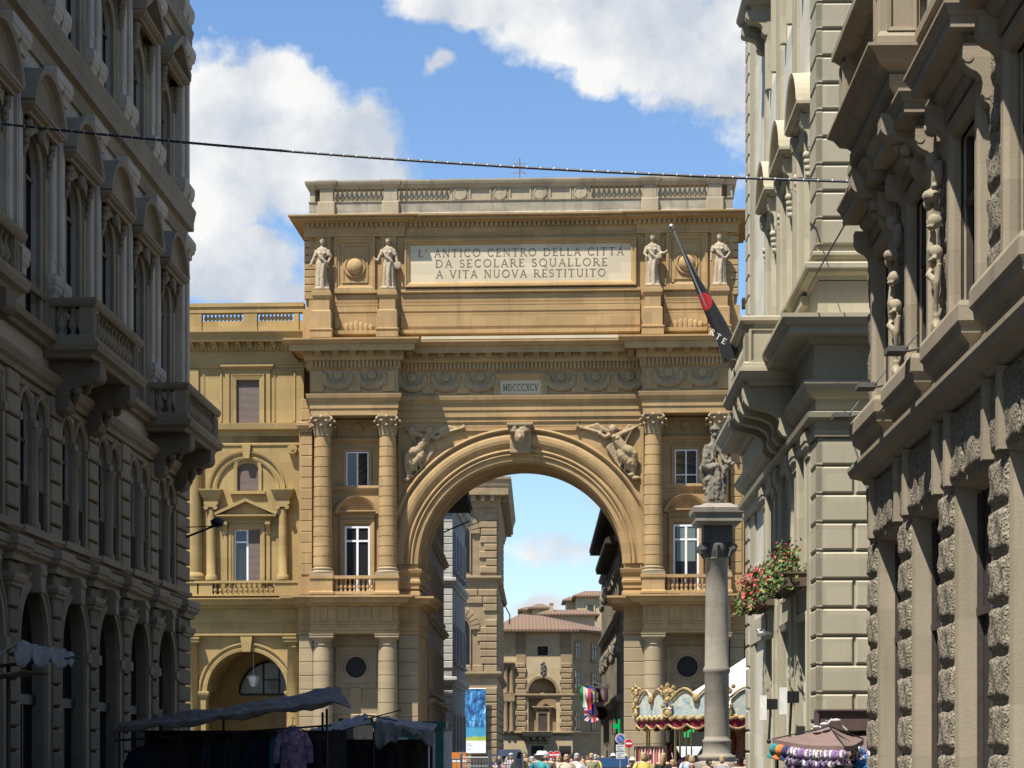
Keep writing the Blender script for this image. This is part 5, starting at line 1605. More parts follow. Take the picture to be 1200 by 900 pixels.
# balconies
def g_balcony(z, name='balcony', W=2.3, PJ=1.25, dz=1.5):
    mb = MB()
    mb.sweep(wrap(-W, W, -PJ + .1, .1), [(-PJ - .1, z - .36), (-.14, z - .36), (-.1, z - .26), (.02, z - .22), (.1, z - .08), (.1, z), (-PJ - .1, z + .002)])
    b = mb.build(name, GR)
    for s in ((-1.85, -.62, .62, 1.85) if W > 1 else (-.65, .65)):
        c = MB(); console(c, s - .17, s + .17, -PJ + .1, .1, z - dz, z - .362); c.build('bracket', GR, b)
    r = MB(); yf = -PJ + .12
    for s in (-1, 1):
        a, bb = sorted((s * (W - .02), s * (W - .22)))
        r.box(a, bb, yf + .002, .1, z + .004, z + .96)
        # raised panel on the end face
        q = MB(); q.frame(yf + .14, -.05, z + .16, z + .82, [(0, 0), (0, -.03), (.05, -.03), (.06, 0)])
        r.add([(s * (W - .02) - s * v[1], v[0], v[2]) for v in q.v], q.f)
    r.box(-W + .02, -W + .5, yf, yf + .2, z + .005, z + .955); r.box(W - .5, W - .02, yf, yf + .2, z + .005, z + .955)
    r.sweep(wrap(-W + .02, W - .02, yf, .1), [(-.2, z + .006), (.05, z + .006), (.05, z + .1), (0, z + .14), (-.2, z + .141)])
    r.sweep(wrap(-W + .02, W - .02, yf, .1), [(-.24, z + .95), (.0, z + .95), (.06, z + 1.0), (.1, z + 1.02), (.1, z + 1.1), (.05, z + 1.13), (-.24, z + 1.131)])
    balusters(r, -W + .52, W - .52, yf + .1, z + .14, z + .95, int(W * 4.6), .1)
    r.build('balustrade', GR, b)
    return b
b = g_balcony(10.16); b.parent = gp; b.location = (-5.85, 0, 0)
b = g_balcony(20.5, W=.95, PJ=.62, dz=1.0); b.parent = gp; b.location = (-11.05, 0, 0)
mb = MB()
mb.sweep(path, cornice_prof(24.4, 25.6, 1.0)); mb.build('roof_cornice', GR, gp)

# flower boxes under the first-floor windows
leaf_m = plain('geranium_leaf', (.07, .12, .03), .6, var=.4, scale=30)
leaf2_m = plain('pale_geranium_leaf', (.14, .19, .05), .6, var=.3, scale=30)
red_m = plain('red_geranium_petal', (.50, .025, .035), .6, var=.3, scale=40)
pink_m = plain('pink_geranium_petal', (.55, .09, .13), .6, var=.3, scale=40)
box_m = plain('brown_planter', (.11, .075, .05), .8)
def flower_box(px0, Y0, Y1, z, seed, label, redness):
    rnd = random.Random(seed)
    w = GF.world(gx((Y0 + Y1) / 2), -.3, z)
    hw = (Y1 - Y0) / 2
    root = thing('flower_box', label, 'flower box', w, GF.th, 'flower boxes on the grey-green palazzo')
    mb = MB(); mb.box(-hw, hw, -.16, .3, -.1, .16); mb.box(-hw - .03, hw + .03, -.2, .3, .16, .2); mb.build('planter', box_m, root)
    fo, fl = MB(), MB()
    for k in range(1500):
        t = rnd.uniform(-1, 1); x = t * hw * 1.04
        hgt = (.40 + .22 * math.sin(t * 5 + seed) + .16 * math.sin(t * 13 + seed * 2)) + .2
        a = rnd.uniform(-.5, 1)
        y = -.04 + rnd.gauss(0, .15) - (.1 if a < 0 else 0)
        zz = .15 + a * hgt * (1 - .3 * abs(y) / .4) if a > 0 else .15 + a * .6
        s = rnd.uniform(.03, .075)
        n = Vector((rnd.gauss(0, 1), rnd.gauss(0, 1) - .5, rnd.gauss(0, 1) + .6)).normalized()
        u = n.orthogonal().normalized(); v = n.cross(u)
        c = Vector((x, y, zz))
        tgt = fo
        mi = 0 if rnd.random() < .6 else 1
        if rnd.random() < redness * (1.3 if a > .5 else .7):
            tgt = fl; mi = 0 if rnd.random() < .6 else 1; s *= .8
        tgt.add([c + u * s, c + v * s * .7 + n * s * .2, c - u * s, c - v * s * .7 + n * s * .2], [(0, 1, 2, 3)], False, mi)
    fo.build('foliage', [leaf_m, leaf2_m], root); fl.build('blossom', [red_m, pink_m], root)
flower_box(946, 47.1, 50.9, 5.36, 3, 'flower box with tall red and green geraniums, nearer one', .15)
flower_box(902, 53.9, 57.4, 5.42, 5, 'flower box packed with pink-red geraniums, farther one by the column', .4)
# wall lights and camera on the street wall
for i, (px, py, Y) in enumerate(((931, 821, 48.6), (902.5, 829, 53.2))):
    w = GF.world(gx(Y), -.28, EYE + (HZ - py) / F * Y)
    mb = MB(); mb.box(-.09, .09, -.16, .0, -.3, .28); t = mb.build('wall_light', plain('white_light_box', (.75, .73, .68), .5), None, w, GF.th)
    tag(t, 'white box light on a dark arm, by the %s doorway of the pale palazzo' % ('nearer' if i == 0 else 'farther'), 'wall light')
    mb = MB(); mb.box(-.06, .06, .003, .26, -.05, .2); mb.tube([(0, .1, -.05), (0, .06, -.75)], .03, 6); mb.ball((0, .06, -.8), .06, 6, 5); mb.build('bracket', M['iron'], t)
w = GF.world(gx(54.3), -.25, EYE + (HZ - 743) / F * 54.3)
mb = MB(); mb.tube([(-.02, -.15, .02), (-.02, .05, .06)], .09, 8); mb.tube([(0, .02, .05), (0, .3, .0)], .03, 6)
o = mb.build('camera_housing', M['white_frame'], None, w, GF.th); tag(o, 'small white security camera on the pale palazzo wall', 'camera')
# shop sign and awning on the near front
sg = Vector((GF.ox, GF.oy, 0))
w = GF.world(.12, 0, 0)
shop = thing('shop_sign', 'dark brown shop fascia board with a faded white script above an awning', 'shop sign', w, 0)
def zy(py, Y=45.4): return EYE + (HZ - py) / F * Y
mb = MB()
mb.box(.0, 2.6, -.28, -.0, zy(856), zy(833.5)); mb.box(-.05, 2.65, -.34, .0, zy(833.5) + .002, zy(831.5))
mb.box(-.06, .0, -.32, .0, zy(858), zy(833.5))
mb.build('fascia', plain('brown_painted_board', (.10, .065, .055), .6), shop)
mb = MB(); zl_ = zy(848)
mb.tube([(.98 + .011 * i, -.286, zl_ + .028 * math.sin(i * 1.9) + .02 * math.sin(i * .7)) for i in range(44)], .007, 5)
mb.tube([(.14, -.286, zl_ - .04), (.14, -.286, zl_ + .05), (.22, -.286, zl_ + .05)], .008, 5)
mb.build('lettering', plain('faded_white_letter', (.5, .48, .45), .6), shop)
aw = MB()
v = [(.0, -.02, zy(857)), (2.6, -.02, zy(857)), (2.9, -1.3, zy(884)), (-.1, -1.3, zy(884))]
aw.grid(lambda u, t: (v[0][0] * (1 - t) + v[3][0] * t + u * (2.6 + .4 * t), -.02 - 1.28 * t, zy(857) + (zy(884) - zy(857)) * t - .05 * math.sin(PI * t) + .015 * math.sin(u * 20)), 20, 8)
aw.grid(lambda u, t: (-.1 + 3.0 * u, -1.3 + .01 * math.sin(u * 30), zy(884) - .22 * t), 30, 2)
o = aw.build('awning', plain('brown_awning_canvas', (.13, .09, .08), .9, bump=.2), None, w, 0); tag(o, 'brown canvas awning below the dark shop fascia', 'awning')

# =================================================================== rough brown palazzo in the right foreground
NF = Frame(5.64, 36.0, math.atan2(-1.0, -50.0 / F))
npz = thing('palazzo', 'brown palazzo of rough pitted stone blocks with hanging carved trophies', 'building', (NF.ox, NF.oy, 0), NF.th)
BR, RO = M['brown'], M['rough']
def ny(px, p=0.0):           # local x of a facade point seen at column px, p out of the wall
    return NF.x(px, -p)
def nz(py, x, p=0.0): return NF.z(py, -p, x)
EN = 20.0
nb = [2.05 + 3.4 * i for i in range(5)]        # opening axes
mb = MB(); hol = []
for x in nb:
    hol += [rect(x - 1.18, x + 1.18, .3, 5.08)]
    hol += [rect(x - .8, x + .8, 6.75, 9.35)]
    hol += [rect(x - .8, x + .8, 11.6, 14.4)]
mb.poly_y(rect(0, EN, 0, 19), hol, .06, .12, back=False)
for x in nb:                                    # splayed smooth jambs
    pass
mb.build('wall', BR, npz)
mb = MB(); mb.box(.03, EN, 1.25, 14, 0, 19); mb.box(.0, .03, .07, 14, 0, 19); mb.box(0, EN, .07, 14, 19, 19.3)
mb.build('building_core', M['interior'], npz)
def jambs(w, z0, z1, taper, deep, name='window', pane=M['void']):
    mb = MB(); wi = w - taper
    pts_o = [(-w, z0), (w, z0), (w, z1), (-w, z1)]; pts_i = [(-wi, z0), (wi, z0), (wi, z1 - taper * .7), (-wi, z1 - taper * .7)]
    vs = [(p[0], .1, p[1]) for p in pts_o] + [(p[0], deep, p[1]) for p in pts_i]
    mb.add(vs, [(i, (i + 1) % 4, (i + 1) % 4 + 4, i + 4) for i in range(4)])
    f = mb.build(name, BR)
    p = MB(); p.box(-wi, wi, deep - .02, deep + .02, z0, z1); p.build('pane', pane, f)
    b = MB(); b.box(-.05, .05, deep - .1, deep - .025, z0, z1 - taper); b.box(-wi, wi, deep - .1, deep - .026, z0 + (z1 - z0) * .66, z0 + (z1 - z0) * .66 + .1)
    for s in (-1, 1): b.box(s * (wi - .05) - .05, s * (wi - .05) + .05, deep - .09, deep - .027, z0, z1 - taper)
    b.build('window_bar', M['wood_dark'], f)
    return f
for x in nb:
    first_or_clone(STORE, 'nw0', lambda: jambs(1.18, .3, 5.08, .10, .40), npz, (x, 0, 0))
    first_or_clone(STORE, 'nw1', lambda: jambs(.8, 6.75, 9.35, .04, .21, pane=M['interior']), npz, (x, 0, 0))
    first_or_clone(STORE, 'nw2', lambda: jambs(.8, 11.6, 14.4, .04, .21, pane=M['interior']), npz, (x, 0, 0))
# rock-faced blocks
rb = None; rnd = random.Random(11)
def rock(x0, x1, z0, z1, d):
    """pillowed, uneven block face"""
    nx = max(4, int((x1 - x0) / .05)); nzz = max(4, int((z1 - z0) / .05))
    sd = rnd.random() * 50
    def fn(u, v):
        e = min(1, min(u, 1 - u) * nx * .8, min(v, 1 - v) * nzz * .8)
        y = -d * (e ** .35) - (.012 * math.sin(sd + u * 9.1 + v * 5.3) + .008 * math.sin(sd * 2 + u * 17 - v * 13)) * e
        return (x0 + (x1 - x0) * u, .065 + y, z0 + (z1 - z0) * v)
    rb.grid(fn, nx, nzz)
def rows(xa, xb, z0, z1, h, d, split=None):
    global rb
    rb = MB()
    n = max(1, round((z1 - z0) / h)); hh = (z1 - z0) / n
    for i in range(n):
        cuts = [xa, xb]
        if split:
            x = xa + (split * .5 if i % 2 else split)
            while x < xb - .3: cuts.append(x); x += split
        cuts = sorted(cuts)
        for a, b in zip(cuts, cuts[1:]): rock(a + .016, b - .016, z0 + i * hh + .018, z0 + (i + 1) * hh - .018, d)
    rb.build('rock_faced_block', RO, npz)
edges = [0.0]
for x in nb: edges += [x - 1.2, x + 1.2]
edges.append(EN)
for a, b in zip(edges[0::2], edges[1::2]):
    rows(a, min(b, EN), .1, 5.08, .56, .065, 1.6 if b - a > 2 else None)
rows(0, EN, 5.10, 6.02, .92, .07, 1.7)
e2 = [0.0]
for x in nb: e2 += [x - 1.05, x + 1.05]
e2.append(EN)
for a, b in zip(e2[0::2], e2[1::2]):
    rows(a, min(b, EN), 6.95, 10.6, .6, .045); rows(a, min(b, EN), 11.5, 17.5, .6, .045)
rows(0, EN, 10.3, 10.75, .45, .06, 1.2)
rb = MB()
for i in range(28):
    q0, q1 = .1 + i * .6, .1 + (i + 1) * .6
    rb.box(-.08, .01, .07, 13, q0 + .025, q1 - .025)
rb.build('rock_faced_block', RO, npz)
# smooth flat lintel strips over the openings, string course and sills
mb = MB()
for x in nb:
    for s in (-1, 1): mb.box(x + s * 1.18 - .0 - (.16 if s < 0 else -.0), x + s * 1.18 + (.16 if s > 0 else 0), -.07, .07, 5.1, 6.02)
mb.sweep([(-.02, 10), (-.02, .04), (EN, .04)], [(-.03, 6.03), (.06, 6.03), (.1, 6.1), (.26, 6.16), (.3, 6.26), (.3, 6.32), (.12, 6.4), (.12, 6.72), (.2, 6.76), (.2, 6.84), (-.03, 6.9)])
for x in nb:
    mb.sweep(wrap(x - 1.12, x + 1.12, -.12, .06), belt_prof(6.3, 6.92, .24))
mb.build('string_course', BR, npz)
sb = MB()
# window surrounds, hoods on the first floor
def n_surround():
    mb = MB()
    mb.frame(-.8, .8, 6.8, 9.35, [(0, .13), (0, -.02), (.06, -.08), (.2, -.08), (.24, -.04), (.26, .13)], closed=False)
    mb.box(-1.1, 1.1, -.1, .07, 9.62, 9.85)
    mb.sweep(wrap(-1.08, 1.08, -.12, .06), cornice_prof(9.82, 10.3, .42))
    for s in (-1, 1):
        console(mb, s * 1.22 - .12, s * 1.22 + .12, -.3, .06, 9.15, 9.85)
    return mb.build('window_surround', BR)
for x in nb: first_or_clone(STORE, 'nsur', n_surround, npz, (x, 0, 0))
# hanging carved trophies between the windows
def trophy():
    mb = MB()
    mb.box(-.17, .17, -.16, .06, 2.98, 3.1); mb.box(-.2, .2, -.2, .06, 3.1, 3.16)
    mb.tube([(-.17, -.12, 2.84), (.17, -.12, 2.84)], .085, 10)                                      # rolled scroll
    for s in (-1, 1): mb.tube([(s * .15, -.12, 2.84), (s * .19, -.12, 2.84)], .11, 10)
    mb.tube([(.0, -.1, 2.8), (-.06, -.1, 2.6), (-.03, -.1, 2.45)], [.02, .025, .03], 6)
    mb.ball((-.03, -.12, 2.38), (.085, .1, .12)); mb.tube([(-.03, -.06, 2.5), (-.03, -.2, 2.47), (-.03, -.22, 2.38)], .025, 6)   # helmet
    mb.tube([(.0, -.1, 2.3), (.02, -.1, 1.95)], [.025, .04], 6)
    mb.tube([(.12, -.06, 2.35), (.15, -.1, 2.15), (.10, -.12, 2.0)], [.05, .085, .06], 8)
    for k in range(4): mb.ball((.13 + .03 * (k % 2), -.14, 2.28 - k * .085), (.045, .05, .04), 6, 5)
    mb.tube([(-.2, -.14, 1.92), (-.08, -.18, 1.95), (.08, -.16, 1.93), (.17, -.12, 1.9)], [.05, .085, .085, .06], 10)
    mb.ball((-.2, -.16, 1.88), (.06, .07, .09), 8, 6)
    mb.ball((-.13, -.14, 1.62), .065, 10, 8); mb.ball((.06, -.12, 1.6), (.085, .10, .10), 12, 9); mb.tube([(.0, -.16, 1.5), (.06, -.22, 1.53), (.13, -.15, 1.52)], .02, 6)
    mb.tube([(-.13, -.12, 1.56), (-.12, -.1, 1.3), (-.05, -.1, 1.05)], [.035, .03, .03], 6); mb.tube([(-.17, -.12, 1.55), (-.18, -.1, 1.2)], [.02, .015], 6)
    mb.tube([(-.07, -.13, 1.5), (-.03, -.15, 1.25), (-.1, -.15, 1.02)], [.05, .065, .04], 8)
    mb.ball((.09, -.11, 1.2), (.075, .09, .095), 12, 8); mb.tube([(.0, -.14, 1.12), (.1, -.2, 1.09), (.18, -.12, 1.12)], .025, 6)
    mb.tube([(-.1, -.14, 1.0), (.0, -.18, .93), (.08, -.14, .85), (.06, -.12, .72)], [.04, .055, .045, .03], 8)
    mb.tube([(.14, -.08, 1.05), (.12, -.1, .8), (.04, -.1, .55), (.02, -.1, .42)], [.04, .045, .035, .03], 6)
    mb.tube([(-.12, -.1, .95), (-.06, -.12, .72), (.0, -.1, .6)], [.025, .03, .02], 6)
    mb.lathe([(.02, .12), (.06, .2), (.075, .3), (.045, .36), (.055, .42), (.02, .44)], .01, -.09, 10)
    for s in (-1, 1): mb.tube([(.01 + s * .03, -.1, .3), (.01 + s * .12, -.12, .24), (.01 + s * .09, -.1, .12), (.01, -.08, .02)], [.03, .035, .025, .02], 6)
    return mb.sculpt('carved_trophy', BR, voxel=.016, smooth=1)
for x in (nb[0] + 1.7, nb[1] + 1.7): first_or_clone(STORE, 'troph', trophy, npz, (x, .0, 6.92))
# large balcony across one bay
def n_balcony():
    W, PJ, z = 2.1, .88, 11.0
    mb = MB()
    mb.sweep(wrap(-W, W, -PJ + .15, .06), [(-PJ, z - .34), (-.2, z - .34), (-.12, z - .26), (-.02, z - .22), (.06, z - .1), (.15, z - .04), (.15, z), (-PJ, z + .01)])
    mb.sweep(wrap(-W + .25, W - .25, -PJ + .45, .06), [(-.4, z - .75), (.0, z - .75), (.05, z - .6), (.14, z - .5), (.14, z - .341), (-.4, z - .341)])
    b = mb.build('balcony', BR)
    for s in (-1.5, 1.5):
        c = MB()
        console(c, s - .16, s + .16, -PJ + .25, .06, z - 1.6, z - .76)
        for k in range(7): c.ball((s + (k % 2 - .5) * .16, -.5 + k * .07, z - .95 - k * .09), (.1, .1, .09), 7, 5)
        c.build('bracket', BR, b)
    r = MB(); yf = -PJ + .2
    for s in (-1, 1):
        a, bb = sorted((s * (W - .05), s * (W - .55)))
        r.box(a, bb, yf, yf + .5, z + .02, z + 1.02); 
        r.frame(a + .12, bb - .12, z + .25, z + .88, [(0, yf + .001), (0, yf - .04), (.05, yf - .05), (.06, yf + .001)])
        q = MB(); q.frame(yf + .12, yf + .4, z + .25, z + .88, [(0, 0), (0, -.04), (.05, -.05), (.06, 0)])
        r.add([(s * (W - .05) - s * v_[1], v_[0], v_[2]) for v_ in q.v], q.f)
        r.lathe([(a_, z + .2 + b_) for a_, b_ in baluster_prof(.8, .13)], s * (W - .28), -.12, 12)
    r.sweep(wrap(-W + .05, W - .05, yf, .06), [(-.45, z + .011), (.08, z + .011), (.08, z + .12), (.02, z + .2), (-.45, z + .201)])
    r.sweep(wrap(-W + .05, W - .05, yf, .06), [(-.48, z + 1.0), (.02, z + 1.0), (.1, z + 1.08), (.14, z + 1.1), (.14, z + 1.2), (-.48, z + 1.22)])
    balusters(r, -W + .6, W - .6, yf + .2, z + .2, z + 1.0, 9, .13)
    r.build('balustrade', BR, b)
    return b
b = n_balcony(); b.parent = npz; b.location = (4.35, 0, 0)
mb = MB(); mb.sweep([(-.02, 10), (-.02, .04), (EN, .04)], belt_prof(10.75, 11.2, .3)); mb.sweep([(-.02, 10), (-.02, .04), (EN, .04)], cornice_prof(17.6, 19.0, 1.1)); mb.build('cornice', BR, npz)
def n_hood():
    mb = MB(); mb.frame(-.8, .8, 11.6, 14.4, [(0, .13), (0, -.02), (.06, -.08), (.2, -.08), (.26, .13)]); mb.sweep(wrap(-1.08, 1.08, -.12, .06), cornice_prof(14.75, 15.2, .4))
    return mb.build('window_surround', BR)
for x in nb: first_or_clone(STORE, 'nhood', n_hood, npz, (x, 0, 0))
# floodlights and cables on the string course
for i, x in enumerate((.95, 3.75, 6.6)):
    w = NF.world(x, -.52, 6.98)
    mb = MB(); mb.obox((0, 0, 0), .2, .13, .035); mb.tube([(-.2, .1, 0), (-.2, .25, .2), (.2, .25, .2), (.2, .1, 0)], .01, 5); mb.tube([(0, .15, 0), (0, .42, .06)], .02, 5)
    o = mb.build('floodlight', M['dark_stone'], None, w, NF.th)
    tag(o, 'flat floodlight on the rough palazzo ledge, %s' % ('at its far corner' if i == 0 else 'second from its far corner' if i == 1 else 'third from its far corner'), 'floodlight', 'floodlights along the ledge')
# sign letters beside a doorway
w = NF.world(nb[1] - 1.05 + .4, .6, 4.3)
mb = MB(); lettering(mb, 'DI', 0, .26, 0, .2, 0, .02); o = mb.build('sign_letters', M['white_frame'], None, (w.x, w.y, 4.25), NF.th)
tag(o, 'white raised letters on the doorway reveal of the rough palazzo', 'sign')
# =================================================================== the street beyond the arch
BF, BW = M['buff'], M['buff_wall']
def simple_window(parent, x, y, z0, w, h, key, fm, mat=M['glass']):
    def mk():
        mb = MB(); mb.frame(-w / 2, w / 2, 0, h, [(0, .06), (0, -.06), (.16, -.1), (.2, .06)])
        mb.box(-w / 2 - .3, w / 2 + .3, -.22, .05, -.34, -.21)
        f = mb.build('window', fm); p = MB(); p.box(-w / 2, w / 2, -.03, .03, 0, h); p.build('pane', mat, f)
        b = MB(); b.box(-.04, .04, -.06, -.031, 0, h); b.box(-w / 2, w / 2, -.062, -.032, h * .68, h * .68 + .07); b.build('window_bar', M['wood_dark'], f)
        return f
    return first_or_clone(STORE, key, mk, parent, (x, y, z0))

# dark house right behind the arch (left row), its side to the street
def street_frame(x0, y0, x1, y1):      # facade on the left of the street, facing +x ; local x runs away
    return Frame(x0, y0, math.atan2(y1 - y0, x1 - x0))
fr = street_frame(-4.72, 127.5, -4.5, 149)
h1 = thing('town_house', 'shaded tan house just beyond the arch with a deep dark eave', 'house', (fr.ox, fr.oy, 0), fr.th)
mb = MB(); mb.box(0, 21.5, 0, 9, 0, 18.2); mb.build('wall', BW, h1)
mb = MB()
for z in (4.6, 9.4, 14.0): mb.sweep([(0, 0), (21.5, 0), (21.5, 8)], belt_prof(z, z + .4, .35))
for i in range(8): mb.box(1 + i * 2.7, 1.35 + i * 2.7, -.18, .02, 0, 4.6)
mb.build('belt_course', M['ochre_low'], h1)
for i in range(7):
    for z in (5.6, 10.4, 14.9): simple_window(h1, 2.4 + i * 2.7, 0, z, 1.15, 2.4, 'hw1', M['ochre_low'])
    console_mb = MB()
mb = MB()
mb.add([(-.3, -1.9, 18.0), (22.3, -1.9, 18.0), (22.3, 9, 18.0), (-.3, 9, 18.0), (-.3, -1.9, 18.2), (22.3, -1.9, 18.2), (22.3, 9, 20.2), (-.3, 9, 20.2)], [(0, 1, 2, 3), (4, 7, 6, 5), (0, 4, 5, 1), (1, 5, 6, 2), (2, 6, 7, 3), (3, 7, 4, 0)])
for i in range(22): mb.box(.2 + i, .38 + i, -1.8, 0, 17.75, 17.99)
mb.build('eave', M['wood_dark'], h1)
mb = MB(); mb.tube([(20.5, -.02, 16.4), (21.2, -1.7, 17.2)], .05, 6); mb.build('eave_strut', M['iron'], h1)

# pale grey house with white corner blocks
h2 = thing('town_house', 'narrow pale grey house with white corner blocks beyond the arch', 'house', (0, 0, 0))
mb = MB(); xa, xb = -12, -4.12
mb.add([(xa, 155, 0), (xb, 155, 0), (-3.55, 171, 0), (xa, 171, 0), (xa, 155, 19.5), (xb, 155, 19.5), (-3.55, 171, 19.5), (xa, 171, 19.5)], [(0, 1, 2, 3), (4, 7, 6, 5), (0, 4, 5, 1), (1, 5, 6, 2), (2, 6, 7, 3), (3, 7, 4, 0)])
mb.build('wall', stone('dusky_grey_stucco', (.30, .29, .265), (.25, .24, .22)), h2)
mb = MB()
for i in range(38):
    if i in (12, 13, 14): continue
    mb.block(xb - (.95 if i % 2 else .62), xb + .07, 154.9, 155.3, .3 + i * .5, .77 + i * .5, .04)
mb.build('corner_block', M['white_stone'], h2)
mb = MB()
for z, p in ((6.6, .35), (13.4, .3), (18.9, .6)): mb.sweep([(xa, 155), (xb, 155), (-3.55, 171)], belt_prof(z, z + .6, p))
mb.build('belt_course', M['white_stone'], h2)
for z in (2.2, 8.4, 14.8):
    for i in range(4):
        f = simple_window(h2, 0, 0, 0, 1.1, 2.3, 'hw2', M['white_stone'])
        f.location = (xb + .143 * (1 + i) - .0, 157.2 + i * 3.6, z); f.rotation_euler = (0, 0, math.atan2(16, .57))

# great rusticated palace with a huge cornice
S0 = Vector((-1.38, 215, 0)); S1 = Vector((-.1, 245, 0))
h3 = thing('palazzo', 'tall rusticated tan palazzo with heavy cornice and a blue banner, beyond the arch', 'building', (0, 0, 0))
mb = MB(); xl = -24
mb.add([(xl, 215, 0), (-1.42, 215, 0), (-.95, 252.5, 0), (xl, 252.5, 0), (xl, 215, 26.8), (-1.42, 215, 26.8), (-.95, 252.5, 26.8), (xl, 252.5, 26.8)], [(0, 1, 2, 3), (4, 7, 6, 5), (0, 4, 5, 1), (1, 5, 6, 2), (2, 6, 7, 3), (3, 7, 4, 0)])
mb.build('wall', BF, h3)
mb = MB(); rnd = random.Random(9)
ZB = [9.3, 18.4, 25.2]
z = .4; k = 0
awc = (-5.3, -10.6, -15.9)                     # window axes
while z < 25:
    hgt = .72
    if any(abs(z + .36 - b) < .7 for b in ZB[:2]): z += hgt; continue
    x = -1.38
    while x > -22:
        w = rnd.uniform(1.1, 2.0); x0 = max(x - w, -22)
        ok = True
        for c in awc:
            for zb in (ZB[0] + .9, ZB[1] + .9):
                if x0 < c + 1.35 and x > c - 1.35 and zb < z + .4 < zb + 5.6 and z + .36 < zb + 4.2: ok = False
                if zb + 4.0 < z + .4 < zb + 6.2 and x0 < c + 2.0 and x > c - 2.0: ok = False
        if ok: mb.block(x0 + .02, x - .02, 214.84, 215.1, z + .03, z + hgt - .03, .08)
        x = x0
    n = 20
    for i in range(n):                           # side wall blocks
        y0 = 215.1 + i * 1.49; q = MB(); q.block(y0 + .03, y0 + 1.46, 0, .3, z + .03, z + hgt - .03, .08)
        mb.add([(-1.42 + (v[0] - 215) * .47 / 37.5 + .16 - v[1], v[0], v[2]) for v in q.v], q.f)
    z += hgt
mb.build('rusticated_block', BF, h3)
for c in awc:
    for zb in (ZB[0] + .9, ZB[1] + .9):
        mb = MB()
        for i in range(13):                          # radiating voussoirs
            a0, a1 = PI * i / 13 + .02, PI * (i + 1) / 13 - .02
            mb.archring(c, zb + 3.6, [(1.4, 214.95), (1.4, 214.82), (1.5, 214.74), (2.2, 214.74), (2.3, 214.82), (2.3, 214.95)], a0, a1, 2)
        mb.frame(c - 1.28, c + 1.28, zb, zb + 4.88, [(0, 215.0), (0, 214.8), (.1, 214.8), (.12, 215)], closed=False, arch=zb + 3.6)
        f = mb.build('window', BF, h3)
        p = MB(); p.poly_y(arched(c - 1.28, c + 1.28, zb, zb + 3.6, 14), [], 214.93, 214.97); p.build('pane', M['glass'], f)
mb = MB()
pth = [(xl, 215), (-1.42, 215), (-.95, 252.5)]
for b in ZB[:2]: mb.sweep(pth, belt_prof(b, b + .5, .42))
mb.sweep(pth, cornice_prof(25.4, 28.2, 1.35)); 
for x, y in along(((xl, 215), (-1.4, 215)), .9): mb.box(x - .2, x + .2, 214.1, 214.9, 26.0, 26.5)
for i in range(38): mb.box(-1.4 + i * .012, -.5 + i * .012, 215.5 + i * .92, 215.9 + i * .92, 26.0, 26.5)
mb.build('cornice', BF, h3)
mb = MB(); mb.tube([(-1.0, 220, 17), (-.2, 220.2, 15.5), (-.25, 220.2, 14.6)], .06, 6); mb.build('flag_bracket', M['iron'], h3)
# banner: abstract blue picture with a white caption panel
def banner_mat():
    m, nt, b = nodes_of('blue_printed_banner')
    pos = N(nt, 'ShaderNodeTexCoord').outputs['Object']
    f = noise(nt, vmul(nt, pos, (1, 1, .55)), 1.9, 6, .7)
    col = mixc(nt, mrange(nt, f, .42, .56), (.01, .035, .12), (.04, .25, .50))
    col = mixc(nt, mrange(nt, f, .56, .68), col, (.55, .75, .85))
    sep = N(nt, 'ShaderNodeSeparateXYZ'); nt.links.new(pos, sep.inputs[0])
    col = mixc(nt, mrange(nt, sep.outputs[2], -1.35, -1.0, 1, 0), col, (.05, .3, .45))
    col = mixc(nt, mrange(nt, math_n(nt, 'ADD', sep.outputs[2], mrange(nt, noise(nt, pos, 3, 3), .3, .7, -.2, .2)), -2.1, -2.0, 1, 0), col, (.35, .42, .05))
    nt.links.new(col, b.inputs['Base Color']); b.inputs['Roughness'].default_value = .6
    return m
t = at(557, 838, 214.2)
bn = thing('banner', 'tall blue printed banner with a white caption panel on the rusticated palazzo', 'banner', t)
mb = MB(); mb.grid(lambda u, v: (-1.0 + 2.0 * u, .04 * math.sin(u * 7 + v * 3), -2.42 + 4.9 * v), 10, 12); mb.build('banner_cloth', banner_mat(), bn)
mb = MB(); mb.box(-1.0, 1.0, -.05, .02, -3.6, -2.43)
for q in range(3): mb.tube([(-1.0, 0, 2.5), (1.0, 0, 2.5)], .04, 6) if q == 0 else None
mb.build('caption_panel', M['white_frame'], bn)
mb = MB()
for i, (z, w) in enumerate(((-2.75, .35), (-2.92, .5), (-3.25, .3))): mb.box(-.75, -.75 + w, -.056, -.051, z, z + .05)
mb.build('caption_line', plain('grey_caption_print', (.3, .3, .32)), bn)

# end of the street: tan palace with a round-headed portal and tiled hip roof
YE = 262.0
def EX(px): return (px - 600) / F * YE
def EZ(py): return EYE + (HZ - py) / F * YE
h4 = thing('palazzo', 'tan palazzo with a tiled hip roof and arched portal closing the street', 'building', (0, YE, 0))
xa, xm, xb = EX(583), EX(671), EX(716)
ze = EZ(739)
mb = MB()
pc, zpc, rp = EX(635.5), EZ(811), 1.62
hole = [(pc - rp, EZ(858)), (pc + rp, EZ(858))] + arch_pts(pc, zpc, rp, 18)
mb.poly_y(rect(xa, xm, 0, ze), [hole, rect(EX(630), EX(642), EZ(768), EZ(757.5))], 0, .8, back=False)
mb.build('wall', M['cream_wall'], h4)
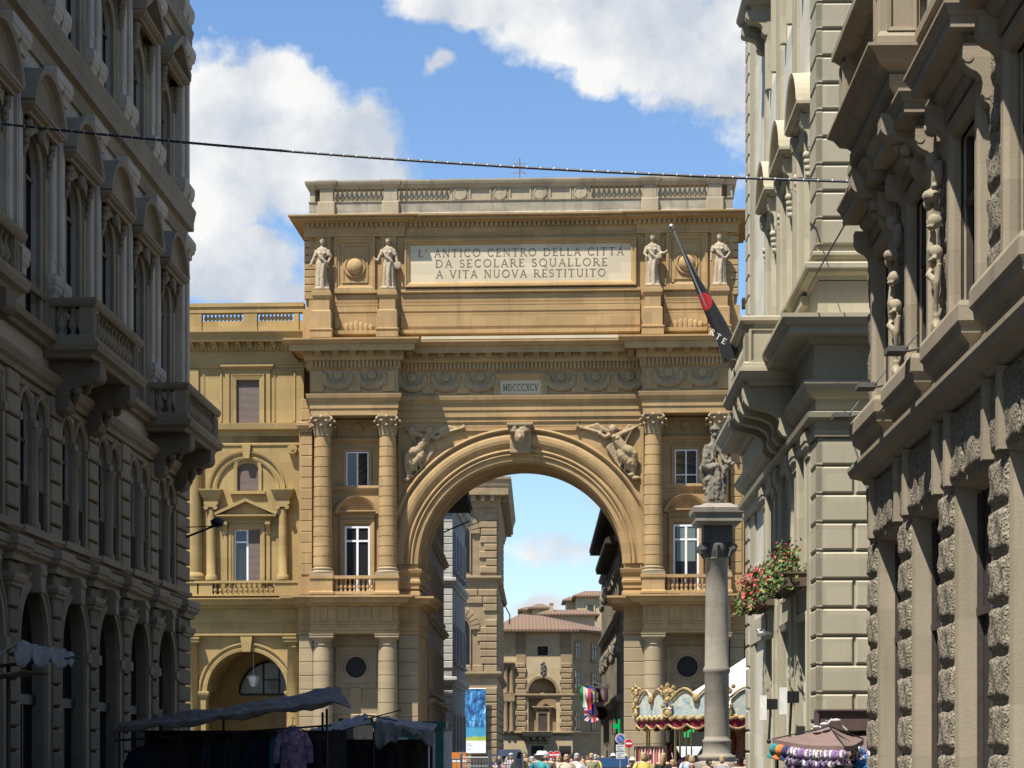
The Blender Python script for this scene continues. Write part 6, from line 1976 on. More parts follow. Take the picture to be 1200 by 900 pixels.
# right part turns away
mb = MB()
mb.add([(xm, .02, 0), (xb + 1.0, 9, 0), (xb + 1.0, 20, 0), (xa, 20, 0), (xa, .8, 0), (xm, .8, 0), (xm, .02, ze), (xb + 1.0, 9, ze), (xb + 1.0, 20, ze), (xa, 20, ze), (xa, .8, ze), (xm, .8, ze)],
       [(0, 1, 7, 6), (1, 2, 8, 7), (2, 3, 9, 8), (3, 4, 10, 9), (4, 5, 11, 10), (6, 7, 8, 9, 10, 11)])
mb.build('side_wall', BW, h4)
mb = MB()
for (a, b) in ((604, 617), (656, 671)):
    z = EZ(858); k = 0
    while z < EZ(780):
        mb.block(EX(a) + (0 if k % 2 else .12), EX(b) - (0 if k % 2 else .12), -.22, .05, z + .04, z + .58, .07); z += .62; k += 1
    mb.box(EX(a) + .1, EX(b) - .1, -.1, .05, EZ(780), ze - .3)
mb.sweep([(xa, 0), (xm, 0), (xb + 1, 9)], belt_prof(EZ(818), EZ(813), .3))
mb.sweep([(xa, 0), (xm, 0), (xb + 1, 9)], belt_prof(EZ(862), EZ(857), .35))
mb.archring(pc, zpc, [(rp, .02), (rp, -.1), (rp + .3, -.12), (rp + .34, .02)], 0, PI, 24)
mb.build('rusticated_strip', BF, h4)
mb = MB()                                               # pediment doorway in the niche
mb.frame(EX(631), EX(641.5), EZ(858), EZ(836), [(0, .55), (0, .4), (.25, .36), (.3, .55)], closed=False)
mb.sweep(wrap(EX(626), EX(647), .4, .75), belt_prof(EZ(831), EZ(827.5), .25))
mb.poly_y([(EX(622.5), EZ(819)), (EX(649), EZ(819)), (EX(635.5), EZ(811))], [], .02, .3); mb.poly_y([(EX(625), EZ(818)), (EX(646), EZ(818)), (EX(635.5), EZ(813))], [], -.05, .1)
for (a) in (627.5, 644.5): console(mb, EX(a) - .2, EX(a) + .2, .2, .7, EZ(836), EZ(828))
mb.build('portal', BF, h4)
mb = MB(); mb.box(pc - rp - .1, pc + rp + .1, 2.6, 2.7, EZ(859), zpc + rp + .1)
for q in (-1, 1): mb.box(min(pc + q * rp, pc + q * (rp + .1)), max(pc + q * rp, pc + q * (rp + .1)), .79, 2.6, EZ(859), zpc)
mb.archring(pc, zpc, [(rp, .79), (rp, 2.6), (rp + .1, 2.6), (rp + .1, .79)], 0, PI, 20)
mb.build('niche_back', BW, h4)
mb = MB(); mb.box(EX(631), EX(641.5), .5, .6, EZ(858), EZ(836)); mb.build('door', M['wood_dark'], h4)
mb = MB()
for k in range(9): mb.ball((EX(636.5) + .18 * math.sin(k * 2.4), -.1, EZ(784) + (k - 4) * .18), (.26 - abs(k - 4) * .03, .16, .2), 8, 6)
mb.sculpt('coat_of_arms', M['dark_stone'], h4, voxel=.06, smooth=1)
mb = MB(); mb.sweep(wrap(EX(614), EX(645), -.9, 0), [(-.9, EZ(864)), (0, EZ(864)), (.2, EZ(862)), (.25, EZ(857.5)), (-.9, EZ(857))])
for k in range(4): console(mb, EX(618 + k * 7.5) - .2, EX(618 + k * 7.5) + .2, -.8, .1, EZ(872), EZ(864))
mb.build('portal_balcony', M['ochre_low'], h4)
f = simple_window(h4, EX(636), .3, EZ(768), EX(642) - EX(630), EZ(757.5) - EZ(768), 'hw4', BF)
mb = MB()
for a in (593, 599.5):                                  # columns of the curved corner
    for (u, v) in ((857, 821), (812, 782)):
        mb.lathe([(.3, EZ(u)), (.26, EZ(u) + .3), (.23, EZ(v) - .3), (.32, EZ(v))], EX(a), -.25, 12)
mb.sweep([(xa, -.5), (EX(603), -.5)], belt_prof(EZ(781), EZ(775), .3)); mb.box(xa, EX(603), -.5, 0, EZ(782), EZ(776))
mb.box(xa, EX(603), -.5, 0, EZ(822), EZ(812.5))
mb.build('column', BF, h4)
sa = math.atan2(9 - 0, xb + 1.0 - xm)
def side_pt(px, d=-.05):
    t = (px - 671) / (718 - 671); return (xm + (xb + 1.0 - xm) * t + d * math.sin(sa) * -1, 9 * t + d * math.cos(sa))
for px in (676, 693.5, 704):
    for (z0, w) in ((EZ(771), 1), (EZ(806), 1), (EZ(853), 1)):
        q = side_pt(px); f = simple_window(h4, q[0], q[1], z0, 1.0, 1.75, 'hw5', BW); f.rotation_euler = (0, 0, sa)
mb = MB()                                                # ground floor in shade: openings
for a in (623, 655, 690): mb.box(EX(a), EX(a + 14), -.06 if a < 671 else .8, .1 if a < 671 else 5, 0, EZ(874)) if a < 671 else None
mb.build('shop_opening', M['void'], h4)
mb = MB()
rz = EZ(721) ; e = 1.1
P0, P1, P2, P3 = (xa - 1, -e, ze + .1), (xm + .7, -e, ze + .1), (xb + 2.2, 9 - e, ze + .1), (xb + 2, 21, ze + .1)
P4 = (xa - 1, 21, ze + .1); R0 = (EX(636.5), 9, rz + .5); R1 = (EX(610), 12, rz + .9)
mb.add([P0, P1, P2, P3, P4, R0, R1], [(0, 1, 5), (1, 2, 5), (2, 3, 5), (3, 4, 6, 5), (4, 0, 6), (0, 5, 6)])
lo = [(p[0], p[1], p[2] - .25) for p in (P0, P1, P2, P3, P4)]
mb.add(lo + [P0, P1, P2, P3, P4], [(0, 1, 2, 3, 4)] + [(i, (i + 1) % 5, (i + 1) % 5 + 5, i + 5) for i in range(5)])
mb.build('roof', M['tile'], h4)

# houses stepping up behind
def house(px0, px1, pyr, pye, pyb, Y, label, wall, chim=True, ridge=.35):
    a, b = at(px0, pye, Y), at(px1, pye, Y)
    w = b.x - a.x; dp = 8.0
    t = thing('rooftop_house', label, 'house', ((a.x + b.x) / 2, Y, 0), 0)
    mb = MB(); mb.box(-w / 2, w / 2, 0, dp, 0, a.z); mb.build('wall', wall, t)
    zr = EYE + (HZ - pyr) / F * (Y + 3)
    mb = MB(); e = .6
    mb.add([(-w / 2 - e, -e, a.z), (w / 2 + e, -e, a.z), (w / 2 + e, dp + e, a.z), (-w / 2 - e, dp + e, a.z), (-w / 2 * ridge, 3, zr), (w / 2 * ridge, 3, zr),
            (-w / 2 - e, -e, a.z - .2), (w / 2 + e, -e, a.z - .2), (w / 2 + e, dp + e, a.z - .2), (-w / 2 - e, dp + e, a.z - .2)],
           [(0, 1, 5, 4), (1, 2, 5), (2, 3, 4, 5), (3, 0, 4), (0, 1, 7, 6), (1, 2, 8, 7), (2, 3, 9, 8), (3, 0, 6, 9), (6, 7, 8, 9)])
    r = mb.build('roof', M['tile'], t)
    if chim:
        c = MB(); c.box(-w * .3 - .25, -w * .3 + .25, 2, 2.5, a.z, zr + .7); c.box(-w * .3 - .32, -w * .3 + .32, 1.93, 2.57, zr + .7, zr + .85); c.build('chimney', M['cream_wall'], r)
    return t, w, a.z
t, w, z = house(676, 716, 692.5, 698, 740, 316, 'highest cream house above the tiled hip roof', M['cream_wall'], False, .5)
simple_window(t, -w * .1, -.05, z - 2.6, .9, 1.3, 'hw6', M['cream_wall'])
t, w, z = house(634, 697, 714.5, 719.5, 740, 292, 'long low cream house directly behind the tiled hip roof', M['cream_wall'], True, .7)
simple_window(t, -w * .1, -.05, z - 1.3, .5, .5, 'hw7', M['cream_wall']); simple_window(t, w * .42, -.05, z - 3.2, .9, 1.4, 'hw6', M['cream_wall'])
t, w, z = house(624, 642, 707.5, 712, 740, 305, 'small tiled dormer house at the end of the long cream house', M['cream_wall'], False, .3)
t, w, z = house(612, 626, 711, 714, 740, 310, 'tiny cream rooftop house alone above the hip roof slope', M['cream_wall'], False, .3)
t, w, z = house(664, 684, 699, 703, 740, 324, 'cream house with a sloping roof beside the highest house', M['cream_wall'], False, .6)

# right row beyond the arch, ornate, seen at a grazing angle
rf = Frame(6.75, 166.0, math.atan2(127.2 - 166.0, 6.36 - 6.75))
h5 = thing('town_house', 'ornate pale stone house with dark eaves and a stone balcony, beyond the arch', 'house', (rf.ox, rf.oy, 0), rf.th)
Lr = 38.8
mb = MB(); mb.box(0, Lr, 0, 9, 0, 17.0); mb.build('wall', M['sooty'], h5)
mb = MB()
for z, p in ((4.7, .55), (9.6, .45), (14.2, .4)): mb.sweep([(0, 4), (0, 0), (Lr, 0)], belt_prof(z, z + .5, p))
for i in range(13):
    x = .4 + i * 3.1
    mb.box(x, x + .5, -.24, .05, 0, 4.7); mb.box(x, x + .45, -.2, .05, 5.2, 14.2)
mb.build('belt_course', M['sooty'], h5)
rnd = random.Random(5)
for i in range(12):
    x = 2.2 + i * 3.1
    for z in (8.0, 12.6):
        mb = MB()
        for k in range(7): mb.ball((x + rnd.uniform(-.7, .7), -.2, z + rnd.uniform(-.3, .6)), (.3, .25, .3), 6, 5)
        mb.build('carved_relief', M['sooty'], h5)
for i in range(12):
    for z in (5.6, 10.4): simple_window(h5, 2.2 + i * 3.1, -.0, z, 1.1, 2.2, 'hw8', M['sooty'])
mb = MB(); mb.sweep(wrap(7, 18, -1.0, 0), [(-1, 5.0), (0, 5.0), (.1, 5.3), (-1, 5.31)]); mb.sweep(wrap(7, 18, -1.0, 0), [(-.15, 6.2), (.05, 6.2), (.05, 6.35), (-.15, 6.351)]); balusters(mb, 7.1, 17.9, -.95, 5.3, 6.2, 40, .09, 6)
mb.build('balcony', M['dark_stone'], h5)
for (zz, x0, x1, p) in ((16.2, 5, Lr - 4, 1.2), (14.3, 12, Lr - 6, .95)):
    mb = MB()
    mb.add([(x0, -p, zz), (x1, -p, zz), (x1, .5, zz), (x0, .5, zz), (x0, -p, zz + .22), (x1, -p, zz + .22), (x1, .5, zz + 1.4), (x0, .5, zz + 1.4)], [(0, 1, 2, 3), (4, 7, 6, 5), (0, 4, 5, 1), (1, 5, 6, 2), (2, 6, 7, 3), (3, 7, 4, 0)])
    for i in range(int(x1 - x0)): mb.box(x0 + i + .2, x0 + i + .36, -p + .05, .1, zz - .2, zz - .003)
    mb.build('eave', M['wood_dark'], h5)

# bundle of flags on slanted poles
def flag_mat(kind):
    m, nt, b = nodes_of(kind + '_flag_cloth')
    uv = N(nt, 'ShaderNodeTexCoord').outputs['Generated']
    sp = N(nt, 'ShaderNodeSeparateXYZ'); nt.links.new(uv, sp.inputs[0]); X, Z = sp.outputs[0], sp.outputs[2]
    st = lambda v, a: math_n(nt, 'GREATER_THAN', v, a)
    if kind == 'tricolour':
        col = mixc(nt, st(X, .34), (.02, .22, .07), (.7, .7, .68)); col = mixc(nt, st(X, .67), col, (.55, .04, .05))
    elif kind == 'starred':
        col = mixc(nt, 0.0, (.02, .04, .28), (.02, .04, .28))
        for k in range(12):
            a = 2 * PI * k / 12
            d = math_n(nt, 'ADD', math_n(nt, 'POWER', math_n(nt, 'SUBTRACT', X, .5 + .28 * math.cos(a)), 2), math_n(nt, 'POWER', math_n(nt, 'SUBTRACT', Z, .6 + .22 * math.sin(a)), 2))
            col = mixc(nt, math_n(nt, 'LESS_THAN', d, .0028), col, (.75, .55, .02))
    elif kind == 'maroon':
        d = math_n(nt, 'ADD', math_n(nt, 'POWER', math_n(nt, 'MULTIPLY', math_n(nt, 'SUBTRACT', X, .55), 1.3), 2), math_n(nt, 'POWER', math_n(nt, 'SUBTRACT', Z, .68), 2))
        col = mixc(nt, math_n(nt, 'LESS_THAN', d, .03), (.035, .008, .014), (.16, .11, .11))
    else:
        ax = math_n(nt, 'ABSOLUTE', math_n(nt, 'SUBTRACT', X, .5)); az = math_n(nt, 'ABSOLUTE', math_n(nt, 'SUBTRACT', Z, .5))
        dg = math_n(nt, 'ABSOLUTE', math_n(nt, 'SUBTRACT', ax, az))
        col = mixc(nt, math_n(nt, 'LESS_THAN', dg, .10), (.03, .045, .22), (.72, .70, .70)); col = mixc(nt, math_n(nt, 'LESS_THAN', dg, .035), col, (.6, .03, .05))
        mn = math_n(nt, 'MINIMUM', ax, az)
        col = mixc(nt, math_n(nt, 'LESS_THAN', mn, .16), col, (.72, .70, .70)); col = mixc(nt, math_n(nt, 'LESS_THAN', mn, .09), col, (.6, .03, .05))
    nt.links.new(col, b.inputs['Base Color']); b.inputs['Roughness'].default_value = .8
    return m
def hung_flag(kind, px, py_top, py_bot, wpx, Y, label, tilt=0.0, ph=0.0):
    t = at(px, py_top, Y); hgt = (py_bot - py_top) / F * Y; w = wpx / F * Y
    root = thing('flag', label, 'flag', t, 0, 'flags hanging beyond the arch')
    mb = MB()
    mb.grid(lambda u, v: (-w / 2 + w * u * (1 - .12 * (1 - v)) + tilt * (1 - v), .12 * math.sin(u * 9 + ph + v * 2) * (1.2 - v) + .05 * math.sin(v * 7), -hgt * (1 - v) - .18 * u * (1 - u) + .1 * math.sin(u * 5 + ph)), 18, 14)
    mb.build('flag_cloth', flag_mat(kind), root)
    p = MB(); p.tube([(w / 2 + .9, .6, -.5), (-w / 2 - .05, -.06, .12)], .035, 6); p.build('pole', M['steel'], root)
hung_flag('tricolour', 685, 805, 830, 13, 149, 'green white and red flag, at the edge of the bundle', .2, .3)
hung_flag('starred', 693, 804, 836, 11, 150.5, 'blue flag with a ring of gold stars in the bundle', .1, 1.0)
hung_flag('maroon', 705, 802, 841, 17, 150, 'very dark maroon flag with a pale round emblem', 0, 2.0)
hung_flag('crossed', 697, 824, 844, 25, 151.5, 'red white and blue crossed flag hanging lowest of the bundle', 0, 3.0)
# pharmacy crosses
def green_cross(w, s, label):
    m, nt, b = nodes_of('lit_green_sign'); b.inputs['Base Color'].default_value = (.01, .1, .03, 1)
    b.inputs['Emission Color'].default_value = (.0, .55, .12, 1); b.inputs['Emission Strength'].default_value = .45
    t = thing('pharmacy_cross', label, 'pharmacy sign', w)
    mb = MB(); mb.poly_y([(s * a, s * c) for a, c in ((-.33, -1), (.33, -1), (.33, -.33), (1, -.33), (1, .33), (.33, .33), (.33, 1), (-.33, 1), (-.33, .33), (-1, .33), (-1, -.33), (-.33, -.33))], [], -.08, .08)
    mb.build('lit_cross', m, t)
    mb = MB(); mb.frame(-s * 1.05, s * 1.05, -s * 1.05, s * 1.05, [(0, -.06), (0, .06), (.04, .06), (.04, -.06), (0, -.06)]); mb.tube([(s * 1.08, 0, 0), (s * 1.08 + .8, .3, 0)], .03, 6); mb.build('bracket', M['iron'], t)
green_cross(at(727, 851, 131), .42, 'small green lit pharmacy cross on the house beyond the arch')
green_cross(at(804.5, 855, 117.2), .40, 'bright green lit pharmacy cross under the carousel rim')
# =================================================================== column with the statue
cx, cy = (840 - 600) / F * 78, 78.0
def kz(py): return EYE + (HZ - py) / F * 78
col = thing('monument_column', 'tall grey granite column with dark capital standing in the square', 'column', (cx, cy, 0))
mb = MB()
r0, r1 = .425, .375
zt = kz(655)
mb.lathe([(r0, kz(863.5)), (r0, kz(790)), (r0 + .035, kz(788)), (r0 + .045, kz(785.5)), (r0 + .035, kz(783)), (r0 - .01, kz(781)), (r0 - .02, kz(740)), (r1 + .01, kz(690)), (r1, zt - .05), (r1 + .04, zt - .02), (r1 + .04, zt + .03)], 0, 0, 32)
mb.build('shaft', M['granite'], col)
mb = MB()
mb.lathe([(.78, kz(900)), (.78, kz(895)), (.74, kz(893.5)), (.62, kz(892.5)), (.62, kz(890)), (.67, kz(888)), (.64, kz(885.5)), (.54, kz(884.5)), (.49, kz(882)), (.475, kz(871)), (.50, kz(869.5)), (.50, kz(867.5)), (.45, kz(866.5)), (r0, kz(863))], 0, 0, 32)
mb.sweep([(-.75, -.75), (.75, -.75), (.75, .75), (-.75, .75)], [(-.7, .6), (0, .6), (0, kz(900) - .03), (-.7, kz(900))], closed=True)
mb.sweep([(-.95, -.95), (.95, -.95), (.95, .95), (-.95, .95)], [(-.9, 0), (.1, 0), (.1, .3), (0, .34), (0, .6), (-.9, .602)], closed=True)
mb.build('base', M['granite'], col)
mb = MB()
zc = zt
mb.lathe([(r1 + .02, zc), (r1 + .08, zc + .2), (r1 + .16, kz(638)), (r1 + .12, kz(636))], 0, 0, 24)
for sx in (-1, 1):
    for sy in (-1, 1):
        mb.tube([(sx * .53, sy * .46, kz(643)), (sx * .53, sy * .2, kz(643))], .15, 14); mb.tube([(sx * .53, sy * .49, kz(643)), (sx * .53, sy * .2, kz(643))], .07, 10)
        mb.tube([(sx * .40, sy * .4, zc + .05), (sx * .5, sy * .45, zc + .3)], [.05, .1], 6)
for k in range(8):
    a = k * PI / 4; mb.tube([(r1 * math.cos(a), r1 * math.sin(a), zc + .05), ((r1 + .14) * math.cos(a), (r1 + .14) * math.sin(a), zc + .4), ((r1 + .22) * math.cos(a), (r1 + .22) * math.sin(a), zc + .46)], [.07, .06, .03], 6)
mb.box(-.5, .5, -.5, .5, kz(637), kz(634))
mb.box(-.49, .49, -.49, .49, kz(634), kz(617.5))
mb.build('capital', M['dark_stone'], col)
mb = MB()
sq = [(-.5, -.5), (.5, -.5), (.5, .5), (-.5, .5)]
mb.sweep(sq, [(-.48, kz(618)), (.16, kz(617)), (.24, kz(615)), (.30, kz(613)), (.30, kz(605)), (.38, kz(603)), (.40, kz(597.5)), (.34, kz(596)), (.1, kz(594)), (-.08, kz(591)), (-.48, kz(590.9))], closed=True)
mb.build('abacus', stone('mottled_abacus_stone', (.33, .29, .23), (.2, .178, .14), (.065, .06, .05), gf=1.2, patch=1.4, streak=.7), col)
# statue: woman with a basket on her head and a horn of plenty at her hip
mb = MB()
u = 2.85 / 8.2
S = lambda *p: (p[0] * u, p[1] * u, p[2] * u)
mb.loft([(0 * u, 0, 0, 1.05 * u, .9 * u, .05, 5, 0), (.0, 0, .35 * u, .98 * u, .85 * u, .07, 7, 1), (0, 0, 1.3 * u, .84 * u, .7 * u, .13, 7, 1.4), (.05 * u, 0, 2.3 * u, .74 * u, .62 * u, .12, 7, 1.9), (.05 * u, 0, 3.2 * u, .78 * u, .6 * u, .08, 6, 2.4),
         (-.1 * u, 0, 3.9 * u, .86 * u, .62 * u, .05, 6, 2.4), (-.25 * u, 0, 4.5 * u, .62 * u, .5 * u, .03, 6, 0), (-.3 * u, 0, 5.2 * u, .70 * u, .54 * u, .03, 5, 0), (-.26 * u, 0, 5.75 * u, .78 * u, .46 * u, 0, 5, 0), (-.1 * u, 0, 6.1 * u, .34 * u, .3 * u, 0, 5, 0), (-.02 * u, 0, 6.4 * u, .25 * u, .25 * u, 0, 5, 0)], 36)
mb.ball(S(.05, -.06, 6.8), (.33 * u, .40 * u, .46 * u), 14, 9); mb.ball(S(.05, -.46, 6.75), (.07 * u, .1 * u, .13 * u))
mb.ball(S(.05, .12, 6.9), (.42 * u, .42 * u, .42 * u), 12, 8)
for k in range(16):                                         # basket of fruit on the head
    a = k * PI / 4; r = .42 if k < 8 else .22
    mb.ball(S(.05 + r * math.cos(a), r * math.sin(a), 7.35 + (.22 if k >= 8 else 0)), .2 * u, 8, 6)
mb.ball(S(.05, 0, 7.8), .2 * u); mb.lathe([(.36 * u, 7.1 * u), (.5 * u, 7.35 * u)], .05 * u, 0, 12)
mb.tube([S(-.85, 0, 5.7), S(-1.2, -.2, 4.9), S(-1.1, -.6, 4.2), S(-.5, -.8, 4.0)], [.33 * u, .3 * u, .24 * u, .18 * u], 10)
mb.tube([S(.4, -.1, 5.6), S(.75, -.4, 4.9), S(.95, -.7, 4.3), S(1.5, -.8, 4.0)], [.3 * u, .26 * u, .2 * u, .15 * u], 10)
mb.tube([S(.9, -.7, 2.3), S(1.0, -.8, 3.0), S(1.35, -.8, 3.6), S(1.75, -.8, 3.95)], [.1 * u, .22 * u, .36 * u, .5 * u], 10)  # horn of plenty
rr = random.Random(8)
for k in range(14): mb.ball(S(1.6 + rr.uniform(-.4, .5), -.8 + rr.uniform(-.4, .3), 4.05 + rr.uniform(-.3, .45)), rr.uniform(.14, .22) * u, 8, 6)
mb.tube([S(-.9, -.3, 5.2), S(-1.05, -.5, 4.5), S(-1.2, -.45, 3.7), S(-1.35, -.2, 3.5)], [.3 * u, .4 * u, .42 * u, .3 * u], 10)   # bunched mantle
mb.tube([S(-1.3, -.3, 3.6), S(-.4, -.75, 3.5), S(.5, -.7, 3.75)], [.34 * u, .42 * u, .3 * u], 10)
mb.tube([S(.2, -.6, 3.4), S(.35, -.95, 2.2), S(.3, -.75, .4)], [.36 * u, .34 * u, .3 * u], 10)
for sx, f in ((-.55, .2), (-.25, .24), (.62, .2), (.85, .16)): mb.tube([S(sx * .8, -.5, 3.3), S(sx, -.75, 1.8), S(sx * 1.15, -.8, .3)], [f * u * .7, f * u, f * u * 1.2], 8)
mb.tube([S(.75, .2, 3.3), S(.95, .1, 1.8), S(.9, 0, .5)], [.2 * u, .26 * u, .3 * u], 8)
rr = random.Random(19)
for k in range(26):                                          # wind-blown crumpled drapery
    a = rr.uniform(-1.9, 1.9); z = rr.uniform(.4, 4.9); r = 1.05 - .05 * z
    mb.tube([S(r * math.sin(a), -.75 * r * math.cos(a), z), S((r + .28) * math.sin(a + .15), -(.75 * r + .18) * math.cos(a), z - .5), S((r + .12) * math.sin(a + .3), -(.75 * r + .08) * math.cos(a), z - 1.1)], [.1 * u, .22 * u, .1 * u], 6)
mb.tube([S(-1.0, .1, 4.4), S(-1.5, 0, 3.4), S(-1.35, .1, 2.4), S(-1.0, .1, 1.4)], [.3 * u, .36 * u, .28 * u, .2 * u], 8)
mb.tube([S(.9, .2, 3.4), S(1.25, .1, 2.4), S(1.1, .1, 1.0)], [.26 * u, .3 * u, .2 * u], 8)
mb.box(-.95 * u, .95 * u, -.9 * u, .9 * u, -.05 * u, .3 * u)
o = mb.sculpt('statue', M['old_statue'], None, (cx - .08, cy, kz(591) + .02), voxel=.028, smooth=0, rough=.02)
o.scale = (.86, .86, 1)
tag(o, 'weathered grey statue of a woman with fruit basket and horn atop the column', 'statue')

# =================================================================== carousel
CX, CY, CR = (890 - 600) / F * 88.5, 88.5, 4.85
def cz(py, Y=84.2): return EYE + (HZ - py) / F * Y
car = thing('carousel', 'old-fashioned merry-go-round with gilded painted panels and white conical canopy', 'carousel', (CX, CY, 0))
gold = plain('gilded_carving', (.36, .25, .11), .5, .1, var=.5, scale=7)
cream = plain('cream_carousel_paint', (.68, .60, .45), .5, var=.15)
redv = plain('crimson_valance', (.22, .015, .03), .8, var=.3)
def paint_mat():
    m, nt, b = nodes_of('painted_landscape_panel')
    pos = N(nt, 'ShaderNodeNewGeometry').outputs['Position']
    f = noise(nt, pos, 2.6, 5, .65); g = noise(nt, pos, 5.0, 4, .6)
    col = mixc(nt, mrange(nt, f, .45, .6), (.33, .40, .38), (.52, .49, .38))
    col = mixc(nt, mrange(nt, g, .56, .66), col, (.16, .27, .24)); col = mixc(nt, mrange(nt, f, .62, .7), col, (.55, .42, .18))
    nt.links.new(col, b.inputs['Base Color']); b.inputs['Roughness'].default_value = .4
    return m
pm = paint_mat(); brass = plain('brass', (.45, .32, .12), .3, .8)
zb0, zb1, zv0 = cz(841), cz(816), cz(853)
mb = MB()
zz_ = lambda py: EYE + (HZ - py) / F * 88.5
mb.lathe([(3.7, zz_(831)), (2.35, zz_(806)), (1.2, zz_(784)), (.4, zz_(768)), (.12, zz_(763)), (.001, zz_(757))], 0, 0, 24, False)
mb.build('canopy', plain('white_canopy_canvas', (.80, .79, .76), .85, var=.04, bump=.1), car)
gb_, pb, vb, fb = MB(), MB(), MB(), MB()
n = 12
for k in range(n):
    a0 = -PI / 2 - math.radians(20.8) + k * 2 * PI / n; a1 = a0 + 2 * PI / n
    p0 = Vector((CR * math.cos(a0), CR * math.sin(a0), 0)); p1 = Vector((CR * math.cos(a1), CR * math.sin(a1), 0))
    ux = (p1 - p0).normalized(); no = Vector((ux.y, -ux.x, 0)); Lc = (p1 - p0).length
    def W(x, y, z): return p0 + ux * x + no * (-y) + Vector((0, 0, z))
    def addl(dst, q): dst.add([W(*v) for v in q.v], q.f)
    top = lambda t: zb1 - .06 + .42 * abs(math.sin(2 * PI * t * 1.0)) * (1 - .2 * abs(2 * t - 1))
    q = MB(); q.poly_y([(.16, zb0), (Lc - .16, zb0)] + [(Lc - .16 - (Lc - .32) * i / 24, top(i / 24) - .06) for i in range(25)], [], -.04, .06); addl(pb, q)
    q = MB()
    q.tube([(.14 + (Lc - .28) * i / 24, -.08, top(i / 24)) for i in range(25)], .05, 6); q.tube([(.14, -.08, zb0), (Lc - .14, -.08, zb0)], .06, 6)
    q.tube([(.2 + (Lc - .4) * i / 24, -.05, top(i / 24) - .12) for i in range(25)], .03, 6)
    rr = random.Random(k)
    for i in range(12): q.ball((.15 + (Lc - .3) * i / 11, -.1, zb0 - .02 + .06 * (i % 2)), (.1, .08, .1), 6, 5)
    q.ball((Lc / 2, -.12, zb1 - .05), (.16, .1, .2), 8, 6)
    addl(gb_, q)
    q = MB()                                              # carved cartouche at the joint
    for (x, z, r) in ((0, zb0 + .2, .26), (0, zb0 + .7, .2), (-.12, zb0 + .98, .15), (.12, zb0 + .98, .15), (0, zb1 + .22, .22), (-.26, zb1 + .36, .12), (.26, zb1 + .36, .12), (0, zb1 + .45, .12), (-.18, zb0 + .45, .1), (.18, zb0 + .45, .1)):
        q.ball((x, -.1, z), (r * .62, .1, r * .62), 8, 6)
        q.archring(x, z, [(r * .5, -.14), (r * .66, -.18), (r * .8, -.14)], 0, 2 * PI, 10, True, False)
    addl(gb_, q)
    q = MB(); q.grid(lambda u, v: (Lc * u, -.03 + .03 * math.sin(u * 40), zb0 - .02 - (zb0 - zv0) * (.55 + .45 * abs(math.sin(u * PI * 3))) * (1 - v)), 40, 3); addl(vb, q)
    q = MB(); q.tube([(Lc * i / 36, -.06, zb0 - .03 - (zb0 - zv0) * (.55 + .45 * abs(math.sin(i / 36 * PI * 3)))) for i in range(37)], .045, 5); addl(fb, q)
pb.build('painted_panel', pm, car); gb_.build('gilded_frame', gold, car); vb.build('valance', redv, car); fb.build('valance_fringe', gold, car)
mb = MB(); mb.lathe([(CR * .98, zb0 - .02), (CR * .5, zb0 + .25), (.8, zb0 + .3)], 0, 0, 24, False); mb.build('ceiling', plain('dark_carousel_ceiling', (.14, .07, .05), .8), car)
mb = MB(); mb.lathe([(CR * .96, .02), (CR * .96, .42), (CR * .94, .45), (.1, .46)], 0, 0, 24, False); mb.build('platform', plain('worn_board', (.2, .12, .07), .7), car)
mb = MB(); mb.lathe([(1.3, .46), (1.3, zb0 + .2), (1.0, zb0 + .3)], 0, 0, 12, False)
for k in range(12):
    a = k * PI / 6; mb.ball((1.32 * math.cos(a), 1.32 * math.sin(a), 2.2), (.2, .2, .5), 8, 6)
mb.build('centre_drum', plain('brown_panelled_drum', (.28, .12, .06), .5, var=.3), car)
for k in range(12):
    a = -PI / 2 - math.radians(20.8) + k * PI / 6; mb = MB()
    mb.tube([(CR * .93 * math.cos(a), CR * .93 * math.sin(a), .45), (CR * .93 * math.cos(a), CR * .93 * math.sin(a), zb0)], .045, 8)
    mb.build('brass_pole', brass, car)
def horse():
    mb = MB()
    mb.tube([(-.6, 0, 1.35), (-.3, 0, 1.4), (.1, 0, 1.36), (.45, 0, 1.42), (.62, 0, 1.5)], [.18, .24, .23, .24, .16], 12)
    mb.tube([(.5, 0, 1.5), (.72, 0, 1.85), (.82, 0, 2.08)], [.2, .14, .11], 10)
    mb.tube([(.78, 0, 2.1), (.95, 0, 2.02), (1.12, 0, 1.86)], [.13, .11, .07], 10)
    for s in (-1, 1):
        mb.tube([(.8, s * .06, 2.18), (.78, s * .07, 2.3)], [.04, .015], 6)
        mb.tube([(.5, s * .12, 1.3), (.78, s * .13, 1.05), (.62, s * .13, .8)], [.11, .07, .05], 8)
        mb.tube([(-.55, s * .12, 1.3), (-.45, s * .13, 1.0), (-.75, s * .13, .85), (-.85, s * .13, .6)], [.15, .1, .06, .05], 8)
    for k in range(6): mb.ball((.52 + .05 * k, 0, 1.72 + .075 * k), (.1, .05, .1), 6, 5)
    mb.tube([(-.62, 0, 1.45), (-.9, 0, 1.4), (-1.0, 0, 1.0)], [.07, .1, .04], 8)
    h = mb.sculpt('horse', plain('maroon_carousel_horse', (.16, .03, .03), .4), voxel=.03, smooth=1)
    s = MB(); s.loft([(-.02, 0, 1.28, .26, .27, 0, 3, 0), (-.02, 0, 1.45, .24, .27, 0, 3, 0), (-.02, 0, 1.66, .24, .2, 0, 3, 0)], 14); s.build('saddle', gold, h)
    p = MB(); p.tube([(0, 0, .46), (0, 0, zb0 + .1)], .03, 8); p.build('brass_pole', plain('twisted_brass', (.5, .36, .14), .3, .8), h)
    return h
